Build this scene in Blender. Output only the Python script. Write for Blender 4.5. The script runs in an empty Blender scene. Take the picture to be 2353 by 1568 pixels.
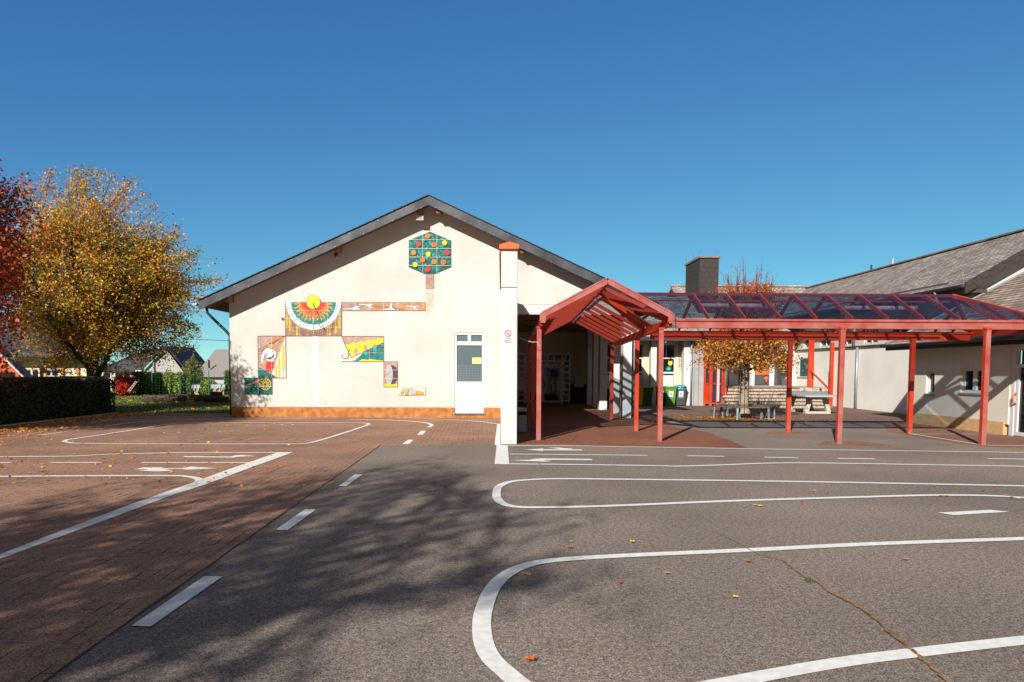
import bpy, bmesh, math, random
import numpy as np
from mathutils import Vector, Matrix
from mathutils.geometry import tessellate_polygon
S = bpy.context.scene
COL = S.collection
PI = math.pi
# ------------------------------------------------------------------ camera
F, PX, PY, HC = 1650.0, 1176.5, 959.0, 1.75          # focal length and principal point on a 2353 px wide picture
YAW, PITCH, ROLL = math.atan(26.5/F), math.atan(109/F), 0.004
RM = Matrix.Rotation(-YAW, 3, 'Z') @ Matrix.Rotation(PI/2-PITCH, 3, 'X') @ Matrix.Rotation(ROLL, 3, 'Z')
cd = bpy.data.cameras.new('camera'); cam = bpy.data.objects.new('camera', cd); COL.objects.link(cam)
cam.matrix_world = Matrix.Translation((0, 0, HC)) @ RM.to_4x4()
cd.sensor_width = 36; cd.lens = F/2353*36; cd.shift_y = (PY-784)/2353
cd.clip_start = .1; cd.clip_end = 3000
S.camera = cam
# ------------------------------------------------------------------ sky and sun
ELEV, AZ = math.radians(29.5), math.radians(23.9)
w = bpy.data.worlds.new('World'); S.world = w; w.use_nodes = True
nt = w.node_tree; nt.nodes.clear()
sky = nt.nodes.new('ShaderNodeTexSky'); sky.sky_type = 'NISHITA'; sky.sun_disc = False
sky.sun_elevation = ELEV; sky.sun_rotation = PI+AZ
sky.altitude = 4000; sky.air_density = 1.0; sky.dust_density = 0.0; sky.ozone_density = 8.0
bg = nt.nodes.new('ShaderNodeBackground'); bg.inputs[1].default_value = .072
wo = nt.nodes.new('ShaderNodeOutputWorld')
sp_ = nt.nodes.new('ShaderNodeSeparateColor'); cb_ = nt.nodes.new('ShaderNodeCombineColor'); nt.links.new(sky.outputs[0], sp_.inputs[0])
for ch, (ex, mu) in enumerate(((.98, 1.04), (.88, 1.59), (.51, 2.60))):      # the camera's colour response to the clear autumn sky
    pw = nt.nodes.new('ShaderNodeMath'); pw.operation = 'POWER'; pw.inputs[1].default_value = ex; nt.links.new(sp_.outputs[ch], pw.inputs[0])
    ml = nt.nodes.new('ShaderNodeMath'); ml.operation = 'MULTIPLY'; ml.inputs[1].default_value = mu; nt.links.new(pw.outputs[0], ml.inputs[0]); nt.links.new(ml.outputs[0], cb_.inputs[ch])
# neutral grey added to the unseen part of the sky, for less blue shadows
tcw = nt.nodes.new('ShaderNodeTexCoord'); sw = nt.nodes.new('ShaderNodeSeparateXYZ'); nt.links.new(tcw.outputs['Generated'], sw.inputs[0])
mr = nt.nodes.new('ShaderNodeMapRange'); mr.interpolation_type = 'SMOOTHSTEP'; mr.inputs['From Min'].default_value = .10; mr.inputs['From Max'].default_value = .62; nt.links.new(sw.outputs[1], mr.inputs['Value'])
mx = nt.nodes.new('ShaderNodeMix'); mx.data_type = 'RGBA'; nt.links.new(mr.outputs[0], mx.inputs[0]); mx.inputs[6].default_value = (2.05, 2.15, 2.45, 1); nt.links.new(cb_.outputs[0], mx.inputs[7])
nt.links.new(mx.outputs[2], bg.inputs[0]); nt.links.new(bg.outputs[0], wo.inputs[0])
sd = bpy.data.lights.new('sun', 'SUN'); sd.energy = 5.0; sd.angle = math.radians(.5); sd.color = (1, .955, .88)
sun = bpy.data.objects.new('sun', sd); COL.objects.link(sun)
tosun = Vector((-math.sin(AZ)*math.cos(ELEV), -math.cos(AZ)*math.cos(ELEV), math.sin(ELEV)))
sun.rotation_euler = tosun.to_track_quat('Z', 'Y').to_euler(); sun.location = (-20, -20, 30)
S.view_settings.view_transform = 'Standard'; S.view_settings.look = 'None'
S.view_settings.exposure = .5; S.view_settings.gamma = 1
S.render.engine = 'CYCLES'; S.cycles.max_bounces = 8; S.cycles.transparent_max_bounces = 24
S.render.resolution_x = 1024; S.render.resolution_y = 682

# ------------------------------------------------------------------ measuring from the survey picture
def ray(u, v): return RM @ Vector(((u-PX)/F, -(v-PY)/F, -1))
def G(u, v, z=0.0):
    d = ray(u, v); t = (z-HC)/d.z; return Vector((d.x*t, d.y*t))
def A(u, v, y):
    d = ray(u, v); t = y/d.y; return Vector((d.x*t, HC+d.z*t))     # x, z on the upright plane at depth y

# ------------------------------------------------------------------ materials
MATS = {}
def mat(name, col, rough=.8, var=.12, scale=6, bump=0.0, bscale=60, metal=0, col2=None, spec=.4, lo=.35, hi=.65, det=4):
    if name in MATS: return MATS[name]
    m = bpy.data.materials.new(name); m.use_nodes = True; n = m.node_tree.nodes; l = m.node_tree.links
    p = n['Principled BSDF']; p.inputs['Roughness'].default_value = rough; p.inputs['Metallic'].default_value = metal
    p.inputs['Specular IOR Level'].default_value = spec
    tc = n.new('ShaderNodeTexCoord')
    nz = n.new('ShaderNodeTexNoise'); nz.inputs['Scale'].default_value = scale; nz.inputs['Detail'].default_value = det
    l.new(tc.outputs['Object'], nz.inputs['Vector'])
    r = n.new('ShaderNodeValToRGB'); r.color_ramp.elements[0].position = lo; r.color_ramp.elements[1].position = hi
    c2 = col2 or tuple(min(1, c*(1+var)) for c in col)
    c1 = col if col2 else tuple(c*(1-var) for c in col)
    r.color_ramp.elements[0].color = (*c1, 1); r.color_ramp.elements[1].color = (*c2, 1)
    l.new(nz.outputs['Fac'], r.inputs[0]); l.new(r.outputs[0], p.inputs['Base Color'])
    if bump:
        b = n.new('ShaderNodeBump'); b.inputs['Strength'].default_value = bump; b.inputs['Distance'].default_value = .01
        n2 = n.new('ShaderNodeTexNoise'); n2.inputs['Scale'].default_value = bscale; n2.inputs['Detail'].default_value = 3
        l.new(tc.outputs['Object'], n2.inputs['Vector']); l.new(n2.outputs['Fac'], b.inputs['Height']); l.new(b.outputs[0], p.inputs['Normal'])
    MATS[name] = m; return m
def nodes(m): return m.node_tree.nodes, m.node_tree.links, m.node_tree.nodes['Principled BSDF']
def mixcol(n, l, fac, a, b, mode='MIX'):
    x = n.new('ShaderNodeMix'); x.data_type = 'RGBA'; x.blend_type = mode
    for sck, v in ((0, fac), (6, a), (7, b)):
        if hasattr(v, 'links') or hasattr(v, 'is_linked'): l.new(v, x.inputs[sck])
        else: x.inputs[sck].default_value = v
    return x.outputs[2]
def ramp(n, l, src, stops):
    r = n.new('ShaderNodeValToRGB'); e = r.color_ramp.elements
    while len(e) < len(stops): e.new(.5)
    for k, (p, c) in enumerate(stops): e[k].position = p; e[k].color = (*c, 1) if len(c) == 3 else c
    l.new(src, r.inputs[0]); return r.outputs[0]
def noise(n, l, vec, scale, det=4, rough=.55):
    z = n.new('ShaderNodeTexNoise'); z.inputs['Scale'].default_value = scale; z.inputs['Detail'].default_value = det; z.inputs['Roughness'].default_value = rough
    l.new(vec, z.inputs['Vector']); return z.outputs['Fac']
def mapping(n, l, vec, sc=(1, 1, 1), rot=(0, 0, 0)):
    x = n.new('ShaderNodeMapping'); x.inputs['Scale'].default_value = sc; x.inputs['Rotation'].default_value = rot
    l.new(vec, x.inputs[0]); return x.outputs[0]
def coord(n): return n.new('ShaderNodeTexCoord').outputs['Object']
def flat(name, col, rough=.6, **k): return mat(name, col, rough, var=.05, scale=14, **k)

def asphalt(name, dark, light, tint):
    m = mat(name, light, .95, spec=.12); n, l, p = nodes(m); c = coord(n)
    fine = ramp(n, l, noise(n, l, c, 75, 2, .8), [(.42, tuple(x*.68 for x in dark)), (.58, tuple(x*1.06 for x in light))])
    mid = ramp(n, l, noise(n, l, c, 24, 4, .7), [(.38, (.62, .62, .62)), (.62, (1.25, 1.25, 1.25))])
    big = ramp(n, l, noise(n, l, c, .35, 5), [(.35, (.82, .81, .80)), (.65, (1.12, 1.09, 1.06))])
    a = mixcol(n, l, 1.0, fine, mid, 'MULTIPLY'); a = mixcol(n, l, 1.0, a, big, 'MULTIPLY')
    st = ramp(n, l, noise(n, l, c, 1.3, 6, .7), [(.56, (0, 0, 0)), (.72, (1, 1, 1))])
    sp = ramp(n, l, noise(n, l, c, 210, 1), [(.66, (0, 0, 0)), (.72, (1, 1, 1))])
    a2 = mixcol(n, l, st, a, mixcol(n, l, 1.0, a, (*tint, 1), 'MULTIPLY'))
    a3 = mixcol(n, l, sp, a2, (*[min(1, x*2.1) for x in light], 1))
    l.new(a3, p.inputs['Base Color'])
    b = n.new('ShaderNodeBump'); b.inputs['Strength'].default_value = .5; b.inputs['Distance'].default_value = .006
    l.new(noise(n, l, c, 110, 3, .8), b.inputs['Height']); l.new(b.outputs[0], p.inputs['Normal'])
    return m
M_ASPH = asphalt('asphalt', (.148, .122, .105), (.315, .260, .224), (1.0, .86, .76))
M_YARD = asphalt('yard_asphalt', (.12, .082, .065), (.25, .175, .14), (1.0, .8, .66))
M_PATCH = asphalt('red_asphalt', (.17, .09, .065), (.34, .18, .13), (1.0, .85, .75))
def paver(name, rot, c1, c2, jo):
    m = mat(name, c1, .93, spec=.12); n, l, p = nodes(m); c = coord(n)
    v = mapping(n, l, c, rot=(0, 0, rot))
    wv = n.new('ShaderNodeTexNoise'); wv.inputs['Scale'].default_value = 9; l.new(v, wv.inputs['Vector'])
    av = mixcol(n, l, .035, v, wv.outputs['Color'])
    b = n.new('ShaderNodeTexBrick'); l.new(av, b.inputs['Vector'])
    b.inputs['Scale'].default_value = 1; b.inputs['Brick Width'].default_value = .24; b.inputs['Row Height'].default_value = .12
    b.inputs['Mortar Size'].default_value = .007; b.inputs['Mortar Smooth'].default_value = .3; b.inputs['Bias'].default_value = 0
    b.inputs['Color1'].default_value = (*c1, 1); b.inputs['Color2'].default_value = (*c2, 1); b.inputs['Mortar'].default_value = (*jo, 1)
    g = ramp(n, l, noise(n, l, c, 75, 2, .8), [(.40, (.5, .48, .48)), (.60, (1.4, 1.4, 1.4))])
    a = mixcol(n, l, 1.0, b.outputs['Color'], g, 'MULTIPLY')
    big = ramp(n, l, noise(n, l, c, .5, 5), [(.35, (.8, .8, .8)), (.68, (1.15, 1.1, 1.05))])
    a = mixcol(n, l, 1.0, a, big, 'MULTIPLY')
    # only some of the joints have washed out and read dark
    msk = ramp(n, l, noise(n, l, c, 2.4, 4), [(.50, (0, 0, 0)), (.60, (1, 1, 1))])
    plain = mixcol(n, l, 1.0, mixcol(n, l, 1.0, (*[(x+y)/2 for x, y in zip(c1, c2)], 1), g, 'MULTIPLY'), big, 'MULTIPLY')
    f2 = n.new('ShaderNodeMath'); f2.operation = 'MULTIPLY_ADD'; f2.inputs[1].default_value = .85; f2.inputs[2].default_value = .15
    l.new(msk, f2.inputs[0])
    l.new(mixcol(n, l, f2.outputs[0], plain, a), p.inputs['Base Color'])
    bp = n.new('ShaderNodeBump'); bp.inputs['Strength'].default_value = .6; bp.inputs['Distance'].default_value = .008; bp.invert = True
    l.new(b.outputs['Fac'], bp.inputs['Height']); l.new(bp.outputs[0], p.inputs['Normal'])
    return m
M_PAVE = paver('brick_pavers', PI/2-.03, (.345, .205, .148), (.295, .172, .124), (.08, .05, .037))
M_PAVE2 = paver('red_pavers', PI/2, (.28, .125, .082), (.22, .095, .062), (.06, .035, .025))

def plaster(name, col, dirt=.12, streak=True, splash=False):
    m = mat(name, col, .92); n, l, p = nodes(m); c = coord(n)
    a = ramp(n, l, noise(n, l, c, .55, 6, .6), [(.3, tuple(x*(1-dirt) for x in col)), (.62, col)])
    sp = ramp(n, l, noise(n, l, c, 7, 5, .7), [(.64, (0, 0, 0)), (.74, (1, 1, 1))])
    a = mixcol(n, l, sp, a, (*[x*y for x, y in zip(col, (.84, .79, .70))], 1))
    if streak:
        v = mapping(n, l, c, sc=(5, 5, .22))
        sk = ramp(n, l, noise(n, l, v, 1, 4, .6), [(.60, (0, 0, 0)), (.8, (.45, .45, .45))])
        a = mixcol(n, l, sk, a, (*[x*y for x, y in zip(col, (.72, .70, .66))], 1))
    if splash:   # rain-splashed dirt just above the plinth
        sz = n.new('ShaderNodeSeparateXYZ'); l.new(c, sz.inputs[0])
        hm = n.new('ShaderNodeMapRange'); hm.inputs['From Min'].default_value = 1.3; hm.inputs['From Max'].default_value = .38; l.new(sz.outputs[2], hm.inputs['Value'])
        sn = ramp(n, l, noise(n, l, c, 3.2, 6, .7), [(.40, (0, 0, 0)), (.75, (.75, .75, .75))])
        a = mixcol(n, l, mixcol(n, l, 1.0, sn, hm.outputs[0], 'MULTIPLY'), a, (*[x*y for x, y in zip(col, (.83, .78, .68))], 1))
    l.new(a, p.inputs['Base Color'])
    b = n.new('ShaderNodeBump'); b.inputs['Strength'].default_value = .55; b.inputs['Distance'].default_value = .008
    l.new(noise(n, l, c, 42, 4, .7), b.inputs['Height']); l.new(b.outputs[0], p.inputs['Normal'])
    return m
M_WALL = plaster('cream_render', (.55, .54, .50), .2, splash=True)
M_WALLS = plaster('cream_side_render', (.70, .65, .54))
M_WALLW = plaster('white_render', (.82, .79, .73))
M_WALLY = plaster('yellow_render', (.70, .60, .40))
M_WALLD = mat('dark_painted_plinth', (.05, .035, .03), .8)
M_PLINTH = mat('ochre_plinth', (.30, .105, .026), .9, col2=(.45, .19, .06), scale=5, bump=.6, bscale=50, det=7)
M_PLINTH2 = mat('sand_plinth', (.50, .31, .13), .9, col2=(.60, .40, .20), scale=6, bump=.5)
M_PATCHW = mat('painted_stripe', (.64, .625, .59), .9, var=.03, bump=.4)
def concrete(name, col):
    m = mat(name, col, .85); n, l, p = nodes(m); c = coord(n)
    a = ramp(n, l, noise(n, l, c, 2.5, 8, .65), [(.3, tuple(x*.78 for x in col)), (.65, col)])
    vo = n.new('ShaderNodeTexVoronoi'); vo.inputs['Scale'].default_value = 13; l.new(c, vo.inputs['Vector'])
    pit = ramp(n, l, vo.outputs['Distance'], [(.07, (1, 1, 1)), (.11, (0, 0, 0))])
    nz = ramp(n, l, noise(n, l, c, 3, 2), [(.48, (0, 0, 0)), (.54, (1, 1, 1))])
    pm = mixcol(n, l, 1.0, pit, nz, 'MULTIPLY')
    l.new(mixcol(n, l, pm, a, (.16, .11, .08, 1)), p.inputs['Base Color'])
    b = n.new('ShaderNodeBump'); b.inputs['Strength'].default_value = .4; b.inputs['Distance'].default_value = .006
    l.new(noise(n, l, c, 30, 5, .7), b.inputs['Height']); l.new(b.outputs[0], p.inputs['Normal'])
    return m
M_CONC = concrete('pale_concrete', (.59, .59, .575))
M_CONCW = concrete('whitewashed_concrete', (.62, .62, .60))
M_CONCG = concrete('grey_concrete', (.36, .34, .34))
def redpaint(nm, chalk):
    m = mat(nm, (.5, .06, .03), .42); n, l, p = nodes(m); c = coord(n)
    a = ramp(n, l, noise(n, l, c, 1.1, 6, .65), [(.35, (.43, .024, .007)), (.55, (.45, .042, .012)), (.75, (.44, .085, .045))])
    ch = ramp(n, l, noise(n, l, c, 26, 5, .7), [(.70, (0, 0, 0)), (.74, (1, 1, 1))])
    base = mixcol(n, l, ch, a, (.45, .28, .24, 1))
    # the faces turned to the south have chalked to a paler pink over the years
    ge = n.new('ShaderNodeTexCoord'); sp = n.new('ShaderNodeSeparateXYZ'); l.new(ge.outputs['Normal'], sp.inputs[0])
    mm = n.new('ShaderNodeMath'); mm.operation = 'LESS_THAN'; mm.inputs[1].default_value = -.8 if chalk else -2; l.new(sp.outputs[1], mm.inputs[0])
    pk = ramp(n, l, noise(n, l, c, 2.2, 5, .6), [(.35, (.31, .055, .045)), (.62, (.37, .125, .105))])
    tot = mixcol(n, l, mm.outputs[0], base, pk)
    so = n.new('ShaderNodeSeparateXYZ'); l.new(c, so.inputs[0])      # splashed, chipped feet of the posts
    hm = n.new('ShaderNodeMapRange'); hm.inputs['From Min'].default_value = .35; hm.inputs['From Max'].default_value = .0; l.new(so.outputs[2], hm.inputs['Value'])
    sn = ramp(n, l, noise(n, l, c, 14, 5, .75), [(.42, (0, 0, 0)), (.62, (1, 1, 1))])
    l.new(mixcol(n, l, mixcol(n, l, 1.0, sn, hm.outputs[0], 'MULTIPLY'), tot, (.26, .17, .13, 1)), p.inputs['Base Color'])
    p.inputs['Coat Weight'].default_value = .08; p.inputs['Coat Roughness'].default_value = .3
    return m
M_RED = redpaint('red_steel_paint', False)
M_REDF = redpaint('sun_chalked_red_paint', True)
M_ORC = mat('orange_metal_coping', (.72, .12, .025), .5, var=.1, scale=3)
M_WHITEP = mat('white_plastic', (.60, .60, .59), .4, var=.03, scale=3)
M_PAINT = mat('white_road_paint', (.62, .61, .58), .85, col2=(.74, .73, .69), scale=16, bump=.3, bscale=110)
def wornpaint():
    m = M_PAINT; n, l, p = nodes(m); c = coord(n)
    src = p.inputs['Base Color'].links[0].from_socket
    wv = ramp(n, l, noise(n, l, c, 60, 5, .8), [(.61, (0, 0, 0)), (.70, (1, 1, 1))])
    wm = ramp(n, l, noise(n, l, c, 1.7, 3), [(.45, (.1, .1, .1)), (.7, (1, 1, 1))])
    l.new(mixcol(n, l, mixcol(n, l, 1.0, wv, wm, 'MULTIPLY'), src, (.36, .32, .29, 1)), p.inputs['Base Color'])
wornpaint()
M_ZINC = mat('dark_zinc', (.028, .031, .038), .5, col2=(.075, .08, .09), scale=1.6, metal=.3, det=6)
M_GALV = mat('galvanised_steel', (.22, .25, .27), .5, col2=(.38, .42, .44), scale=22, metal=.4)
M_STEEL = mat('steel_fixings', (.35, .35, .36), .4, metal=.8)
M_BLACK = mat('black_rubber', (.02, .02, .022), .6)
M_WOODB = mat('brown_timber', (.20, .07, .025), .6, col2=(.32, .12, .045), scale=9)
M_WOODO = mat('orange_timber', (.50, .20, .05), .6, col2=(.62, .30, .09), scale=8)
M_WOODD = mat('weathered_bench_timber', (.07, .05, .042), .8, col2=(.15, .11, .09), scale=14)
M_CREAM = flat('cream_metal_fascia', (.62, .60, .55), .45)
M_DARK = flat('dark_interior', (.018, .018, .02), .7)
def soffit():
    m = mat('boarded_ceiling', (.30, .14, .05), .6); n, l, p = nodes(m); c = coord(n)
    wv = n.new('ShaderNodeTexWave'); wv.wave_type = 'BANDS'; wv.bands_direction = 'X'; wv.inputs['Scale'].default_value = 2.6
    l.new(c, wv.inputs['Vector'])
    a = ramp(n, l, wv.outputs['Fac'], [(.02, (.06, .025, .01)), (.1, (.34, .15, .055)), (1, (.40, .18, .07))])
    l.new(a, p.inputs['Base Color']); return m
M_SOFF = soffit()
def slates(name, ax, c1, c2, jo, w_=.3, h_=.17):
    # ax: which object axis runs up the slope ('x' or 'y')
    m = mat(name, c1, .75); n, l, p = nodes(m); c = coord(n)
    sp = n.new('ShaderNodeSeparateXYZ'); l.new(c, sp.inputs[0]); cb = n.new('ShaderNodeCombineXYZ')
    u, v = ('Y', 'Z') if ax == 'x' else ('X', 'Z')
    l.new(sp.outputs[u], cb.inputs[0]); l.new(sp.outputs[v], cb.inputs[1])
    nz = n.new('ShaderNodeTexNoise'); nz.inputs['Scale'].default_value = 5; l.new(cb.outputs[0], nz.inputs['Vector'])
    av = mixcol(n, l, .02, cb.outputs[0], nz.outputs['Color'])
    b = n.new('ShaderNodeTexBrick'); l.new(av, b.inputs['Vector']); b.inputs['Scale'].default_value = 1
    b.inputs['Brick Width'].default_value = w_; b.inputs['Row Height'].default_value = h_*.5
    b.inputs['Mortar Size'].default_value = .011; b.inputs['Mortar Smooth'].default_value = .2
    b.inputs['Color1'].default_value = (*c1, 1); b.inputs['Color2'].default_value = (*c2, 1); b.inputs['Mortar'].default_value = (*jo, 1)
    g = ramp(n, l, noise(n, l, c, 1.2, 7, .7), [(.3, (.6, .58, .56)), (.7, (1.35, 1.35, 1.35))])
    lic = ramp(n, l, noise(n, l, c, 16, 4, .8), [(.62, (0, 0, 0)), (.72, (.7, .7, .7))])
    a = mixcol(n, l, 1.0, b.outputs['Color'], g, 'MULTIPLY')
    a = mixcol(n, l, lic, a, (.52, .50, .46, 1))
    l.new(a, p.inputs['Base Color'])
    bp = n.new('ShaderNodeBump'); bp.inputs['Strength'].default_value = .9; bp.inputs['Distance'].default_value = .02; bp.invert = True
    l.new(b.outputs['Fac'], bp.inputs['Height']); l.new(bp.outputs[0], p.inputs['Normal'])
    return m
M_SLX = slates('weathered_slates', 'x', (.22, .175, .145), (.40, .335, .29), (.05, .04, .04))
M_SLY = slates('wing_slates', 'y', (.30, .25, .22), (.50, .44, .40), (.06, .05, .045))
M_SLR = slates('brown_slates', 'x', (.20, .14, .11), (.37, .29, .24), (.07, .045, .04), .34, .2)
M_SLD = slates('dark_shingles', 'y', (.055, .042, .04), (.075, .058, .055), (.02, .015, .015), .34, .4)
M_SLDX = slates('dark_shingle_cladding', 'x', (.055, .042, .04), (.075, .058, .055), (.02, .015, .015), .34, .4)
M_TILED = mat('dark_roof_tiles', (.03, .03, .035), .5, col2=(.07, .07, .08), scale=12, bump=.8, bscale=20)
def tiles(name, dark, light, freq):
    m = mat(name, light, .6); n, l, p = nodes(m); c = coord(n)
    wv = n.new('ShaderNodeTexWave'); wv.bands_direction = 'X'; wv.inputs['Scale'].default_value = freq; wv.inputs['Distortion'].default_value = .4
    l.new(c, wv.inputs['Vector'])
    w2 = n.new('ShaderNodeTexWave'); w2.bands_direction = 'Z'; w2.inputs['Scale'].default_value = freq; l.new(c, w2.inputs['Vector'])
    a = ramp(n, l, wv.outputs['Fac'], [(.1, dark), (.5, light)])
    b2 = ramp(n, l, w2.outputs['Fac'], [(.0, (.5, .5, .5)), (.3, (1, 1, 1))])
    l.new(mixcol(n, l, 1.0, a, b2, 'MULTIPLY'), p.inputs['Base Color']); return m
def glassmat(name, base, rough=.04, metal=.0, ior=1.7):
    m = mat(name, base, rough, var=.1, scale=.8, metal=metal); p = m.node_tree.nodes['Principled BSDF']
    p.inputs['IOR'].default_value = ior; p.inputs['Specular IOR Level'].default_value = .9; return m
M_GLASS = glassmat('window_glass', (.035, .04, .045))
M_GLASSB = glassmat('pale_blue_glass', (.10, .135, .15), .06)
M_GLASSD = glassmat('dark_window_glass', (.008, .009, .01), .05, ior=1.4)
M_GLASSG = glassmat('green_window_glass', (.03, .12, .10))
def tint_glass():
    m = bpy.data.materials.new('tinted_canopy_glass'); m.use_nodes = True; n = m.node_tree.nodes; l = m.node_tree.links; n.clear()
    o = n.new('ShaderNodeOutputMaterial'); t = n.new('ShaderNodeBsdfTransparent'); g = n.new('ShaderNodeBsdfGlossy'); g.inputs['Roughness'].default_value = .03
    c = coord(n)
    l.new(ramp(n, l, noise(n, l, c, 1.6, 6, .7), [(.3, (.64, .70, .765)), (.7, (.73, .79, .84))]), t.inputs[0])
    g.inputs[0].default_value = (.7, .7, .8, 1)
    d = n.new('ShaderNodeBsdfDiffuse'); d.inputs[0].default_value = (.14, .15, .18, 1)
    lw = n.new('ShaderNodeLayerWeight'); lw.inputs[0].default_value = .5
    pw = n.new('ShaderNodeMath'); pw.operation = 'POWER'; pw.inputs[1].default_value = 6; l.new(lw.outputs['Facing'], pw.inputs[0])
    f = n.new('ShaderNodeMath'); f.operation = 'MULTIPLY_ADD'; f.inputs[1].default_value = .45; f.inputs[2].default_value = .02; l.new(pw.outputs[0], f.inputs[0])
    m1 = n.new('ShaderNodeMixShader'); m1.inputs[0].default_value = .03; l.new(t.outputs[0], m1.inputs[1]); l.new(d.outputs[0], m1.inputs[2])
    m2 = n.new('ShaderNodeMixShader'); l.new(f.outputs[0], m2.inputs[0]); l.new(m1.outputs[0], m2.inputs[1]); l.new(g.outputs[0], m2.inputs[2])
    l.new(m2.outputs[0], o.inputs[0]); return m
M_TINT = tint_glass()
def leafmat(name, stops, trans=.35):
    m = bpy.data.materials.new(name); m.use_nodes = True; n = m.node_tree.nodes; l = m.node_tree.links; n.clear()
    o = n.new('ShaderNodeOutputMaterial'); g = n.new('ShaderNodeNewGeometry'); c = coord(n)
    ad = n.new('ShaderNodeMath'); ad.operation = 'MULTIPLY_ADD'; ad.inputs[1].default_value = .62
    nz = noise(n, l, c, .7, 3)
    mu = n.new('ShaderNodeMath'); mu.operation = 'MULTIPLY_ADD'; mu.inputs[1].default_value = 1.1; mu.inputs[2].default_value = -.36
    l.new(nz, mu.inputs[0]); l.new(g.outputs['Random Per Island'], ad.inputs[0]); l.new(mu.outputs[0], ad.inputs[2])
    col = ramp(n, l, ad.outputs[0], stops)
    d = n.new('ShaderNodeBsdfPrincipled'); d.inputs['Roughness'].default_value = .5; t = n.new('ShaderNodeBsdfTranslucent')
    l.new(col, d.inputs['Base Color']); l.new(col, t.inputs[0])
    x = n.new('ShaderNodeMixShader'); x.inputs[0].default_value = trans; l.new(d.outputs[0], x.inputs[1]); l.new(t.outputs[0], x.inputs[2])
    l.new(x.outputs[0], o.inputs[0]); MATS[name] = m; return m
L_GOLD = leafmat('golden_green_leaves', [(0, (.045, .065, .01)), (.26, (.20, .22, .03)), (.46, (.58, .40, .035)), (.6, (.80, .40, .03)), (.8, (.72, .24, .02)), (1, (.50, .10, .015))])
L_RED = leafmat('red_maple_leaves', [(0, (.12, .008, .005)), (.45, (.36, .042, .008)), (.8, (.55, .11, .012)), (1, (.6, .22, .02))])
L_ORANGE = leafmat('orange_leaves', [(0, (.20, .055, .012)), (.45, (.45, .17, .02)), (.8, (.72, .36, .03)), (1, (.55, .13, .02))])
L_TOP = leafmat('rusty_leaves', [(0, (.34, .05, .015)), (.6, (.60, .13, .02)), (1, (.7, .25, .03))])
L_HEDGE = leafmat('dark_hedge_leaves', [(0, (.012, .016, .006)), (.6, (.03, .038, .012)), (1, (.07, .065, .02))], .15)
L_LAUREL = leafmat('laurel_leaves', [(0, (.08, .13, .015)), (.5, (.20, .28, .04)), (1, (.42, .48, .10))], .25)
L_THUJA = leafmat('thuja_leaves', [(0, (.03, .07, .015)), (.5, (.09, .16, .03)), (1, (.20, .28, .05))], .2)
L_BUSHR = leafmat('scarlet_bush_leaves', [(0, (.30, .015, .01)), (.6, (.6, .04, .015)), (1, (.7, .12, .03))])
L_BUSHO = leafmat('amber_bush_leaves', [(0, (.30, .06, .015)), (.6, (.50, .16, .02)), (1, (.55, .28, .04))])
L_FAR = leafmat('far_olive_leaves', [(0, (.08, .10, .03)), (.6, (.20, .20, .06)), (1, (.34, .26, .07))])
L_FALL = leafmat('dry_fallen_leaves', [(0, (.22, .06, .015)), (.4, (.50, .17, .025)), (.75, (.68, .34, .04)), (1, (.72, .5, .08))], .1)
L_GRASS = leafmat('grass_blades', [(0, (.05, .08, .012)), (.5, (.12, .17, .025)), (1, (.25, .26, .05))], .3)
M_BARK = mat('bark', (.06, .045, .035), .9, col2=(.13, .10, .08), scale=18, bump=.8, bscale=30)
M_BARKP = mat('pale_ridged_bark', (.20, .155, .115), .9, col2=(.36, .30, .23), scale=20, bump=.9, bscale=26)
M_TWIG = mat('purple_twigs', (.16, .075, .07), .8, var=.2)
M_GRASS = mat('lawn_soil', (.045, .06, .012), .95, col2=(.13, .14, .03), scale=3, bump=.8, bscale=40, det=8)

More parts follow.
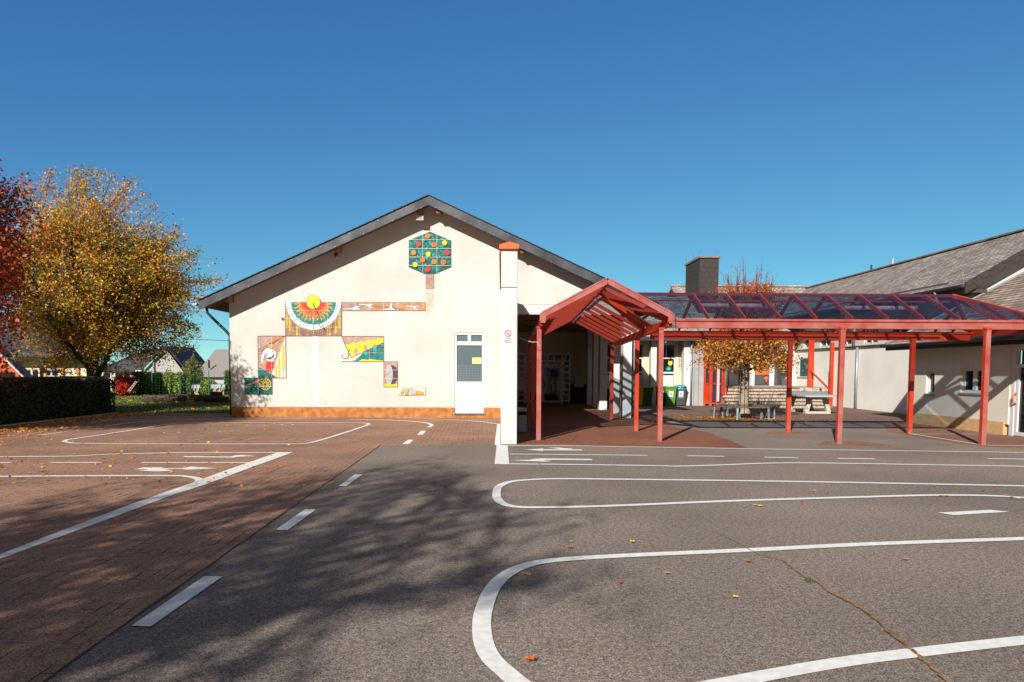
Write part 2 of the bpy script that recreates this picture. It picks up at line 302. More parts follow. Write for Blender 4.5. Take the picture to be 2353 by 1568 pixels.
# ------------------------------------------------------------------ mesh helpers
ORG = {}
def org(o): return ORG.get(o.name, Vector((0, 0, 0))) if o else Vector((0, 0, 0))
class MB:
    def __init__(s): s.v = []; s.f = []
    def add(s, vs, fs):
        o = len(s.v); s.v += [tuple(x) for x in vs]; s.f += [tuple(i+o for i in f) for f in fs]; return s
    def box(s, x0, x1, y0, y1, z0, z1):
        vs = [(x, y, z) for z in (z0, z1) for y in (y0, y1) for x in (x0, x1)]
        return s.add(vs, [(0, 2, 3, 1), (4, 5, 7, 6), (0, 1, 5, 4), (2, 6, 7, 3), (0, 4, 6, 2), (1, 3, 7, 5)])
    def bar(s, p, q, w_, h_, up=(0, 0, 1)):
        p, q = Vector(p), Vector(q); d = (q-p).normalized(); a = d.cross(Vector(up)); a = a.normalized() if a.length > 1e-6 else Vector((1, 0, 0)); b = a.cross(d)
        vs = [e+a*sx*w_/2+b*sz*h_/2 for e in (p, q) for sx, sz in ((-1, -1), (1, -1), (1, 1), (-1, 1))]
        return s.add(vs, [(3, 2, 1, 0), (4, 5, 6, 7), (0, 1, 5, 4), (1, 2, 6, 5), (2, 3, 7, 6), (3, 0, 4, 7)])
    def tube(s, pts, r, k=8, r2=None):
        pts = [Vector(p) for p in pts]; n = len(pts); rs = [r+((r2 if r2 is not None else r)-r)*i/max(1, n-1) for i in range(n)]
        o = len(s.v); up = Vector((0, 0, 1)); pa = None
        for i, p in enumerate(pts):
            d = (pts[min(i+1, n-1)]-pts[max(i-1, 0)]).normalized()
            a = d.cross(up) if pa is None else pa-d*pa.dot(d)
            if a.length < 1e-4: a = d.cross(Vector((1, 0, 0)))
            a.normalize(); pa = a; b = d.cross(a)
            for j in range(k):
                t = 2*PI*j/k; s.v.append(tuple(p+(a*math.cos(t)+b*math.sin(t))*rs[i]))
        for i in range(n-1):
            for j in range(k):
                s.f.append((o+i*k+j, o+i*k+(j+1) % k, o+(i+1)*k+(j+1) % k, o+(i+1)*k+j))
        s.f.append(tuple(o+j for j in reversed(range(k)))); s.f.append(tuple(o+(n-1)*k+j for j in range(k))); return s
    def prism(s, poly, fn, d0, d1):
        """poly: 2-D outline; fn(a, b, d) -> xyz; extruded from d0 to d1."""
        n = len(poly)
        ar = sum(poly[i][0]*poly[(i+1) % n][1]-poly[(i+1) % n][0]*poly[i][1] for i in range(n))
        if ar < 0: poly = poly[::-1]
        tri = tessellate_polygon([[Vector((a, b, 0)) for a, b in poly]])
        vs = [fn(a, b, d0) for a, b in poly]+[fn(a, b, d1) for a, b in poly]
        fs = []
        for t in tri:
            a, b, c = t
            cr = (poly[b][0]-poly[a][0])*(poly[c][1]-poly[a][1])-(poly[b][1]-poly[a][1])*(poly[c][0]-poly[a][0])
            if cr < 0: a, b, c = a, c, b
            fs.append((a, b, c)); fs.append((n+a, n+c, n+b))
        fs += [(i, n+i, n+(i+1) % n, (i+1) % n) for i in range(n)]
        return s.add(vs, fs)
    def build(s, name, m, parent=None, smooth=False, at=None, bevel=0):
        me = bpy.data.meshes.new(name); o = bpy.data.objects.new(name, me); COL.objects.link(o)
        base = Vector(at) if at is not None else org(parent)
        me.from_pydata([tuple(Vector(v)-base) for v in s.v], [], s.f); me.update()
        bm = bmesh.new(); bm.from_mesh(me); bmesh.ops.recalc_face_normals(bm, faces=bm.faces)
        bm.to_mesh(me); bm.free()
        me.materials.append(m)
        if smooth: me.polygons.foreach_set('use_smooth', [True]*len(me.polygons))
        if parent: o.parent = parent; o.location = base-org(parent)
        else: o.location = base
        ORG[o.name] = base
        if bevel:
            bv = o.modifiers.new('bevel', 'BEVEL'); bv.width = bevel; bv.segments = 2; bv.limit_method = 'ANGLE'
        return o
def tag(o, label=None, cat=None, group=None, kind=None):
    if label: o['label'] = label
    if cat: o['category'] = cat
    if group: o['group'] = group
    if kind: o['kind'] = kind
    return o
def thing(name, loc, label, cat, group=None):
    o = bpy.data.objects.new(name, None); COL.objects.link(o); o.location = loc; o.empty_display_size = .3
    ORG[o.name] = Vector(loc); return tag(o, label, cat, group)
def dup(root, loc, label=None, rz=None):
    r = root.copy(); COL.objects.link(r); r.location = loc
    if rz is not None: r.rotation_euler = (0, 0, rz)
    if label: r['label'] = label
    for ch in list(root.children):
        c = ch.copy(); COL.objects.link(c); c.parent = r
        for g_ in list(ch.children):
            d = g_.copy(); COL.objects.link(d); d.parent = c
    return r
def struct(o): o['kind'] = 'structure'; return o
FRONT = lambda y: (lambda a, b, d: (a, y-d, b))           # a panel standing at depth y, proud by d towards the camera
def text_mesh(body, name, m, parent, x, y, z, size, spacing=1.0):
    cu = bpy.data.curves.new(name, 'FONT'); cu.body = body; cu.size = size; cu.align_x = 'CENTER'; cu.extrude = .0015; cu.offset = size*.012
    cu.space_character = spacing
    t = bpy.data.objects.new(name+'_tmp', cu); COL.objects.link(t)
    dg = bpy.context.evaluated_depsgraph_get(); me = bpy.data.meshes.new_from_object(t.evaluated_get(dg))
    bpy.data.objects.remove(t); o = bpy.data.objects.new(name, me); COL.objects.link(o)
    me.materials.clear(); me.materials.append(m)
    o.rotation_euler = (PI/2, 0, 0); o.parent = parent; o.location = Vector((x, y, z))-org(parent); return o
def circ(cx, cz, r, n=24, a0=0, a1=2*PI): return [(cx+r*math.cos(a0+(a1-a0)*i/n), cz+r*math.sin(a0+(a1-a0)*i/n)) for i in range(n if abs(a1-a0) > 6.28 else n+1)]

# fast leaf meshes --------------------------------------------------
def leaf_mesh(name, P, size, m, parent=None, seed=0, flatness=0.0, at=None, aspect=.62, kind=None):
    rg = np.random.default_rng(seed); n = len(P); P = np.asarray(P, float)
    base = Vector(at) if at is not None else org(parent)
    a = rg.normal(size=(n, 3)); a[:, 2] *= (1-flatness); a /= np.linalg.norm(a, axis=1)[:, None]+1e-9
    b = rg.normal(size=(n, 3)); b[:, 2] *= (1-flatness); b -= a*np.sum(a*b, 1)[:, None]; b /= np.linalg.norm(b, axis=1)[:, None]+1e-9
    s = size*rg.uniform(.6, 1.35, (n, 1)); nr = np.cross(a, b)
    V = np.stack([P-a*s*.5, P+b*s*.5*aspect+nr*s*.08, P+a*s*.5, P-b*s*.5*aspect+nr*s*.08], 1).reshape(-1, 3)-np.array(base)
    me = bpy.data.meshes.new(name); me.vertices.add(4*n); me.vertices.foreach_set('co', V.ravel().astype(np.float32))
    me.loops.add(4*n); me.loops.foreach_set('vertex_index', np.arange(4*n, dtype=np.int32))
    me.polygons.add(n); me.polygons.foreach_set('loop_start', np.arange(0, 4*n, 4, dtype=np.int32)); me.update(calc_edges=True)
    me.materials.append(m); o = bpy.data.objects.new(name, me); COL.objects.link(o)
    if parent: o.parent = parent; o.location = base-org(parent)
    else: o.location = base
    ORG[o.name] = base
    return o
def branches(name, lines, m, parent, k=5):
    mb = MB()
    for pts, r0, r1 in lines: mb.tube(pts, r0, k, r1)
    return mb.build(name, m, parent, smooth=True)
def curve_pts(p, q, bend, n=4, rnd=random):
    p, q = Vector(p), Vector(q); L = (q-p).length; out = []
    off = Vector((rnd.uniform(-1, 1), rnd.uniform(-1, 1), rnd.uniform(-.6, 1)))*bend*L
    for i in range(n+1):
        t = i/n; out.append(p.lerp(q, t)+off*math.sin(PI*t))
    return out
def make_tree(name, base, H, tr, cc, rad, nl, ntw, lpt, lsize, lm, bm_, label, cat, seed, up=.35, group=None, twig=.9, bare=0.0, jit=.13, twm=None, clump=0):
    rnd = random.Random(seed); base = Vector(base); cc = Vector(cc); root = thing(name, base, label, cat, group)
    top = Vector((cc.x+rnd.uniform(-.2, .2), cc.y, cc.z+rad[2]*.25)); tr_pts = curve_pts(base, top, .03, 7, rnd)
    tb = MB(); tb.tube(tr_pts, tr, 10, tr*.25); tb.tube([base, base+Vector((0, 0, .3))], tr*1.45, 10, tr)
    tb.build('trunk', bm_, root, smooth=True)
    limbs = []; lines = []; pts = []
    for i in range(nl):
        t = H+(1-H)*((i+.5)/nl)**.9; j = t*7; a = int(min(6, j)); st = tr_pts[a].lerp(tr_pts[a+1], j-a)
        th = i*2.399+rnd.uniform(-.4, .4); ph = rnd.uniform(-.35, .95)*(.4+.6*i/nl)+.05
        e = cc+Vector((math.cos(th)*math.cos(ph)*rad[0], math.sin(th)*math.cos(ph)*rad[1], math.sin(ph)*rad[2]))*rnd.uniform(.55, .8)
        cp = curve_pts(st, e, .1, 5, rnd); limbs.append(cp); r = tr*.42*(1-.5*i/nl); lines.append((cp, r, r*.25))
    twigs = []; CL = []
    for i in range(clump):
        v = Vector((rnd.gauss(0, 1), rnd.gauss(0, 1), rnd.gauss(0, 1))).normalized(); CL.append(cc+Vector((v.x*rad[0], v.y*rad[1], v.z*rad[2]))*rnd.uniform(.35, 1.0)**.6)
    for i in range(ntw):
        cp = rnd.choice(limbs); j = rnd.uniform(1.2, 5); a = int(min(4, j)); st = cp[a].lerp(cp[a+1], j-a)
        # a point in the crown shell
        v = Vector((rnd.gauss(0, 1), rnd.gauss(0, 1), rnd.gauss(0, 1))).normalized()
        q = cc+Vector((v.x*rad[0], v.y*rad[1], v.z*rad[2]))*(rnd.uniform(.25, 1.0)**.5)*rnd.choice([1, 1, .97, 1.06, .9])
        if clump and rnd.random() < .8:
            k0 = rnd.choice(CL); q = k0+Vector((rnd.gauss(0, .30), rnd.gauss(0, .30), rnd.gauss(0, .22))); cp = min(rnd.sample(limbs, 5), key=lambda c_: (c_[3]-q).length); st = cp[a].lerp(cp[a+1], j-a)
        q = st.lerp(q, .5) if not clump and (q-st).length > max(rad)*.95 else q
        q.z += up*rnd.uniform(.2, 1)*rad[2]*.25
        if q.z < cc.z-rad[2]*1.02: q.z = cc.z-rad[2]*rnd.uniform(.8, 1)
        cp2 = curve_pts(st, q, .12, 4, rnd); twigs.append((cp2, .012*twig*2, .003)); n = int(lpt*rnd.uniform(.5, 1.4))
        for k_ in range(n):
            u = rnd.uniform(.25, 1.03)*4; a2 = int(min(3, u)); p = cp2[a2].lerp(cp2[a2+1], u-a2)
            jj = jit*(1.9 if rnd.random() < .3 else 1)
            pts.append((p.x+rnd.gauss(0, jj), p.y+rnd.gauss(0, jj), p.z+rnd.gauss(0, jj)))
    branches('limbs', lines, bm_, root, 6); branches('twigs', twigs, twm or bm_, root, 3)
    leaf_mesh('crown', pts, lsize, lm, root, seed)
    return root
def blob_leaves(cc, rad, n, rg, shell=.25, boxy=2.0):
    v = rg.normal(size=(n, 3)); nn = (np.abs(v)**boxy).sum(1)**(1/boxy); v /= nn[:, None]
    r = 1-shell*rg.random((n, 1))**1.5; bumps = 1+.08*np.sin(v[:, :1]*9+cc[0])+.07*np.cos(v[:, 1:2]*11+v[:, 2:3]*7)
    return np.array(cc)+v*r*bumps*np.array(rad)

# ================================================================== GROUND
def grid_ground():
    xs = [-300, -150, -90, -60, -40, -30, -22, -14.6, -9, 0, 15, 30, 50, 90, 160, 300]; ys = [-150, -60, -30, 0, 15, 28, 40, 50, 54, 60, 68, 80, 100, 150, 250, 500, 900]
    def hz(x, y):
        if x > -8: return -.03
        t = min(1, max(0, (y-53)/22)); return -.03-2.6*t*t*(3-2*t)
    vs = [(x, y, hz(x, y)) for y in ys for x in xs]; n = len(xs)
    fs = [(j*n+i, j*n+i+1, (j+1)*n+i+1, (j+1)*n+i) for j in range(len(ys)-1) for i in range(n-1)]
    mb = MB(); mb.add(vs, fs); o = mb.build('ground', M_GRASS); struct(o)
grid_ground()
def sheet(name, poly, z, m, thick=.02):
    mb = MB(); mb.prism([tuple(p) for p in poly], lambda a, b, d: (a, b, z+d), -thick, 0); return struct(mb.build(name, m))
sheet('asphalt_yard', [(-14.6, -40), (45, -40), (45, 60), (-9.6, 60), (-9.6, 28.4), (-12.5, 28.3), (-14.6, 27.6)], 0, M_ASPH, .025)
d0, d1 = G(875, 1023), G(100, 1568); dd = (d1-d0).normalized(); far = d0+dd*60
sheet('brick_paving', [(-14.59, -30), (far.x, far.y), tuple(d0), tuple(G(1149, 1022.5)), (0.2, 26.2), (-9.5, 26.2), (-9.59, 28.39), (-12.5, 28.29), (-14.59, 27.59)], .004, M_PAVE, .008)
sheet('red_brick_paving', [(0.22, 16.82)]+[tuple(G(*p)) for p in ((1500, 1028), (1722, 1032), (1672, 1010), (1617, 992), (1560, 984))]+[(5.3, 26), (5.3, 38.5), (0.22, 38.5)], .004, M_PAVE2, .008)
sheet('courtyard_paving', [(5.32, 24.3), (7, 24.6), (9, 24.8), (12, 24.3), (13.2, 23.6), (16.8, 24), (16.8, 41), (5.32, 41)], .004, M_YARD, .008)
def patch(u, v, pts):
    sheet('red_asphalt_patch', [tuple(G(u+a, v+b)) for a, b in pts], .0035, M_PATCH, .006)
patch(1929, 1021, [(-55, 3), (-40, -5), (0, -8), (60, -5), (115, 2), (120, 6), (20, 5)])
patch(1812, 996, [(-60, 2), (-40, -5), (20, -5), (60, 1), (10, 3)])
sheet('red_asphalt_patch', [(11.1, 16.9), (11.2, 20.5), (12.6, 23.4), (14.4, 24.2), (14.4, 12), (13.0, 14)], .0036, M_PATCH, .006)
# thin joint where the asphalt meets the pavers
mb = MB(); rj = random.Random(4); p_ = []
for i in range(90):
    q = d0+dd*(i*.3); p_.append((q.x+rj.uniform(-.008, .008), q.y+rj.uniform(-.008, .008), rj.uniform(.004, .012)))
nrm = Vector((-dd.y, dd.x))
for a, b in zip(p_, p_[1:]):
    mb.prism([(a[0]-nrm.x*a[2], a[1]-nrm.y*a[2]), (b[0]-nrm.x*b[2], b[1]-nrm.y*b[2]), (b[0]+nrm.x*b[2], b[1]+nrm.y*b[2]), (a[0]+nrm.x*a[2], a[1]+nrm.y*a[2])], lambda x, y, d: (x, y, d), .006, .0075)
struct(mb.build('paving_joint', mat('mossy_joint', (.03, .022, .015), .95, col2=(.09, .07, .03), scale=20)))
# the kerb edging beside the lawn
mb = MB(); mb.box(-9.75, -9.6, 26.3, 27.9, -.02, .05); mb.box(-14.75, -14.6, -30, 27.6, -.03, .06); struct(mb.build('edging_kerb', M_CONCG))

# ------------------------------------------------------------------ painted traffic-training lines
def smooth(pts, k=6):
    out = []
    P = [pts[0]]+pts+[pts[-1]]
    for i in range(1, len(P)-2):
        a, b, c, d = P[i-1], P[i], P[i+1], P[i+2]
        for j in range(k):
            t = j/k; out.append(.5*((2*b)+(c-a)*t+(2*a-5*b+4*c-d)*t*t+(3*b-a-3*c+d)*t**3))
    out.append(pts[-1]); return out
def ribbon(mb, P, w_, z, close=False):
    n = len(P); L, R = [], []
    for i, p in enumerate(P):
        a = P[(i-1) % n] if close or i > 0 else P[i]; b = P[(i+1) % n] if close or i < n-1 else P[i]
        d = (b-a).normalized(); q = Vector((-d.y, d.x))*w_/2; L.append(p+q); R.append(p-q)
    m = n if close else n-1
    vs = [(p.x, p.y, z) for p in L]+[(p.x, p.y, z) for p in R]
    mb.add(vs, [(i, (i+1) % n, n+(i+1) % n, n+i) for i in range(m)])
ZL = [.009]
def line(name, pts, w_=.12, sm=False, close=False):
    P = [G(*p) for p in pts]
    if sm: P = smooth(P)
    mb = MB(); ribbon(mb, P, w_, ZL[0], close); ZL[0] += .00008
    return struct(mb.build(name, M_PAINT))
def poly(name, pts):
    mb = MB(); q = [tuple(G(*p)) for p in pts]; z = ZL[0]; ZL[0] += .00008
    mb.prism(q, lambda a, b, d: (a, b, z+d), -.001, 0); return struct(mb.build(name, M_PAINT))
RL = 'painted_line'
line(RL, [(2420, 1236), (2353, 1239.5), (2000, 1252), (1700, 1267), (1450, 1278), (1300, 1287), (1225, 1297), (1170, 1318), (1132, 1354), (1110, 1410), (1108, 1460), (1122, 1505), (1160, 1545), (1230, 1590), (1400, 1615), (1600, 1585), (1900, 1530), (2100, 1503), (2353, 1474), (2500, 1462)], .13, True)
line(RL, [(2500, 1121), (2353, 1118), (2000, 1111), (1700, 1106), (1450, 1103), (1300, 1101.5), (1230, 1103), (1175, 1108), (1147, 1119), (1141, 1133), (1143, 1147), (1156, 1159), (1185, 1166), (1250, 1167.5), (1400, 1164), (1700, 1152), (2000, 1143), (2150, 1139.3), (2270, 1140.5), (2353, 1145), (2500, 1156)], .12, True)
line(RL, [(1150, 1067.3), (1300, 1068.5), (1500, 1071.3), (1560, 1072.5), (1650, 1070), (1800, 1065), (2000, 1067), (2353, 1073), (2600, 1078)], .11, True)
line(RL, [(1166, 1025.2), (1300, 1025.5), (1500, 1028.6), (1750, 1032.8), (2000, 1036), (2353, 1041), (2600, 1045)], .10, True)
line(RL, [(1171, 1044.5), (1488, 1047.7)], .10)
for a, b in (((1580, 1048.6), (1664, 1050)), ((1757, 1052), (1835, 1053.3)), ((1925, 1054.6), (2010, 1055.8)), ((2270, 1055.4), (2400, 1057))): line(RL, [a, b], .11)
poly('stop_bar', [(1142.7, 974.5), (1149.2, 974.8), (1149, 1023), (1166.6, 1024.8), (1170, 1067.8), (1136.5, 1067.8), (1141.2, 1024.6), (1136.5, 1022.6)])
def cp4(pts): return [(1005.3+.3665*a, 517+.3665*b) for a, b in pts]
poly('arrow_marking', cp4([(550, 1412), (662, 1405), (662, 1409.5), (905, 1411), (908, 1417), (662, 1416), (662, 1420)]))
poly('arrow_marking', cp4([(690, 1400), (765, 1399.5), (800, 1404), (845, 1405), (842, 1409), (815, 1410.5), (772, 1409.5), (740, 1404)]))
poly('arrow_marking', cp4([(470, 1478), (575, 1477), (610, 1470), (650, 1467.5), (966, 1471), (972, 1478), (690, 1476.5), (660, 1480), (715, 1483), (690, 1487), (560, 1484)]))
poly(RL, [(2156, 1180), (2276, 1173.5), (2318, 1178), (2192, 1185.5)])
for q in ([(303, 1441), (346, 1443), (512, 1327), (469, 1327)], [(634, 1219.5), (661, 1220.5), (727, 1172), (702, 1171.5)], [(778.5, 1118.5), (796, 1118.8), (833, 1092), (815.5, 1091.8)],
          [(924.5, 1021.3), (940, 1021.5), (950.5, 1011.8), (938, 1011.5)], [(959, 1000), (971, 1000.3), (979, 991), (967.5, 990.8)]): poly(RL, q)
poly('stop_line', [(-60, 1299), (-60, 1309), (0, 1287), (200, 1213), (400, 1138), (467.7, 1116.5), (560, 1082), (673.8, 1040.4), (640, 1040.4), (520, 1082), (453, 1107), (300, 1161), (0, 1276)])
line(RL, [(-300, 1052.5), (0, 1050.7), (165.6, 1049.5), (256.6, 1044.8), (430.5, 1041.6), (642, 1041.4)], .10, True)
for a, b in (((-130, 1064.5), (27, 1064.4)), ((117, 1064.4), (231, 1064.3)), ((325, 1064.4), (585, 1064.4))): line(RL, [a, b], .10)
line(RL, [(-300, 1099), (0, 1096.5), (150, 1095.3), (380, 1094.5), (425, 1096.3), (450, 1100), (458, 1105), (452, 1111), (434, 1121), (418, 1128)], .12, True)
def c8(pts): return [(.4139*a*1.0, 927.0-7.9+.4139*b) for a, b in pts]
poly('arrow_marking', c8([(1015, 316), (1280, 318), (1300, 312), (1345, 309), (1420, 315), (1330, 318.5), (1300, 323), (1030, 321)]))
poly('arrow_marking', c8([(745, 388), (800, 378), (905, 378), (898, 383), (1015, 384), (1060, 374), (1205, 383), (1040, 391), (1000, 387), (905, 387), (965, 395), (880, 401), (770, 396), (830, 389)]))
line(RL, [(147, 1015.4), (160, 1018.3), (200, 1020.2), (455, 1021.4), (640, 1021.6), (700, 1020.2), (738, 1012), (790, 996), (842, 978.6), (847, 975), (828, 972.6), (747, 972.2), (538, 971.7), (434.6, 972), (385, 976), (290, 991.5), (190, 1006.5), (155, 1011.5)], .10, True, True)
line(RL, [(240, 981), (314.6, 970.8), (413.9, 965.7), (536, 963.6)], .10, True)
line(RL, [(83, 1001.9), (153, 993.6)], .09); line(RL, [(633, 963.8), (704, 963.8)], .09)
line(RL, [(805, 964.6), (890, 966), (945, 969), (980, 973), (992, 978), (985, 983)], .12, True)
line(RL, [(207, 972), (289.7, 961.7), (413.9, 957.8), (560, 957.0), (804, 957.8), (930, 961), (1040, 965.5), (1098, 969.3), (1143, 975)], .09, True)
line(RL, [(2095.7, 998.3), (2304.5, 999)], .06); line(RL, [(2095.7, 998.3), (2170, 1010), (2252, 1023)], .07); line(RL, [(2268, 1024.4), (2400, 1026)], .07)
# faint chalk drawings on the pavers
rc = random.Random(11)
for cx, cy, rx, c in ((395, 995.5, 20, (.32, .52, .36)), (520, 992, 18, (.32, .50, .36)), (660, 977, 14, (.6, .6, .62)), (590, 979, 20, (.6, .55, .4))):
    mb = MB(); P = [G(cx+rx*math.cos(t*.5)*(1+rc.uniform(-.15, .15)), cy+1.9*math.sin(t*.5)) for t in range(14)]
    ribbon(mb, P, .035, ZL[0]); ZL[0] += .0001
    struct(mb.build('chalk_scribble', flat('chalk_%d' % int(cx), c, .95)))
for x0, y0 in ((430, 1008), (505, 1006), (640, 1009), (700, 1008), (560, 1005)):
    mb = MB(); ribbon(mb, [G(x0, y0+8), G(x0+40, y0)], .03, ZL[0]); ZL[0] += .0001
    struct(mb.build('chalk_scribble', flat('chalk_line', (.58, .46, .30), .95)))
# the crack through the asphalt, filled with dry moss
CR = [(1640, 1222), (1690, 1248), (1735, 1272), (1760, 1282), (1795, 1290), (1815, 1305), (1850, 1328), (1885, 1345), (1900, 1362), (1945, 1384), (1985, 1408), (2020, 1432), (2055, 1465), (2090, 1492), (2112, 1512), (2150, 1545), (2200, 1590)]
mb = MB(); rr = random.Random(5)
P = smooth([G(u+rr.uniform(-2, 2), v) for u, v in CR], 8)
P = [p+Vector((rr.uniform(-.012, .012), rr.uniform(-.012, .012))) for p in P]
for i in range(len(P)-1):
    a, b = P[i], P[i+1]; t = i/len(P); wd = .003+.012*min(1, t*1.6)*rr.uniform(.2, 1.2)
    dn = (b-a).normalized(); q = Vector((-dn.y, dn.x))
    mb.add([(a.x-q.x*wd, a.y-q.y*wd, .0135), (b.x-q.x*wd, b.y-q.y*wd, .0135), (b.x+q.x*wd, b.y+q.y*wd, .0135), (a.x+q.x*wd, a.y+q.y*wd, .0135)], [(0, 1, 2, 3)])
struct(mb.build('asphalt_crack', mat('dry_moss', (.17, .085, .045), .95, col2=(.34, .17, .07), scale=12)))
mb = MB()
for k in range(26):
    q = G(1857+rr.gauss(0, 5), 1337+rr.gauss(0, 1.5)); mb.tube([(q.x, q.y, .01), (q.x+rr.uniform(-.01, .01), q.y, .03)], .008, 5, .003)
tag(mb.build('moss_tuft', flat('green_moss', (.055, .075, .01), .9), at=(mb.v[0][0], mb.v[0][1], .01)), 'small green tuft of moss growing in the asphalt crack', 'moss')

# ================================================================== SPORTS HALL
YW = 26.0
hall = thing('school_hall', (-2.5, YW, 0), 'cream gabled school hall with grey edged roof, ochre plinth and tile pictures', 'building')
XL, XR, XA, ZA, SL, YV = -9.7, 4.75, -2.51, 7.74, .457, 25.3
roofz = lambda x: ZA-.19-SL*abs(x-XA)           # underside of the roof deck
def gcol(mb, x0, x1, zb, y0=YW, y1=YW+.3):
    vs = [(x0, y0, zb), (x1, y0, zb), (x1, y0, roofz(x1)), (x0, y0, roofz(x0)), (x0, y1, zb), (x1, y1, zb), (x1, y1, roofz(x1)), (x0, y1, roofz(x0))]
    mb.add(vs, [(0, 1, 2, 3), (7, 6, 5, 4), (0, 4, 5, 1), (3, 2, 6, 7), (0, 3, 7, 4), (1, 5, 6, 2)])
DX0, DX1, DZ0, DZ1 = -1.66, -.60, .18, 3.07
XS = 0.42                                      # the porch starts here
mb = MB(); gcol(mb, XL, XA, .38); gcol(mb, XA, DX0, .38); gcol(mb, DX0, DX1, DZ1); gcol(mb, DX1, XS, .38); gcol(mb, XS, XR-.02, 4.10)
mb.box(XL, XL+.3, YW+.3, 45, 0, roofz(XL))
wall = mb.build('wall', M_WALL, hall)
mb = MB(); mb.box(XL+.01, DX0, YW-.02, YW+.28, 0, .38); mb.box(DX1, XS, YW-.02, YW+.28, 0, .38); mb.box(DX0, DX1, YW-.02, YW+.28, 0, DZ0-.04)
mb.build('plinth', M_PLINTH, hall)
mb = MB(); mb.box(-4.97-.13, -4.97+.13, YW-.003, YW, .39, 3.02)
q0, q1 = A(718, 776, YW), A(732, 776, YW)
mb = MB(); mb.box(q0.x, q1.x, YW-.004, YW-.0005, .385, A(720, 773, YW).y); mb.build('painted_stripe', M_PATCHW, hall)
a0, a1 = A(978, 664, YW), A(997, 712, YW)
mb = MB(); mb.prism([(a0.x, a0.y), (a1.x, a0.y), (a1.x, a1.y+.12), (a1.x-.16, a1.y-.07), (a0.x, a1.y-.28)], FRONT(YW), .0005, .005); mb.build('bare_tile_bed', mat('old_tile_bed', (.47, .42, .33), .95, var=.1, scale=8), hall)
# window door in the gable
wd = MB(); fw = .075; y0, y1 = YW+.03, YW+.11
def frame_rect(mb, x0, x1, z0, z1, y0, y1, f): mb.box(x0, x0+f, y0, y1, z0, z1); mb.box(x1-f, x1, y0, y1, z0, z1); mb.box(x0+f, x1-f, y0, y1, z0, z0+f); mb.box(x0+f, x1-f, y0, y1, z1-f, z1)
zt = A(1078, 790, YW).y; zp = A(1078, 880, YW).y
frame_rect(wd, DX0, DX1, DZ0, DZ1, y0, y1, fw); wd.box(DX0+fw, DX1-fw, y0, y1, zt-.06, zt+.08); wd.box(DX0+fw, DX1-fw, y0, y1, zp-.09, zp+.04)
wd.box((DX0+DX1)/2-.06, (DX0+DX1)/2+.06, y0, y1, zt+.08, DZ1-fw)
win = wd.build('window_door', M_WHITEP, hall, bevel=.004)
mb = MB(); xm = (DX0+DX1)/2
mb.box(DX0+fw, DX1-fw, y0+.05, y0+.06, zp+.04, zt-.06); mb.box(DX0+fw, xm-.06, y0+.05, y0+.06, zt+.08, DZ1-fw); mb.box(xm+.06, DX1-fw, y0+.05, y0+.06, zt+.08, DZ1-fw)
mb.build('pane', M_GLASSB, win)
mb = MB(); mb.box(DX0+fw, DX1-fw, y0+.012, y0+.05, DZ0+fw, zp-.09); mb.build('panel', M_WHITEP, win)
mb = MB(); frame_rect(mb, DX0+fw+.05, DX1-fw-.05, zp+.06, zp+.62, y0+.045, y0+.049, .012)
for i in range(1, 8): x = DX0+fw+.05+i*(DX1-DX0-2*fw-.1)/8; mb.box(x-.004, x+.004, y0+.045, y0+.049, zp+.072, zp+.608)
for i in range(1, 6): z = zp+.06+i*.0933; mb.box(DX0+fw+.062, DX1-fw-.062, y0+.0455, y0+.0485, z-.004, z+.004)
mb.build('grille', flat('grey_wire', (.16, .19, .19), .5), win)
mb = MB(); c0, c1 = A(1085, 822, YW), A(1106, 836, YW); mb.box(c0.x, c1.x, y0+.044, y0+.0445, c1.y, c0.y); mb.build('notice', flat('yellow_notice', (.75, .68, .22), .7), win)
mb = MB(); mb.box(c0.x+.02, c1.x-.02, y0+.0425, y0+.0435, c0.y-.07, c0.y-.02); mb.build('notice_heading', flat('green_notice_band', (.35, .50, .30), .7), win)
mb = MB(); mb.box(DX0-.05, DX1+.03, YW-.09, YW+.05, DZ0-.04, DZ0-.012); mb.build('threshold', M_GALV, win)
# roof: two slabs, verge trims, rafters
def slab(mb, xe, y0, y1, th):
    s = 1 if xe > XA else -1; ze = ZA-SL*abs(xe-XA)
    vs = [(XA, y0, ZA), (xe, y0, ze), (xe, y0, ze-th), (XA, y0, ZA-th), (XA, y1, ZA), (xe, y1, ze), (xe, y1, ze-th), (XA, y1, ZA-th)]
    mb.add(vs, [(0, 1, 2, 3), (7, 6, 5, 4), (0, 4, 5, 1), (3, 2, 6, 7), (1, 5, 6, 2)])
XEL, XER = -10.48, 5.5
mb = MB(); slab(mb, XEL, YV+.03, 46, .10); slab(mb, XER, YV+.03, 46, .10); mb.build('roof', M_SLX, hall)
mb = MB()
for s, xe in ((-1, XEL), (1, XER)):
    n = 34
    for i in range(n):
        x0 = XA+(xe-XA)*i/n; x1 = XA+(xe-XA)*(i+1.15)/n
        z0, z1 = ZA-SL*abs(x0-XA), ZA-SL*abs(x1-XA)
        mb.bar((x0, YV-.02, z0+.015), (x1, YV-.02, z1+.028), .12, .018, (0, 0, 1))
mb.build('verge_slate', flat('black_slate_edge', (.03, .03, .035), .6), hall)
mb = MB()
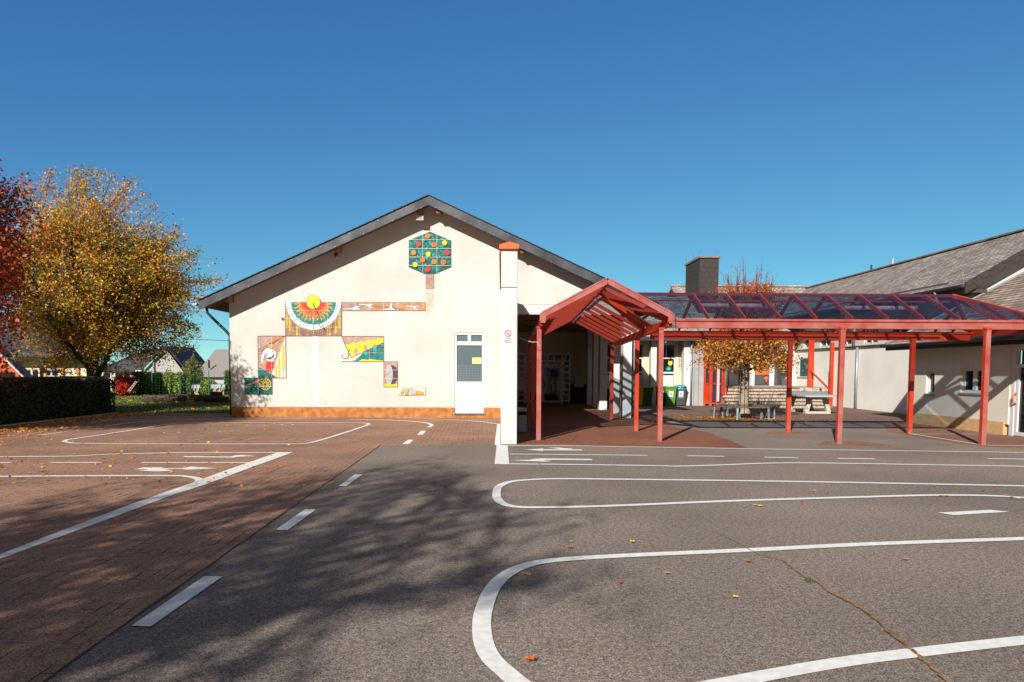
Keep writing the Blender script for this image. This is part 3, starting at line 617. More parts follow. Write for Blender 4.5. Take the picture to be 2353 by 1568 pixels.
for s, xe in ((-1, XEL), (1, XER)):
    segs = [0, .3, .58, .86, 1]
    for a, b in zip(segs, segs[1:]):
        x0, x1 = XA+(xe-XA)*a, XA+(xe-XA)*b-.004*s; z0, z1 = ZA-SL*abs(x0-XA), ZA-SL*abs(x1-XA)
        h = .315
        vs = [(x0, YV-.03, z0), (x1, YV-.03, z1), (x1, YV-.03, z1-h), (x0, YV-.03, z0-h)]
        vs += [(x, YV+.025, z) for x, y, z in vs]
        mb.add(vs, [(0, 1, 2, 3), (7, 6, 5, 4), (0, 4, 5, 1), (3, 2, 6, 7), (0, 3, 7, 4), (1, 5, 6, 2)])
mb.build('verge_board', M_ZINC, hall)
for s, xe in ((-1, XEL), (1, XER)):
    for k in range(16):
        mb = MB(); t = (k+.5)/16; x = XA+(xe-XA)*t; z = ZA-SL*abs(x-XA)-(.06 if k % 2 else .29); mb.tube([(x, YV-.03, z), (x, YV-.037, z)], .012, 8); mb.build('verge_screw', M_STEEL, hall)
mb = MB()
for s, xe in ((-1, XEL), (1, XER)):
    vs = [(XA, YV+.026, ZA-.101-.08), (xe, YV+.026, ZA-SL*abs(xe-XA)-.181), (xe, 46, ZA-SL*abs(xe-XA)-.181), (XA, 46, ZA-.181)]
    mb.add(vs, [(0, 1, 2, 3)])
mb.build('roof_underside', mat('brown_soffit_boards', (.20, .10, .05), .8, var=.2), hall)
for u, v in ((525, 690), (776, 578), (966, 490), (1008, 488), (1200, 575), (1380, 660)):
    p = A(u, v, YV+.35); z = ZA-SL*abs(p.x-XA)-.19-.11
    mb = MB(); mb.box(p.x-.07, p.x+.07, YV+.12, YW, z-.11, z+.105); mb.build('purlin_end', M_WOODB, hall)
# gutters and rainwater pipe
mb = MB(); ze = ZA-SL*abs(XEL-XA); prof = [(XEL-.13+.085*math.cos(t), ze-.09+.085*math.sin(t)) for t in np.linspace(PI, 2*PI, 9)]; prof += [(a*.0+XEL-.13+.078*math.cos(t), ze-.09+.078*math.sin(t)) for t, a in zip(np.linspace(2*PI, PI, 9), [0]*9)]
mb.prism(prof, lambda a, b, d: (a, d, b), YV-.06, 46); mb.prism(circ(XEL-.13, ze-.09, .08, 12, PI, 2*PI), lambda a, b, d: (a, d, b), YV-.065, YV-.055)
gut = mb.build('gutter', M_GALV, hall)
mb = MB(); P = [(XEL-.10, YV+.9, ze-.17), (XEL-.08, YV+.9, ze-.35), (XEL+.05, YV+.95, ze-.5), (XL-.2, YW+.2, ze-1.0), (XL-.09, YW+.25, ze-1.15), (XL-.09, YW+.25, ze-1.4), (XL-.09, YW+.25, .05)]
mb.tube(P, .05, 10); mb.build('downpipe', M_ZINC, hall, smooth=True)
mb = MB()
for i in range(7): mb.tube([(XEL+.35+i*.055, YV+.5, ze+.17), (XEL+.3+i*.055, YV+.5, ze+.42)], .007, 5)
mb.build('leaf_rake', M_ZINC, hall)
mb = MB(); mb.tube([(XA+.04, YV+.3, ZA), (XA+.01, YV+.3, ZA+.32)], .004, 4); mb.build('lightning_rod', M_STEEL, hall)
# porch under the right half of the hall
PT = 3.74
mb = MB(); mb.box(XS, XR+.05, YW-.012, YW+.3, PT, 4.10); mb.box(XS, XR+.06, YW-.03, YW+.02, 4.10, 4.125); mb.box(XR-.01, XR+.05, YW+.3, 44, PT, 4.1); mb.build('fascia', M_CREAM, hall)
mb = MB(); mb.box(XS, XR-.02, YW+.3, 38, PT, PT+.05); mb.build('porch_ceiling', M_SOFF, hall)
for i, (x, y) in enumerate(((1.6, 29), (1.6, 33), (3.2, 29), (3.2, 31), (3.2, 33), (3.2, 35))):
    mb = MB(); mb.box(x-.6, x+.6, y-.12, y+.12, PT-.03, PT-.002); mb.build('ceiling_light', M_DARK, hall)
EX0, EX1, EZ = .86, 3.70, 2.62
mb = MB(); mb.box(XS, EX0, 38, 38.3, 1.0, PT); mb.box(EX0, EX1, 38, 38.3, EZ, PT); mb.box(EX1, XR-.1, 38, 38.3, 1.0, PT); mb.box(XS-.02, XS+.0, YW+.3, 38, 0, PT); mb.build('porch_wall', M_WALLY, hall)
mb = MB(); mb.box(XS, EX0, 37.99, 38.3, 0, 1.0); mb.build('porch_plinth', M_WALLD, hall); mb = MB(); mb.box(EX1, XR-.1, 37.99, 38.3, 0, 1.0); mb.build('porch_plinth', M_WALLD, hall)
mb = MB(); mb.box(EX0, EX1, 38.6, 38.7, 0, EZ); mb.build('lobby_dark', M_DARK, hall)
# glazed entrance
E = MB(); Y0, Y1 = 38.02, 38.1; f = .09
sx = A(1206, 900, 38).x; rx_ = A(1291, 900, 38).x
E.box(EX0, EX0+f, Y0, Y1, 0, EZ); E.box(EX1-f, EX1, Y0, Y1, 0, EZ); E.box(sx-.05, sx+.05, Y0, Y1, 0, EZ-f); E.box(rx_-.03, rx_+.07, Y0, Y1, 0, EZ-f); E.box(EX0+f, EX1-f, Y0, Y1, EZ-f, EZ)
zs = [.08+.302*i for i in range(8)]
for z in zs:
    E.box(EX0+f, sx-.05, Y0, Y1, z, z+.09); E.box(rx_+.07, EX1-f, Y0, Y1, z, z+.09)
E.box(sx+.05, rx_-.03, Y0, Y1, 1.96, 2.06); E.box(sx+.05, rx_-.03, Y0, Y1, zs[7]-.03, zs[7]+.06)
for i in range(1, 5): x = sx+.05+(rx_-sx-.08)*i/5; E.box(x-.045, x+.045, Y0+.01, Y1, 2.06, EZ-f)
fr = E.build('entrance_frame', flat('grey_white_frame', (.86, .84, .82), .5), hall)
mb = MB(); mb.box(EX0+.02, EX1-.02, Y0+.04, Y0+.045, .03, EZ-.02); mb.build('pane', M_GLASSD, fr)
xm = A(1246, 900, 38).x
for s, (x0, x1) in enumerate(((sx+.06, xm-.01), (xm+.01, rx_-.04))):
    mb = MB(); frame_rect(mb, x0, x1, .03, 1.95, Y0-.02, Y0+.035, .10); d_ = mb.build('entrance_door', flat('grey_door_frame', (.72, .72, .73), .45), hall)
    hx = xm-.07 if s == 0 else xm+.07; sg = -1 if s == 0 else 1
    mb = MB(); mb.tube([(hx, Y0-.03, .78), (hx-sg*.0, Y0-.08, .82), (hx+sg*.08, Y0-.09, .92), (hx+sg*.08, Y0-.09, 1.05), (hx, Y0-.08, 1.15), (hx, Y0-.03, 1.2)], .017, 6); mb.build('handle', M_BLACK, d_, smooth=True)
    if s:
        mb = MB(); p0, p1 = A(1266, 857, 38), A(1283, 891, 38); mb.box(p0.x, p1.x, Y0-.004, Y0, 1.38, 1.78); mb.build('poster', flat('teal_poster', (.05, .17, .18), .7), d_)
        mb = MB(); mb.box(p0.x, p1.x, Y0-.004, Y0, 1.23, 1.34); mb.build('notice_strip', flat('grey_notice', (.20, .19, .17), .7), d_)
        mb = MB(); frame_rect(mb, p0.x+.03, p1.x-.05, .52, 1.05, Y0-.005, Y0, .03); mb.build('paper_frame', flat('paper_frame', (.32, .30, .27), .7), d_)
# concrete columns down the east side of the porch
for (u, v, y) in ((1440, 961, 26.15), (1416, 951, 28.8), (1385, 942, 31.4), (1364, 936, 33.6), (1348, 931, 35.9)):
    x = 4.62 if y < 30 else 4.5
    mb = MB(); mb.box(x-.16, x+.16, y-.0, y+.55, .42 if y > 30 and y < 33 else 0, PT if y > 27 else 5.0 if False else PT)
    c = mb.build('column', M_CONCW, hall, bevel=.012)
    if 30 < y < 33:
        mb = MB(); mb.box(x-.165, x+.165, y-.005, y+.555, 0, .42); mb.build('column_base', M_WHITEP, c)
mb = MB(); mb.box(XR-.13, XR+.02, YW+.32, YW+.5, PT-.9, PT); mb.build('corner_bracket', M_CONCW, hall)
mb = MB(); x = XR+.16; mb.tube([(x+.55, 26.3, 4.05), (x+.45, 26.3, 3.75), (x+.05, 26.3, 3.45), (x, 26.3, 3.2), (x, 26.3, .02)], .055, 10); mb.build('downpipe', M_GALV, hall, smooth=True)
mb = MB(); ze2 = ZA-SL*abs(XER-XA); mb.prism([(XER+.13+.085*math.cos(t), ze2-.09+.085*math.sin(t)) for t in np.linspace(PI, 2*PI, 9)]+[(XER+.13+.078*math.cos(t), ze2-.09+.078*math.sin(t)) for t in np.linspace(2*PI, PI, 9)], lambda a, b, d: (a, d, b), YV-.06, 46)
mb.build('gutter', M_GALV, hall)

# things fixed to the gable
p = A(966, 503, YW-.25); fl = thing('floodlight', (p.x, YW-.35, p.y), 'square halogen floodlight under the roof peak of the cream gable', 'lamp')
mb = MB(); mb.box(p.x-.13, p.x+.13, YW-.45, YW-.32, p.y-.09, p.y+.09); mb.build('housing', flat('beige_lamp_metal', (.50, .44, .34), .5), fl, bevel=.01)
mb = MB(); mb.box(p.x-.09, p.x+.09, YW-.455, YW-.451, p.y-.055, p.y+.055); mb.build('lens', mat('lamp_reflector', (.6, .6, .58), .2, metal=.7), fl)
mb = MB(); mb.bar((p.x, YW-.38, p.y+.09), (p.x, YW-.38, p.y+.27), .05, .05); mb.build('bracket', M_BLACK, fl)
p = A(773, 589, YW-.3); bl = thing('bulkhead_lamp', (p.x, YW-.35, p.y), 'small caged jar lamp hanging from a purlin end under the left roof slope', 'lamp')
mb = MB(); mb.tube([(p.x, YW-.35, p.y+.11), (p.x, YW-.35, p.y+.02)], .05, 10, .075); mb.build('lamp_cap', M_BLACK, bl)
mb = MB(); mb.tube([(p.x, YW-.35, p.y+.02), (p.x, YW-.35, p.y-.06), (p.x, YW-.35, p.y-.09)], .065, 10, .03); mb.build('glass_jar', M_GLASSB, bl, smooth=True)
p = A(650, 733, YW); br = thing('wall_socket', (p.x, YW, p.y), 'small round rusty wall fitting left of the sundial picture', 'fitting')
mb = MB(); mb.tube([(p.x, YW, p.y), (p.x, YW-.03, p.y)], .055, 14); mb.build('ring', flat('rusty_brass', (.36, .24, .15), .6), br)
mb = MB(); mb.tube([(p.x, YW-.03, p.y), (p.x, YW-.045, p.y)], .03, 10); mb.build('core', M_BLACK, br)

# ================================================================== TILE PICTURES ON THE GABLE
def gm(name, col, rough=.5, **k):
    if k.get('col2'): k['col2'] = tuple(c*.74 for c in k['col2'])
    return mat(name, tuple(c*.74 for c in col), rough, **k)
C_BROWN = gm('terracotta_glaze', (.40, .21, .13), .45, col2=(.56, .34, .24), scale=7, det=7)
C_BROWN2 = gm('orange_brown_glaze', (.46, .22, .09), .45, col2=(.60, .33, .17), scale=6, det=7)
C_PINK = gm('rosy_brown_glaze', (.42, .24, .19), .45, col2=(.56, .37, .31), scale=7, det=7)
C_TEAL = gm('teal_glaze', (.005, .19, .17), .4, col2=(.01, .32, .28), scale=9)
C_TEALD = gm('dark_teal_glaze', (.002, .075, .062), .4, col2=(.003, .13, .11), scale=9)
C_TEALL = gm('light_teal_glaze', (.01, .44, .39), .4, var=.15, scale=6)
C_YEL = gm('yellow_glaze', (.82, .68, .02), .4, var=.1, scale=5)
C_GOLD = gm('gold_glaze', (.75, .44, .03), .4, var=.15, scale=8)
C_ORA = gm('orange_glaze', (.80, .24, .015), .4, var=.1, scale=5)
C_ORD = gm('deep_orange_glaze', (.74, .11, .015), .4, col2=(.82, .24, .02), scale=9)
C_RED = gm('red_glaze', (.70, .02, .015), .4, var=.1, scale=5)
C_WHT = gm('white_glaze', (.84, .86, .85), .35, var=.03, scale=5)
C_CLEAR = gm('pale_grey_glaze', (.70, .68, .60), .45, var=.05, scale=3)
C_BLK = gm('dark_outline_glaze', (.035, .02, .02), .5)
C_LINE = gm('brown_outline_glaze', (.16, .05, .03), .5)
C_GRY = gm('stone_grey_glaze', (.36, .38, .40), .45, col2=(.50, .52, .54), scale=10)
C_GRYD = gm('dark_stone_glaze', (.07, .055, .055), .45, var=.25, scale=8)
C_SKIN = gm('amber_glaze', (.68, .38, .03), .4, var=.1)
C_CRUST = gm('crust_glaze', (.52, .34, .16), .5, col2=(.66, .50, .28), scale=14)
C_GROUT = flat('pale_grout', (.62, .66, .62), .9)
def W(pts): return [tuple(A(u, v, YW)) for u, v in pts]
k2 = lambda pts: [(430.8+.3517*a, 425.1+.3517*b) for a, b in pts]
k4 = lambda pts: [(545.7+.17952*a, 649.1+.17952*b) for a, b in pts]
k5 = lambda pts: [(775.5+.17225*a, 660.6+.17225*b) for a, b in pts]
k6 = lambda pts: [(890.4+.14655*a, 448.1+.14655*b) for a, b in pts]
class Pic:
    def __init__(s, name, label, cat, at):
        q = A(at[0], at[1], YW); s.root = thing(name, (q.x, YW, q.y), label, cat, 'tile pictures on the gable wall'); s.lv = 1
    def piece(s, name, pts, m, lv=None, sub=None):
        if lv is None: s.lv += 1; lv = s.lv
        mb = MB()
        for P in (pts if isinstance(pts[0][0], (tuple, list)) else [pts]): mb.prism(W(P), FRONT(YW), .0, .012+.0022*lv)
        return mb.build(name, m, s.root if sub is None else sub)
    def strokes(s, name, lines, wd, m, lv=None, sub=None):
        """thin drawn lines: each a list of points, wd in metres"""
        if lv is None: s.lv += 1; lv = s.lv
        mb = MB(); d = .012+.0022*lv
        for ln in lines:
            P = [Vector(p) for p in W(ln)]
            for a, b in zip(P, P[1:]):
                t = (b-a).normalized(); q = Vector((-t.y, t.x))*wd/2; e = t*wd*.25
                mb.prism([tuple(a-q-e), tuple(b-q+e), tuple(b+q+e), tuple(a+q-e)], FRONT(YW), d-.0015, d); d += .00002
        return mb.build(name, m, s.root if sub is None else sub)
def grid(x0, x1, y0, y1, nx, ny):
    L = []
    for i in range(nx+1): L.append([(x0+(x1-x0)*i/nx, y0), (x0+(x1-x0)*i/nx, y1)])
    for j in range(ny+1): L.append([(x0, y0+(y1-y0)*j/ny), (x1, y0+(y1-y0)*j/ny)])
    return L
def wheat(x, y0, y1, n, w_):
    """an ear of wheat as leaf-shaped grains either side of a stalk, S coordinates"""
    out = []
    for i in range(n):
        y = y0+(y1-y0)*i/n; h = (y1-y0)/n*1.5
        for s in (-1, 1): out.append([(x, y+h), (x+s*w_*.55, y+h*.62), (x+s*w_, y), (x+s*w_*.25, y+h*.2)])
    out.append([(x, y0+h*.4), (x-w_*.4, y0-h*.3), (x, y0-h), (x+w_*.4, y0-h*.3)])
    return out
rp = random.Random(7)
def arcp(cx, cy, r, a0, a1, n): return [(cx+r*math.cos(a0+(a1-a0)*i/n), cy+r*math.sin(a0+(a1-a0)*i/n)) for i in range(n+1)]
# 1 apple tree
t = Pic('tree_mosaic', 'teal hexagon tile tree with round fruit and brown trunk near the gable peak', 'tile picture', (988, 585))
hexp = [(988, 532.7), (1037, 553.5), (1037, 614.5), (998, 630.5), (977, 630.5), (939.5, 614.5), (939.5, 553)]
cr = t.piece('crown_panel', hexp, C_TEALD)
lm_, ll = [], []
def inhex(x, y): return 942 < x < 1034 and y > 536+abs(x-988)*.44 and y < 627-abs(x-988)*.36
for k in range(430):
    x, y = rp.uniform(941, 1035), rp.uniform(536, 627)
    if not inhex(x, y): continue
    a = rp.uniform(0, PI); L_, w_ = rp.uniform(3.2, 4.6), rp.uniform(1.1, 1.7); c, s_ = math.cos(a), math.sin(a)
    q = [(x+c*L_, y+s_*L_), (x+c*L_*.4-s_*w_, y+s_*L_*.4+c*w_), (x-c*L_*.4-s_*w_, y-s_*L_*.4+c*w_), (x-c*L_, y-s_*L_), (x-c*L_*.4+s_*w_, y-s_*L_*.4-c*w_), (x+c*L_*.4+s_*w_, y+s_*L_*.4-c*w_)]
    (lm_ if k % 3 else ll).append(q)
def leafset(name, L, m, base):
    mb = MB()
    for i, q in enumerate(L): mb.prism(W(q), FRONT(YW), .010, .012+base+.00003*i)
    o = mb.build(name, m, t.root); return tag(o, kind='stuff')
leafset('teal_leaves', lm_, C_TEAL, .003); leafset('bright_leaves', ll, C_TEALL, .0032)
t.lv = 14
t.strokes('grout', [[(971.7, 539), (971.7, 628.5)], [(1004.2, 539), (1004.2, 628.5)], [(940, 551.8), (1037, 551.8)], [(940, 571.8), (1037, 571.8)], [(940, 591.4), (1037, 591.6)], [(940, 610.8), (1037, 611)]], .011, C_GROUT)
for cx, cy, m in ((631, 650, C_ORA), (490, 774, C_RED), (727, 782, C_ORD), (895, 756, C_YEL), (411, 910, C_ORA), (640, 932, C_YEL), (935, 912, C_RED), (553, 1028, C_ORD), (728, 1053, C_ORA), (880, 1062, C_ORD), (435, 1097, C_YEL), (640, 1168, C_RED)):
    (u, v), = k6([(cx, cy)]); fr_ = t.piece('fruit', arcp(u, v, 5.7, 0, 2*PI-.26, 24), m, 18)
    t.piece('fruit_outline', arcp(u, v, 6.4, 0, 2*PI-.26, 24), C_LINE, 17, sub=fr_)
t.piece('trunk_panel', [(977.8, 631), (997.6, 631), (997.6, 663), (978, 663)], C_PINK, 1)
t.strokes('bark_lines', [[(979.5+i*3.1, 633+rp.uniform(0, 6)), (980+i*3.1, 641+rp.uniform(0, 4)), (979.3+i*3.1, 652+rp.uniform(0, 8))] for i in range(6)]+[[(978.5, 662.6), (997.4, 662.6)], [(997.2, 631), (997.4, 662.6)]], .008, C_LINE, 2)
# 2 birds
b = Pic('bird_mosaic', 'long brown tile strip with four white birds in flight', 'tile picture', (882, 705))
for i, m in enumerate((C_PINK, C_PINK, C_BROWN2, C_BROWN, C_BROWN2, C_BROWN2)):
    x0, x1 = 785.3+i*32.1, 785.3+(i+1)*32.1; b.piece('tile', [(x0, 695.2), (x1, 695.4), (x1, 714.2), (x0, 714.2)], m, 1)
b.strokes('streaks', [[(786, 697+i*2.2), (830+i*3, 698+i*2.6)] for i in range(6)]+[[(845+i*6, 702+i*1.8), (905+i*8, 706+i*1.6)] for i in range(5)], .006, C_LINE, 2)
b.strokes('grout', [[(785.3+i*32.1, 695.2), (785.3+i*32.1, 714.2)] for i in range(7)], .009, C_GROUT, 3)
b.strokes('edge', [[(785, 714.3), (978, 714.3)], [(785, 695.2), (978, 695.2)], [(977.8, 695.2), (977.8, 714.3)]], .008, C_LINE, 4)
for P in ([(75, 292), (85, 284), (190, 278), (225, 268), (245, 252), (275, 250), (318, 264), (268, 266), (262, 276), (316, 297), (240, 298), (150, 293)],
          [(280, 230), (300, 224), (400, 230), (500, 229), (455, 238), (445, 255), (478, 271), (430, 268), (390, 241), (310, 234)],
          [(590, 292), (690, 283), (706, 250), (712, 215), (735, 205), (722, 250), (735, 280), (782, 303), (700, 297), (640, 300)],
          [(905, 253), (925, 247), (990, 250), (1060, 247), (1115, 254), (1050, 262), (1040, 280), (1088, 303), (1040, 300), (1000, 262), (930, 258)]):
    bo = b.piece('bird', k5(P), C_WHT, 7); b.strokes('bird_outline', [k5(P+[P[0]])], .008, C_LINE, 6, sub=bo)
# 3 sundial
s = Pic('sundial', 'large sundial tile picture with yellow sun, flame rays and white half ring over wheat', 'sundial', (721, 733))
x0, x1, y0, y1 = 656.2, 785.2, 694.6, 772.2; cx, cy = 720.8, 694.8
s.piece('wheat_field_panel', [(x0, y0), (x1, y0), (x1, y1), (x0, y1)], C_BROWN, 1)
st = []
for i in range(62):
    x = x0+1.5+i*2.06; yb = cy+math.sqrt(max(0, 64.2**2-(x-cx)**2)) if abs(x-cx) < 64 else y0
    if yb < y1-4: st.append([(x+rp.uniform(-.4, .4), max(yb+1.5, y0+24)), (x, y1-.5)])
s.strokes('stalks', st, .006, C_LINE, 2)
dk = []
for x in [672+i*4.2 for i in range(25)]:
    yb = cy+math.sqrt(max(0, 64.2**2-(x-cx)**2)) if abs(x-cx) < 64 else y0
    for j in range(6):
        y = yb+4+j*2.3
        if y < y1-2: dk.append([(x-1.4, y), (x, y+1.1), (x+1.4, y-.2)])
s.strokes('dark_ears', dk, .011, C_LINE, 3)
for x, ya, yb, n, w_ in ((659.8, 722, 750, 9, 2.3), (666.2, 731, 760, 9, 2.3), (683, 748, 771, 7, 2.5), (757.8, 748, 771, 7, 2.4), (772, 736, 766, 9, 2.4), (780.8, 721, 756, 10, 2.3)):
    s.piece('wheat_ear', wheat(x, ya, yb, n, w_), C_YEL, 4)
s.piece('ring', arcp(cx, cy, 63.8, 0, PI, 48), C_WHT, 6)
s.strokes('ring_outline', [arcp(cx, cy, 64, 0, PI, 48)], .012, C_LINE, 7)
s.piece('teal_half_disc', arcp(cx, cy, 51.6, 0, PI, 40), C_TEAL, 8)
s.strokes('teal_waves', [[(cx+math.cos(a)*r, cy+math.sin(a)*r) for r, a in zip((33, 38, 43, 50), (a0, a0+.05, a0-.04, a0+.03))] for a0 in [.1+.098*i for i in range(31)]], .009, C_TEALD, 9)
def flames(r0, r1, m, name, lv, wob):
    n = 15; P = []
    for i in range(n):
        a = (i+.5)*PI/n; w_ = PI/n*.5; L_ = r1*(1 if i % 2 else .93)
        P += [(a-w_, r0), (a-w_*.62+wob, r0+(L_-r0)*.35), (a-w_*.2-wob, r0+(L_-r0)*.65), (a+wob*1.6, L_), (a+w_*.35-wob*.6, r0+(L_-r0)*.6), (a+w_*.55+wob, r0+(L_-r0)*.3), (a+w_, r0)]
    pts = [(cx+r*math.cos(a), cy+r*math.sin(a)) for a, r in P]; pts = [(cx+14, cy)]+[(cx+r0, cy)]+pts+[(cx-r0, cy), (cx-14, cy)]
    s.piece(name, pts, m, lv)
flames(31, 49.5, C_GOLD, 'yellow_flames', 10, .03); flames(28, 44, C_ORD, 'orange_flames', 11, .03); flames(20, 34, C_RED, 'red_flames', 12, .03)
s.strokes('hour_lines', [[(cx+math.cos(a)*52, cy+math.sin(a)*52), (cx+math.cos(a)*63.5, cy+math.sin(a)*63.5)] for a in [PI*i/12 for i in range(1, 12)]], .009, C_BLK, 13)
s.strokes('grout', [[(x0+i*32.25, y0), (x0+i*32.25, y1)] for i in (1, 2, 3)]+[[(x0, y0+j*19.4), (x1, y0+j*19.4)] for j in (1, 2, 3)], .007, C_GROUT, 13)
s.piece('sun_disc', arcp(cx-.2, cy, 15.8, 0, 2*PI-.15, 40), C_YEL, 15); s.strokes('sun_outline', [arcp(cx-.2, cy, 15.9, 0, 2*PI, 40)], .009, C_LINE, 16)
s.strokes('edge', [[(x0, y0), (x0, y1), (x1, y1), (x1, y0)]], .012, C_LINE, 5)
mb = MB(); g0 = A(719.5, 694.7, YW); g1 = A(729.5, 742, YW-.45)
mb.tube([(g0.x, YW-.03, g0.y), (g1.x-.02, YW-.42, g1.y)], .012, 6); mb.tube([(g1.x-.02, YW-.42, g1.y), (A(731, 745, YW).x, YW-.03, A(731, 745, YW).y)], .009, 5); mb.build('gnomon', M_STEEL, s.root)
# 4 sower
p = Pic('sower_mosaic', 'tall tile picture of a sower in white shirt and red trousers beside wheat', 'tile picture', (625, 820))
p.piece('brown_field', k4([(262, 686), (617, 686), (440, 1170), (440, 1222), (268, 1222)]), C_PINK, 1)
p.piece('orange_tile', k4([(441, 688), (616, 688), (575, 800), (441, 790)]), C_BROWN2, 2)
p.piece('pale_field', k4([(618, 686), (624, 1222), (440, 1222), (440, 1170)]), C_CLEAR, 2)
p.piece('furrows', k4([(268, 1085), (340, 1120), (520, 1222), (270, 1222)]), C_TEALD, 3)
p.strokes('furrow_lines', [k4([(270, 1100+j*22), (330+j*18, 1132+j*19)]) for j in range(5)]+[k4([(330, 1130+j*24), (430+j*12, 1180+j*20)]) for j in range(2)], .018, C_TEAL, 4)
p.strokes('light_rays', [k4([(612-i*3, 690), (450-i*22, 760+i*22)]) for i in range(9)]+[k4([(395, 790+i*14), (270, 860+i*18)]) for i in range(4)]+[k4([(470, 840), (560, 740)]), k4([(480, 860), (575, 750)])], .007, C_LINE, 3)
p.piece('trousers', k4([(375, 1010), (462, 1015), (465, 1080), (432, 1175), (425, 1140), (412, 1110), (402, 1148), (358, 1130)]), C_RED, 6)
p.piece('sleeve', k4([(375, 840), (330, 885), (305, 940), (300, 1000), (310, 1035), (330, 1030), (330, 985), (350, 930), (375, 905)]), C_WHT, 6)
p.piece('shirt', k4([(375, 838), (425, 855), (460, 860), (490, 890), (503, 930), (490, 965), (465, 990), (462, 1015), (380, 1010), (372, 960), (375, 905), (350, 900)]), C_WHT, 7)
p.strokes('shirt_outline', [k4([(375, 838), (330, 885), (305, 940), (300, 1000), (310, 1035)]), k4([(440, 850), (490, 890), (503, 930), (490, 965), (465, 990)]), k4([(375, 905), (372, 960), (380, 1010)])], .010, C_LINE, 8)
p.piece('shoulder_bag', k4([(375, 970), (430, 955), (470, 925), (478, 905), (470, 955), (440, 985), (400, 990)]), C_GRYD, 9)
p.strokes('bag_strap', [k4([(440, 860), (465, 910), (472, 940)])], .02, C_GRYD, 9)
p.piece('head', k4([(392, 845), (398, 800), (430, 785), (465, 795), (462, 828), (430, 858)]), C_SKIN, 9)
p.piece('hair', k4([(400, 800), (410, 775), (440, 770), (465, 785), (467, 798), (435, 786)]), C_LINE, 10)
p.piece('hand', k4([(308, 1032), (328, 1030), (345, 1045), (352, 1066), (335, 1058), (318, 1055)]), C_SKIN, 9)
for x, ya, yb, n, w_ in ((583, 810, 1110, 12, 23), (533, 950, 1195, 11, 18), (493, 1060, 1215, 8, 15)):
    (u, v0), = k4([(x, ya)]); (_, v1), = k4([(x, yb)]); p.piece('wheat_ear', wheat(u, v0, v1, n, w_*.17952), C_YEL, 6)
p.strokes('stalks', [k4([(585, 900), (587, 1222)]), k4([(535, 1000), (537, 1222)])], .007, C_LINE, 5)
p.strokes('grout', [k4([(265+i*0, 793+j*108), (620, 793+j*108)]) for j in range(4)]+[k4([(440, 688), (443, 1222)])], .007, C_GROUT, 11)
p.strokes('edge', [k4([(262, 686), (617, 686), (625, 1222), (268, 1222), (262, 686)])], .010, C_LINE, 12)
# 5 plough
p = Pic('plough_mosaic', 'dark green furrowed tile picture with a spoked cart wheel and orange plough beam', 'tile picture', (594, 887))
p.piece('dark_field', k4([(90, 1222), (447, 1222), (450, 1437), (93, 1435)]), C_TEALD, 1)
fl_ = []
for j in range(-4, 9):
    a, b_ = (95, 1225+j*36), (447, 1225+j*36+205)
    P = []
    for i in range(13):
        x = a[0]+(b_[0]-a[0])*i/12; y = a[1]+(b_[1]-a[1])*i/12
        if 1226 < y < 1432: P.append((x, y))
    if len(P) > 1: fl_.append(k4(P))
p.strokes('furrow_lines', fl_, .026, C_TEAL, 2)
p.piece('plough_beam', k4([(130, 1303), (240, 1262), (345, 1225), (375, 1205), (380, 1218), (345, 1245), (240, 1285), (135, 1318)]), C_ORD, 5)
p.strokes('share', [k4([(105, 1228), (130, 1275), (130, 1318), (150, 1380), (185, 1400)])], .012, C_BLK, 4)
(u, v), = k4([(358, 1303)])
p.piece('wheel_rim', [arcp(u, v, 13.4, 0, 2*PI-.13, 40)], C_GOLD, 5); p.piece('wheel_field', [arcp(u, v, 11.6, 0, 2*PI-.13, 40)], C_TEALD, 6)
p.strokes('wheel_outline', [arcp(u, v, 13.5, 0, 2*PI, 40)], .012, C_ORD, 6)
p.strokes('spokes', [[(u, v), (u+11.8*math.cos(a), v+11.8*math.sin(a))] for a in [PI*i/6 for i in range(12)]], .018, C_YEL, 7)
p.piece('hub', arcp(u, v, 3, 0, 2*PI-.3, 16), C_BLK, 9)
p.strokes('grout', [k4([(268, 1223), (270, 1436)]), k4([(91, 1330), (449, 1332)])], .009, C_GROUT, 10)
# 6 harvest
p = Pic('harvest_mosaic', 'tile picture of yellow grain field, teal slope and scythe below the bird strip', 'tile picture', (835, 802))
p.piece('pale_field', k5([(55, 652), (617, 652), (617, 990), (55, 990)]), C_CLEAR, 1)
p.piece('rosy_sky', k5([(58, 652), (616, 652), (616, 760), (110, 790)]), C_PINK, 2)
tp = [(113, 775)]
for i in range(42):
    x = 118+i*12; yb = 762-((x-118)/500)*85+8*math.sin(i*.7); tp += [(x, yb-9), (x+6, yb+3)]
tp = [q for q in tp if q[0] < 613]+[(614, 680), (614, 740), (340, 862), (190, 938)]
p.piece('grain_field', k5(tp), C_YEL, 3)
p.piece('teal_slope', k5([(614, 738), (345, 870), (240, 975), (205, 986), (614, 988)]), C_TEAL, 4)
p.strokes('slope_lines', [k5([(600-i*22, 760+i*10), (590-i*22, 870+i*2), (600-i*24, 960)]) for i in range(14)], .008, C_TEALD, 5)
p.piece('scythe_blade', k5([(186, 940), (340, 870), (300, 920), (240, 965), (204, 984)]), flat('lilac_grey_glaze', (.50, .48, .52), .4), 6)
p.piece('grass_edge', k5([(290, 984), (330, 960), (400, 966), (440, 958), (520, 970), (612, 978), (612, 988), (290, 988)]), C_YEL, 6)
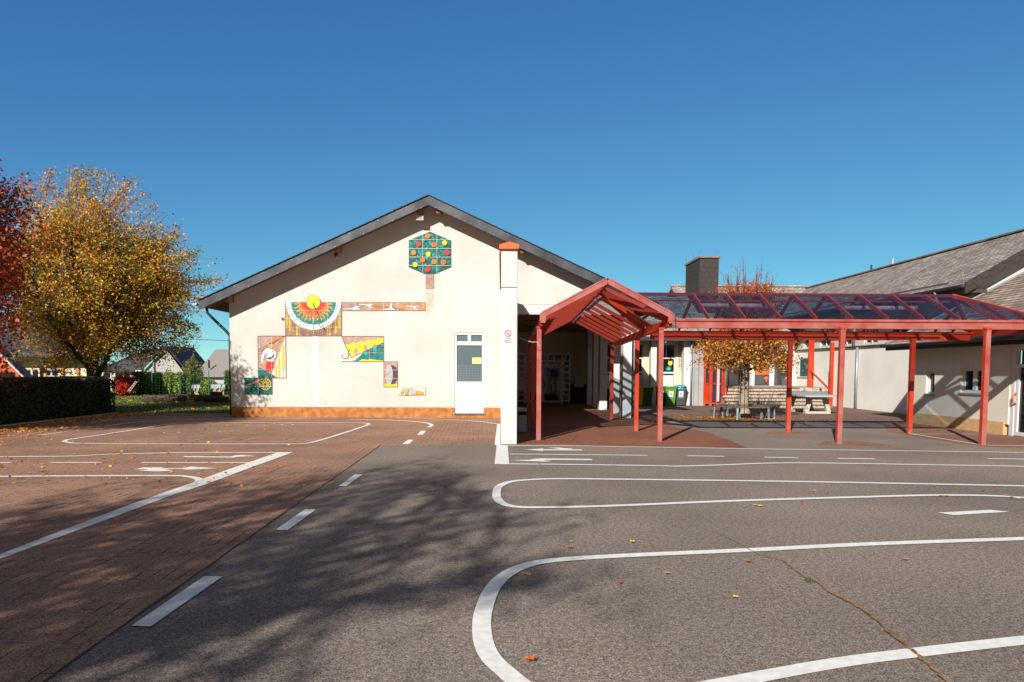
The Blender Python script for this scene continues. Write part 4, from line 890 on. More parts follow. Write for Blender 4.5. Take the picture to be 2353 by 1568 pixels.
for sk, (x, y, h, m) in enumerate(((245, 858, 62, C_PINK), (373, 808, 56, C_PINK), (497, 790, 50, C_PINK), (376, 880, 34, C_TEALL), (500, 850, 60, C_TEALL))):
    p.piece('sheaf', k5([(x, y-h), (x+16, y-h*.5), (x+25, y), (x+16, y+h*.6), (x, y+h*.95), (x-16, y+h*.6), (x-25, y), (x-16, y-h*.5)]), m, 7+.12*sk)
p.strokes('rake', [k5([(412, 838), (540, 872), (614, 792)]), k5([(415, 890), (540, 872), (614, 850)]), k5([(420, 900), (535, 884)])], .014, C_LINE, 9)
p.strokes('slope_edge', [k5([(614, 737), (345, 862), (188, 940)])], .016, C_LINE, 8)
p.strokes('scythe_handle', [k5([(58, 655), (110, 780), (186, 938)]), k5([(140, 865), (172, 828)])], .02, C_LINE, 8)
u = [(105, 905)]; (hu, hv), = k5(u); p.strokes('handle_loop', [arcp(hu, hv, 8.4, -.6, PI+.2, 18), arcp(hu, hv, 7.2, -.6, PI+.2, 18)], .007, C_BLK, 8)
p.strokes('grout', [k5([(240, 652), (240, 988)]), k5([(430, 652), (430, 988)]), k5([(57, 762), (616, 762)]), k5([(57, 874), (616, 876)])], .007, C_GROUT, 10)
p.strokes('edge', [k5([(56, 652), (617, 652), (617, 989), (56, 989)])], .009, C_LINE, 11)
# 7 millstone
p = Pic('millstone_mosaic', 'narrow upright tile picture of a grey millstone with orange axle', 'tile picture', (898, 860))
p.piece('brown_panel', k5([(617, 990), (803, 990), (803, 1328), (617, 1328)]), C_PINK, 1)
p.piece('grain_ground', k5([(618, 1300), (650, 1290), (700, 1298), (760, 1292), (802, 1297), (802, 1327), (618, 1327)]), C_YEL, 2)
p.piece('stone_side', k5([(690, 1040), (750, 1040), (785, 1075), (800, 1120), (800, 1210), (785, 1262), (750, 1292), (690, 1292)]), C_GRYD, 3)
p.piece('stone_face', k5([(693+42*math.cos(a), 1166+128*math.sin(a)) for a in [2*PI*i/30 for i in range(30)]]), C_GRY, 4)
p.strokes('stone_outline', [k5([(693+42*math.cos(a), 1166+128*math.sin(a)) for a in [2*PI*i/30 for i in range(31)]])], .010, C_WHT, 5)
p.piece('axle', k5([(619, 1158), (688, 1158), (693, 1166), (688, 1174), (619, 1174)]), C_ORA, 6)
p.strokes('grout', [k5([(618, 1103), (802, 1103)]), k5([(618, 1215), (802, 1215)])], .009, C_GROUT, 7)
p.strokes('edge', [k5([(618, 991), (803, 991), (803, 1327), (618, 1327), (618, 991)])], .009, C_LINE, 8)
# 8 bread
p = Pic('bread_mosaic', 'low pale tile picture of bread loaves at the foot of the gable', 'tile picture', (946, 898))
p.piece('pale_panel', k5([(815, 1328), (1176, 1328), (1176, 1440), (815, 1440)]), C_CLEAR, 1)
for nm, P, m in (('round_loaf', [(845, 1395), (865, 1370), (905, 1355), (940, 1358), (952, 1380), (950, 1410), (920, 1412), (900, 1395), (870, 1400), (850, 1412)], C_CRUST), ('tin_loaf', [(945, 1354), (1000, 1352), (1048, 1374), (1052, 1430), (1000, 1432), (960, 1400)], flat('grey_crust_glaze', (.40, .37, .34), .5)),
                 ('long_loaf', [(1050, 1384), (1100, 1384), (1150, 1402), (1156, 1418), (1140, 1430), (1055, 1428)], C_GOLD), ('roll', [(845, 1408), (870, 1398), (888, 1402), (880, 1420), (850, 1426)], C_GOLD), ('roll', [(905, 1418), (925, 1411), (950, 1418), (945, 1434), (910, 1436)], C_GOLD)):
    lo = p.piece(nm, k5(P), m); p.strokes('crust_outline', [k5(P+[P[0]])], .008, C_LINE, sub=lo)
p.strokes('edge', [k5([(818, 1439), (1176, 1440), (1176, 1329)])], .009, C_LINE, 12)
p.strokes('top_edge', [k5([(815, 1328), (1176, 1328)]), k5([(990, 1328), (990, 1440)])], .005, C_GRY, 12)

# ================================================================== CONCRETE FIN WALL
fin = thing('concrete_fin_wall', (.2, 16.8, 0), 'tall pale concrete fin wall with orange metal coping in front of the hall', 'wall')
fx0, fx1 = .005, .385; FZ = A(1170, 572, 16.8).y
mb = MB(); mb.box(fx0, fx1, 16.8, 17.6, 0, A(1170, 661, 16.8).y-.006); mb.build('lower_slab', M_CONC, fin, bevel=.012)
mb = MB(); mb.box(fx0, fx1, 16.8, 17.6, A(1170, 661, 16.8).y+.006, FZ); mb.build('upper_slab', M_CONC, fin, bevel=.012)
mb = MB(); mb.box(fx0+.02, fx1-.02, 17.0, YW-.03, 0.0, FZ-.05); mb.build('rear_slab', M_CONC, fin)
mb = MB(); cz = FZ; zt_ = A(1170, 557, 16.8).y
mb.prism([(fx0-.045, cz-.01), (fx1+.03, cz-.01), (fx1+.03, cz+.085), ((fx0+fx1)/2, zt_+.0), (fx0-.045, cz+.085)], lambda a, b, d: (a, d, b), 16.72, YV-.2); mb.build('coping', M_ORC, fin)
mb = MB(); mb.box(fx0-.04, fx0-.02, 16.9, YV-.2, cz-.08, cz-.011); mb.box(fx1+.01, fx1+.025, 16.9, YV-.2, cz-.08, cz-.011); mb.build('coping_lip', M_ORC, fin)
sg = thing('no_smoking_sign', (.19, 16.79, A(1167, 772, 16.8).y), 'white no smoking sign with German text on the concrete fin wall', 'sign')
s0, s1 = A(1155.5, 757, 16.8), A(1179, 788.5, 16.8)
def rrect(x0, x1, z0, z1, r, n=5):
    P = []
    for cx_, cz_, a in ((x1-r, z0+r, -PI/2), (x1-r, z1-r, 0), (x0+r, z1-r, PI/2), (x0+r, z0+r, PI)):
        P += [(cx_+r*math.cos(a+PI/2*i/n), cz_+r*math.sin(a+PI/2*i/n)) for i in range(n+1)]
    return P
mb = MB(); mb.prism(rrect(s0.x, s1.x, s1.y, s0.y, .018), FRONT(16.8), .0, .006); mb.build('plate', M_WHITEP, sg)
cx_, cz_, R_ = (s0.x+s1.x)/2, s0.y-.098, .082
M_SR = flat('sign_red', (.42, .02, .02), .5); M_SB = flat('sign_black', (.02, .02, .02), .5)
mb = MB()
for i in range(32):
    a, b_ = 2*PI*i/32, 2*PI*(i+1)/32
    mb.prism([(cx_+R_*math.cos(a), cz_+R_*math.sin(a)), (cx_+R_*math.cos(b_), cz_+R_*math.sin(b_)), (cx_+(R_-.018)*math.cos(b_), cz_+(R_-.018)*math.sin(b_)), (cx_+(R_-.018)*math.cos(a), cz_+(R_-.018)*math.sin(a))], FRONT(16.8), .006, .0075)
mb.build('red_ring', M_SR, sg)
mb = MB(); c = R_*.67; mb.prism([(cx_-c-.005, cz_+c-.009), (cx_-c+.009, cz_+c+.005), (cx_+c+.005, cz_-c+.009), (cx_+c-.009, cz_-c-.005)], FRONT(16.8), .006, .009); mb.build('red_slash', M_SR, sg)
mb = MB(); mb.prism([(cx_-.05, cz_-.035), (cx_-.043, cz_-.042), (cx_+.02, cz_+.005), (cx_+.014, cz_+.013)], FRONT(16.8), .006, .0072)
for i in range(4): mb.prism(circ(cx_+.02+i*.009, cz_+.02+i*.010, .006, 8), FRONT(16.8), .006, .0072+.0001*i)
mb.prism(circ(cx_-.002, cz_-.04, .011, 10), FRONT(16.8), .006, .0074); mb.build('cigarette_symbol', M_SB, sg)
for i, tx in enumerate(('auf dem', 'gesamten', 'Gelände')): text_mesh(tx, 'lettering', M_SB, sg, cx_, 16.793, s0.y-.222-i*.042, .044 if i != 1 else .043)
mb = MB()
for x in (s0.x+.014, s1.x-.014):
    for z in (s0.y-.014, s1.y+.014): mb.tube([(x, 16.794, z), (x, 16.789, z)], .005, 8)
mb.build('screw', M_STEEL, sg)
cb = MB(); cb.tube([(.37, 17.5, 2.62), (.5, 17.5, 2.5), (.75, 17.45, 2.42), (.9, 17.4, 2.42), (.93, 17.4, 2.32)], .006, 5)
tag(cb.build('cable', M_WHITEP, at=(.37, 17.5, 2.62)), 'thin white cable looping from the concrete fin wall to the red canopy', 'cable')
# litter bin on the fin wall
tb_ = thing('litter_bin', (.62, 19.9, 0), 'square galvanised litter bin standing beside the concrete fin wall', 'bin')
p0, p1 = A(1184, 937.5, 19.9), A(1209.5, 993.5, 19.9); bx0, bx1, bz1 = .40, p1.x, p0.y
mb = MB(); mb.box(bx0, bx1, 19.8, 20.15, .02, bz1*.71); mb.build('body', M_GALV, tb_, bevel=.006)
mb = MB(); mb.box(bx0-.005, bx1+.003, 19.78, 20.17, bz1*.86, bz1); mb.box(bx0, bx0+.08, 19.785, 20.15, bz1*.71, bz1*.86); mb.box(bx0+.08, bx1, 20.1, 20.15, bz1*.71, bz1*.86); mb.build('hood', M_GALV, tb_, bevel=.006)
mb = MB(); mb.box(bx0+.081, bx1-.01, 19.86, 20.09, bz1*.71, bz1*.855); mb.build('opening', M_BLACK, tb_)
mb = MB(); mb.box(bx0+.085, bx0+.10, 19.79, 19.8, .02, bz1*.70); mb.build('seam', M_BLACK, tb_)
# white box on the porch wall
p0, p1 = A(1319.5, 859.5, 37.9), A(1340, 889.6, 37.9); wb = thing('wall_cabinet', (p0.x, 37.9, p1.y), 'white metal cabinet on the porch wall right of the glazed entrance', 'cabinet')
mb = MB(); mb.box(p0.x, p1.x, 37.72, 37.99, p1.y, p0.y-.12); mb.build('body', M_WHITEP, wb, bevel=.01)
mb = MB(); mb.prism([(37.99, p0.y-.115), (37.70, p0.y-.115), (37.71, p0.y-.05), (37.80, p0.y), (37.99, p0.y)], lambda a, b, d: (d, a, b), p0.x-.01, p1.x+.01); mb.build('lid', M_WHITEP, wb)
mb = MB(); mb.box(p0.x+.17, p0.x+.27, 37.695, 37.70, p0.y-.10, p0.y-.08); mb.build('slot', M_BLACK, wb)

# ================================================================== RED GLAZED WALKWAY
cw = thing('covered_walkway', (2.5, 17.3, 0), 'red steel walkway roof with tinted glass panes on slim posts', 'canopy')
def rbar(p, q, w_, h_, name, m=M_RED, bevel=.006, par=None): mb = MB(); mb.bar(p, q, w_, h_); return mb.build(name, m, par or cw, bevel=bevel)
def post(u, v, zt, w_=.115, m=None):
    m = m or (M_REDF if v > 1008 else M_RED)
    q = G(u, v); q.y += .05; mb = MB(); mb.box(q.x-w_/2, q.x+w_/2, q.y-w_/2, q.y+w_/2, 0, zt); o = mb.build('post', m, cw, bevel=.006)
    mb = MB(); mb.box(q.x-w_*.62, q.x+w_*.62, q.y-w_*.6, q.y+w_*.6, zt, zt+.05); mb.build('post_cap', M_RED, o)
    mb = MB()
    for sx in (-.02, .02): mb.tube([(q.x+sx, q.y-w_/2-.004, .10), (q.x+sx, q.y-w_/2+.002, .10)], .008, 6)
    mb.build('bolt', M_STEEL, o); return q
EL, ER, RX = 1.0, 4.06, 2.53
BY0, BYR, BY1, BXE = 17.3, 18.75, 20.2, 13.25
zb0 = 2.80
dz = lambda y: -.028*(y-17.2)                 # the entrance arm falls gently towards the hall
for u, v in ((1516, 1015.5), (1929, 1021), (2260, 1023.8)): post(u, v, 2.74)
for u, v in ((1462, 991.5), (1812, 995), (2091.5, 998)): post(u, v, 2.60)
for u, v in ((1237.5, 1012.5), (1224.5, 988.7), (1213.5, 965)): post(u, v, 2.80+dz(G(u, v).y)-.02)
post(1405, 966, 2.80+dz(25)-.02)
mb = MB(); q0, q1 = G(1896, 937), G(1852, 931)
YE = 26.0
for x, nm in ((EL, 'eaves_beam'), (ER, 'eaves_beam')):
    rbar((x, 17.25, 2.90+dz(17.2)), (x, YE-.05 if x > 2 else YE-.05, 2.90+dz(YE)), .10, .20, nm)
    mb = MB(); mb.box(x-.075, x+.075, 17.12, 17.26, 2.90, 3.10); mb.box(x-.06, x+.06, 17.10, 17.26, 2.86, 2.898); e = mb.build('beam_end_box', M_REDF, cw, bevel=.01)
    mb = MB()
    for sx in (-.05, .05):
        for z in (2.93, 3.06): mb.tube([(x+sx, 17.115, z), (x+sx, 17.125, z)], .007, 6)
    mb.build('bolt', M_BLACK, e)
ZR = lambda y: 3.86+dz(y)*1.2
ZE = lambda y: 3.03+dz(y)
rbar((RX, 17.2, ZR(17.2)-.06), (RX, YE-.05, ZR(YE)-.06), .07, .09, 'ridge_bar')
def raf(name, p, q, w_=.05, h_=.095): rbar(p, q, w_, h_, name, M_REDF if name == 'verge_rafter' else M_RED)
# verge rafters
for x in (EL, ER): raf('verge_rafter', (RX+(.01 if x > RX else -.01), 17.16, ZR(17.1)), (x+(.0), 17.16, 3.06), .07, .15)
ys = [18.05, 18.9, 19.75, 20.6, 21.45, 22.3, 23.15, 24.0, 24.85, 25.7]
for y in ys:
    raf('rafter', (RX-.02, y, ZR(y)-.03), (EL+.03, y, ZE(y)-.02))
    if y > 20.3: raf('rafter', (RX+.02, y, ZR(y)-.03), (ER-.03, y, ZE(y)-.02))
# glass on the entrance arm
def pane(vs, name='glass_pane'):
    mb = MB(); a = [Vector(v) for v in vs]; nrm_ = (a[1]-a[0]).cross(a[2]-a[0]).normalized()*.006
    n = len(a); mb.add([tuple(v) for v in a]+[tuple(v+nrm_) for v in a], [tuple(range(n)), tuple(range(2*n-1, n-1, -1))]+[(i, n+i, n+(i+1) % n, (i+1) % n) for i in range(n)])
    return mb.build(name, M_TINT, cw)
edges = [17.1]+ys+[25.95]
for a, b_ in zip(edges, edges[1:]):
    g = .012; pane([(RX, a+g, ZR(a)+.055), (RX, b_-g, ZR(b_)+.055), (EL-.05, b_-g, ZE(b_)+.045), (EL-.05, a+g, ZE(a)+.045)])
    if a > 20.3: pane([(RX, a+g, ZR(a)+.056), (RX, b_-g, ZR(b_)+.056), (ER+.05, b_-g, ZE(b_)+.045), (ER+.05, a+g, ZE(a)+.045)])
BZR, BZE = 3.72, 3.0
# valley beams where the two roofs meet
vp_ = (RX, BYR, ZR(BYR)-.05)
rbar(vp_, (ER-.05, BY0+.1, 2.98), .07, .15, 'valley_beam'); rbar(vp_, (ER-.05, BY1, 2.92), .07, .16, 'valley_beam'); rbar((RX+.02, BYR+.05, ZR(BYR)-.08), (4.35, BY1-.02, 2.86), .05, .14, 'valley_beam')
raf('rafter', (RX+.02, 18.05, ZR(18.05)-.03), (3.55, 17.75, 3.3)); raf('rafter', (RX+.02, 19.6, ZR(19.6)-.03), (3.3, 19.55, 3.4))
pane([(RX, 17.11, ZR(17.1)+.057), (RX, BYR-.01, ZR(BYR)+.057), (ER+.04, 17.30, ZE(17.2)+.045), (ER+.04, 17.11, ZE(17.1)+.045)])
pane([(RX, BYR+.01, ZR(BYR)+.057), (RX, 20.58, ZR(20.6)+.057), (ER+.04, 20.58, ZE(20.6)+.04), (ER+.04, BY1, ZE(BY1)+.04)])
# long arm beams
q = A(1700, 732, BY0-.1)
def beamx(y, x0, x1, z0, z1, t=.10, name='front_beam'):
    mb = MB(); mb.box(x0, x1, y-t/2, y+t/2, z0, z1); mb.box(x0, x1, y-t/2-.035, y+t/2, z1+.001, z1+.06); return mb.build(name, M_REDF if name == 'front_beam' else M_RED, cw, bevel=.008)
beamx(BY0, 4.2, BXE, 2.765, 2.93); beamx(BY1, 4.2, BXE, 2.62, 2.80, name='rear_beam')
mb = MB()
for x in [4.9+.87*i for i in range(10)]: mb.box(x-.03, x+.03, BY1-.075, BY1-.05, 2.63, 2.86)
mb.build('clamp', M_RED, cw)
mb = MB(); mb.box(BXE, BXE+.1, BY0-.05, BY1+.05, 2.72, 2.93); mb.build('end_beam', M_RED, cw)
for x in (8.11, 11.45): rbar((x, BY0+.05, 2.70), (x, BY0+.45, 2.80), .04, .05, 'knee_brace'); 
HX = BXE-(BYR-BY0)
rbar((3.1, BYR, BZR), (HX, BYR, BZR), .06, .07, 'ridge_bar')
mb = MB(); mb.tube([(3.2, BYR, BZR-.16), (HX-.05, BYR, BZR-.16)], .022, 8); mb.build('tie_rail', M_RED, cw)
xs = [5.0+.868*i for i in range(8)]
for x in [4.15]+xs:
    if x > 4.5:
        raf('rafter', (x, BYR-.02, BZR-.02), (x, BY0+.0, BZE+.0), .05, .10); raf('rafter', (x, BYR+.02, BZR-.02), (x, BY1, 2.9), .05, .10)
rbar((HX, BYR, BZR), (BXE+.02, BY0, BZE), .06, .11, 'hip_beam'); rbar((HX, BYR, BZR), (BXE+.02, BY1, 2.92), .06, .11, 'hip_beam')
for x in (HX+.45, HX+.95):
    t = (x-HX)/(BXE-HX); raf('rafter', (x, BYR-t*(BYR-BY0)-.02, BZR-t*(BZR-BZE)-.02), (x, BY0, BZE), .05, .09); raf('rafter', (x, BYR+t*(BY1-BYR), BZR-t*(BZR-2.92)-.02), (x, BY1, 2.9), .05, .09)
raf('rafter', (HX+.02, BYR, BZR-.02), (BXE+.02, BYR, BZE-.02), .05, .09)
ed = [4.15]+xs+[HX]
for a, b_ in zip(ed, ed[1:]):
    g = .01; a_, bb = a+g, b_-g
    if a < 4.5:
        pane([(a_-.95, BYR-.01, BZR+.045), (bb, BYR-.01, BZR+.045), (bb, BY0-.1, BZE+.02), (a_, BY0-.1, BZE+.02)]); pane([(a_-.95, BYR+.01, BZR+.045), (bb, BYR+.01, BZR+.045), (bb, BY1+.1, 2.93), (a_, BY1+.1, 2.93)])
    else:
        pane([(a_, BYR-.01, BZR+.045), (bb, BYR-.01, BZR+.045), (bb, BY0-.1, BZE+.02), (a_, BY0-.1, BZE+.02)]); pane([(a_, BYR+.01, BZR+.045), (bb, BYR+.01, BZR+.045), (bb, BY1+.1, 2.93), (a_, BY1+.1, 2.93)])
pane([(HX+.02, BYR-.01, BZR+.045), (BXE, BY0-.1, BZE+.02), (HX+.02, BY0-.1, BZE+.02)]); pane([(HX+.02, BYR+.01, BZR+.045), (BXE, BY1+.1, 2.93), (HX+.02, BY1+.1, 2.93)])
pane([(HX+.03, BYR, BZR+.05), (BXE+.12, BY0-.05, BZE+.02), (BXE+.12, BY1+.05, 2.94)])
# tube lights hanging under the ridges
def tube_light(p, q, label):
    p, q = Vector(p), Vector(q); t_ = thing('tube_light', (p+q)/2, label, 'lamp', 'tube lights under the glass roof')
    d = (q-p).normalized(); mb = MB(); mb.tube([p, q], .055, 12); mb.build('tube', mat('pink_lamp_housing', (.42, .17, .17), .5, col2=(.60, .36, .36), scale=7), t_, smooth=False)
    mb = MB(); mb.tube([p-d*.015, p+d*.05], .066, 12); mb.tube([q-d*.05, q+d*.015], .066, 12); mb.build('end_cap', M_RED, t_)
    mb = MB()
    for e in (p+d*.12, q-d*.12): mb.tube([e+Vector((0, 0, .05)), e+Vector((0, 0, .16))], .008, 5)
    mb.build('hanger', M_STEEL, t_); return t_
tube_light((RX, 18.4, 3.58), (RX, 20.9, 3.52), 'front pinkish tube light hanging under the entrance gable of the red roof')
tube_light((RX, 22.4, 3.46), (RX, 25.0, 3.40), 'rear pinkish tube light further back under the entrance gable')
tube_light((5.05, BYR, 3.44), (7.02, BYR, 3.44), 'pinkish tube light under the long glass ridge in front of the chimney')
tube_light((8.9, BYR, 3.40), (10.85, BYR, 3.40), 'pinkish tube light under the long glass ridge near its hipped right end')

# ================================================================== WING, CHIMNEY, COURTYARD
wing = thing('classroom_wing', (8, 36, 0), 'classroom wing with white columns and slate roof behind the courtyard tree', 'building')
YQ = 36.3
def wallx(mb, x0, x1, z0, z1, y0, y1, holes):
    xs_ = sorted({x0, x1, *[h[0] for h in holes], *[h[1] for h in holes]}); zs_ = sorted({z0, z1, *[h[2] for h in holes], *[h[3] for h in holes]})
    for a, b_ in zip(xs_, xs_[1:]):
        for c, d in zip(zs_, zs_[1:]):
            if not any(h[0] <= (a+b_)/2 <= h[1] and h[2] <= (c+d)/2 <= h[3] for h in holes): mb.box(a, b_, y0, y1, c, d)
def X_(u, y=YQ): return A(u, 860, y).x
WZ = [.12, .92, 1.02, 1.62, 1.70, 2.38, 2.46, 3.08]
wins = [(5.15, 6.0), (X_(1440), X_(1478)), (X_(1509), X_(1552))]
mb = MB(); wallx(mb, 4.95, 10.1, 0, 3.30, YQ, YQ+.3, [(a, b_, .85, 3.10) for a, b_ in wins]); mb.build('wall', M_WALLY, wing)
mb = MB(); mb.box(4.96, 10.05, YQ-.012, YQ, 0, .82); mb.build('painted_plinth', M_WALLD, wing)
for a, b_ in wins:
    mb = MB(); frame_rect(mb, a, b_, .85, 3.10, YQ+.06, YQ+.12, .07)
    for z in (1.63, 2.38): mb.box(a+.07, b_-.07, YQ+.06, YQ+.12, z-.045, z+.045)
    if b_-a > .9: mb.box((a+b_)/2-.02, (a+b_)/2+.02, YQ+.065, YQ+.12, 2.42, 3.03)
    wf = mb.build('window', M_WHITEP, wing); mb = MB(); mb.box(a+.07, b_-.07, YQ+.10, YQ+.105, .92, 3.03); mb.build('pane', M_GLASSD, wf)
    mb = MB(); mb.box(a+.09, b_-.09, YQ+.085, YQ+.098, .93, 1.50); mb.build('cupboard', flat('pale_cupboard', (.55, .56, .50), .6), wf)
a, b_ = wins[2]
def plantlet(x, y, z, s_, m, par):
    mb = MB()
    for k in range(7):
        t = PI*(.08+.84*k/6); L_ = s_*(.7+.3*math.sin(t)); mb.prism([(x-.012, z), (x+.5*L_*math.cos(t)-.02*math.sin(t), z+.5*L_*math.sin(t)+.02*math.cos(t)), (x+L_*math.cos(t), z+L_*math.sin(t)), (x+.5*L_*math.cos(t)+.02*math.sin(t), z+.5*L_*math.sin(t)), (x+.012, z)], FRONT(y), .0, .003+.0004*k)
    mb.build('paper_plant', m, par)
M_PG = flat('paper_green', (.03, .55, .36), .7); M_PO = flat('paper_orange', (.75, .12, .04), .7); M_PY = flat('paper_yellow', (.75, .50, .05), .7)
plantlet(a+.62, YQ+.085, 1.76, .24, M_PG, wf)
mb = MB(); mb.prism([(b_-.36, 2.08), (b_-.30, 2.0), (b_-.20, 2.0), (b_-.14, 2.08), (b_-.16, 2.26), (b_-.22, 2.2), (b_-.28, 2.2), (b_-.34, 2.26)], FRONT(YQ+.085), 0, .004); mb.build('paper_owl', M_PY, wf)
for u0, u1, yb in ((1495.5, 1508.5, 35.55), (1571, 1587, 35.55)):
    x0, x1 = X_(u0, yb), X_(u1, yb); mb = MB(); mb.box(x0, x1, yb, yb+.5, 0, 3.28); mb.build('column', M_CONCW, wing, bevel=.012)
x0, x1 = X_(1589, 35.5), X_(1594.5, 35.5); mb = MB(); mb.box(x0, x1, 35.6, 36.2, 0, 3.28); mb.build('column', M_WHITEP, wing)
x0, x1 = X_(1594.5, 35.5), X_(1621, 35.5); mb = MB(); mb.box(x0+.02, x0+.24, 35.55, 36.2, 0, 3.28); mb.box(x0+.25, x1, 35.48, 36.2, 0, 3.28); mb.build('column', M_CONCG, wing)
mb = MB(); mb.tube([(X_(1588.5, 35.4), 35.42, 3.2), (X_(1588.5, 35.4), 35.42, .04)], .045, 10); mb.build('downpipe', M_GALV, wing, smooth=True)
mb = MB(); mb.box(4.9, 10.75, 35.1, 36.4, 3.28, 3.36); mb.box(4.9, 10.75, 35.04, 35.1, 3.20, 3.40); mb.build('eaves_fascia', M_ZINC, wing)
# steel trellis with a dry climber beside the column
mb = MB(); xt = X_(1563, 36.1)
for i in range(4): mb.tube([(xt-.14+i*.09, 36.0, 1.9), (xt-.14+i*.09, 36.0, 3.1)], .008, 4)
for i in range(5): mb.tube([(xt-.16, 36.0, 1.95+i*.26), (xt+.16, 36.0, 1.95+i*.26)], .006, 4)
mb.build('trellis', M_BLACK, wing)
# roofs
def roof_y(name, x0, x1, ye, ze, yr, zr, yb, m, mg, th=.12):
    mb = MB(); vs = []
    for y, z in ((ye, ze), (yr, zr), (yb, ze+.2)):
        for x in (x0, x1): vs += [(x, y, z), (x, y, z-th)]
    mb.add(vs, [(0, 4, 6, 2), (1, 3, 7, 5), (4, 8, 10, 6), (5, 7, 11, 9), (0, 2, 3, 1), (8, 9, 11, 10), (0, 1, 5, 4), (4, 5, 9, 8), (2, 6, 7, 3), (6, 10, 11, 7)])
    r = mb.build(name, m, wing)
    mb = MB(); mb.prism([(ye+.4, ze-.2), (yr, zr-.13), (yb-.4, ze-.1), (yb-.4, ze-1.6), (ye+.4, ze-.8)], lambda a, b, d: (d, a, b), x0+.03, x0+.06); mb.build('shingled_gable', mg, wing)
    return r
roof_y('roof', 5.0, 9.85, 35.1, 3.40, 40.2, 5.75, 45, M_SLY, M_SLD); roof_y('roof', 9.9, 11.9, 35.3, 3.5, 42.0, 6.62, 48.5, M_SLY, M_SLDX); roof_y('roof', 11.93, 21.0, 39.8, 3.7, 47.5, 7.27, 54, M_SLY, M_SLDX)
mb = MB(); mb.bar((9.85, 42, 6.66), (11.9, 42, 6.66), .3, .10); mb.bar((11.9, 47.5, 7.31), (21.0, 47.5, 7.31), .3, .1); mb.bar((5, 40.2, 5.78), (9.85, 40.2, 5.78), .3, .1); mb.build('ridge_caps', M_SLY, wing)
mb = MB()
for x in (14.4, 16.9, 18.6): mb.tube([(x, 47.5, 7.3), (x, 47.5, 7.6)], .012, 4)
mb.build('lightning_rod', M_STEEL, wing)
mb = MB(); mb.tube([(8.15, 35.2, 3.4), (8.05, 35.15, 3.1)], .05, 8); mb.build('outlet', M_GALV, wing)
ch = thing('chimney', (11, 38, 4.5), 'broad dark shingled chimney with flat top rising over the slate roofs', 'chimney')
cx0, cx1, cz = A(1608.6, 600, 38).x, A(1652, 600, 38).x, A(1630, 593, 38).y
def shingle(name):
    m = mat(name, (.04, .03, .026), .7); n, l, p_ = nodes(m); c = coord(n)
    spx = n.new('ShaderNodeSeparateXYZ'); l.new(c, spx.inputs[0]); ad = n.new('ShaderNodeMath'); ad.operation = 'ADD'; l.new(spx.outputs[0], ad.inputs[0]); l.new(spx.outputs[1], ad.inputs[1])
    # scalloped courses: the row line sags as a sine
    def mth(op, a, b_=None):
        x = n.new('ShaderNodeMath'); x.operation = op
        for i, v in enumerate((a, b_)):
            if v is None: continue
            if isinstance(v, (int, float)): x.inputs[i].default_value = v
            else: l.new(v, x.inputs[i])
        return x.outputs[0]
    row = mth('DIVIDE', spx.outputs[2], .26); rf_ = mth('FLOOR', row); odd = mth('MODULO', rf_, 2.0)
    ph = mth('ADD', mth('MULTIPLY', ad.outputs[0], 2*PI/.36/2), mth('MULTIPLY', odd, PI/2))
    sc = mth('ABSOLUTE', mth('SINE', ph)); fr2 = mth('FRACT', row); dist = mth('ABSOLUTE', mth('SUBTRACT', fr2, mth('MULTIPLY', mth('SUBTRACT', 1.0, sc), .55)))
    l.new(ramp(n, l, dist, [(.03, (.010, .007, .006)), (.10, (.042, .030, .026))]), p_.inputs['Base Color']); return m
M_SH = shingle('scalloped_shingles')
mb = MB(); mb.box(cx0, cx1, 38, 40.9, 3.6, cz); mb.build('stack', M_SH, ch)
mb = MB(); mb.box(cx0-.06, cx1+.09, 37.93, 41.0, cz, cz+.10); mb.build('top_slab', mat('mossy_slab', (.13, .11, .08), .95, col2=(.28, .24, .18), scale=14, bump=.8), ch)
mb = MB(); mb.box(cx0-.01, cx0+.02, 37.985, 38.01, 3.6, cz); mb.build('corner_strip', M_ZINC, ch)
for x, y in ((cx0, 38.1), (cx1-.1, 38.1), (cx0-.0, 39.4), (cx0, 40.8)):
    mb = MB(); mb.tube([(x, y, cz+.1), (x, y, cz+.42)], .012, 4); mb.build('lightning_rod', M_STEEL, ch)
mb = MB(); mb.box(cx0+.05, cx0+.35, 39.0, 39.5, cz+.1, cz+.17); mb.build('flue', M_BLACK, ch)

# red glazed vestibule
ve = thing('red_vestibule', (10.7, 35.2, 0), 'red framed glazed vestibule beside the grey column behind the courtyard tree', 'vestibule')
vx0, vx1, vy = X_(1623, 35.2), X_(1664, 34.6), 35.1
def vbar(nm, p, q, w_=.08): mb = MB(); mb.bar(p, q, w_, w_, (0, 1, 0)); return mb.build(nm, M_RED, ve)
cxm = X_(1634, 35.2)
vs_ = [(vx0, 35.5), (cxm, 35.25), ((cxm+vx1)/2+.02, 35.0), (vx1, 34.75)]
for i, (x, y) in enumerate(vs_): mb = MB(); wd_ = .05 if i in (0, 2) else .075; mb.box(x-wd_, x+wd_, y-.06, y+.06, 0, 3.3 if i != 2 else 3.0); mb.build('post', M_RED, ve, bevel=.006)
for (x0, ya), (x1, yb) in zip(vs_, vs_[1:]):
    for z in (.14, 1.1, 2.1, 3.05): vbar('rail', (x0+.05, ya, z), (x1-.05, yb, z))
    mb = MB(); mb.add([(x0, ya+.02, .1), (x1, yb+.02, .1), (x1, yb+.02, 3.1), (x0, ya+.02, 3.1), (x0, ya+.03, .1), (x1, yb+.03, .1), (x1, yb+.03, 3.1), (x0, ya+.03, 3.1)], [(0, 1, 2, 3), (7, 6, 5, 4), (0, 4, 5, 1), (2, 6, 7, 3)]); mb.build('pane', M_GLASS, ve)
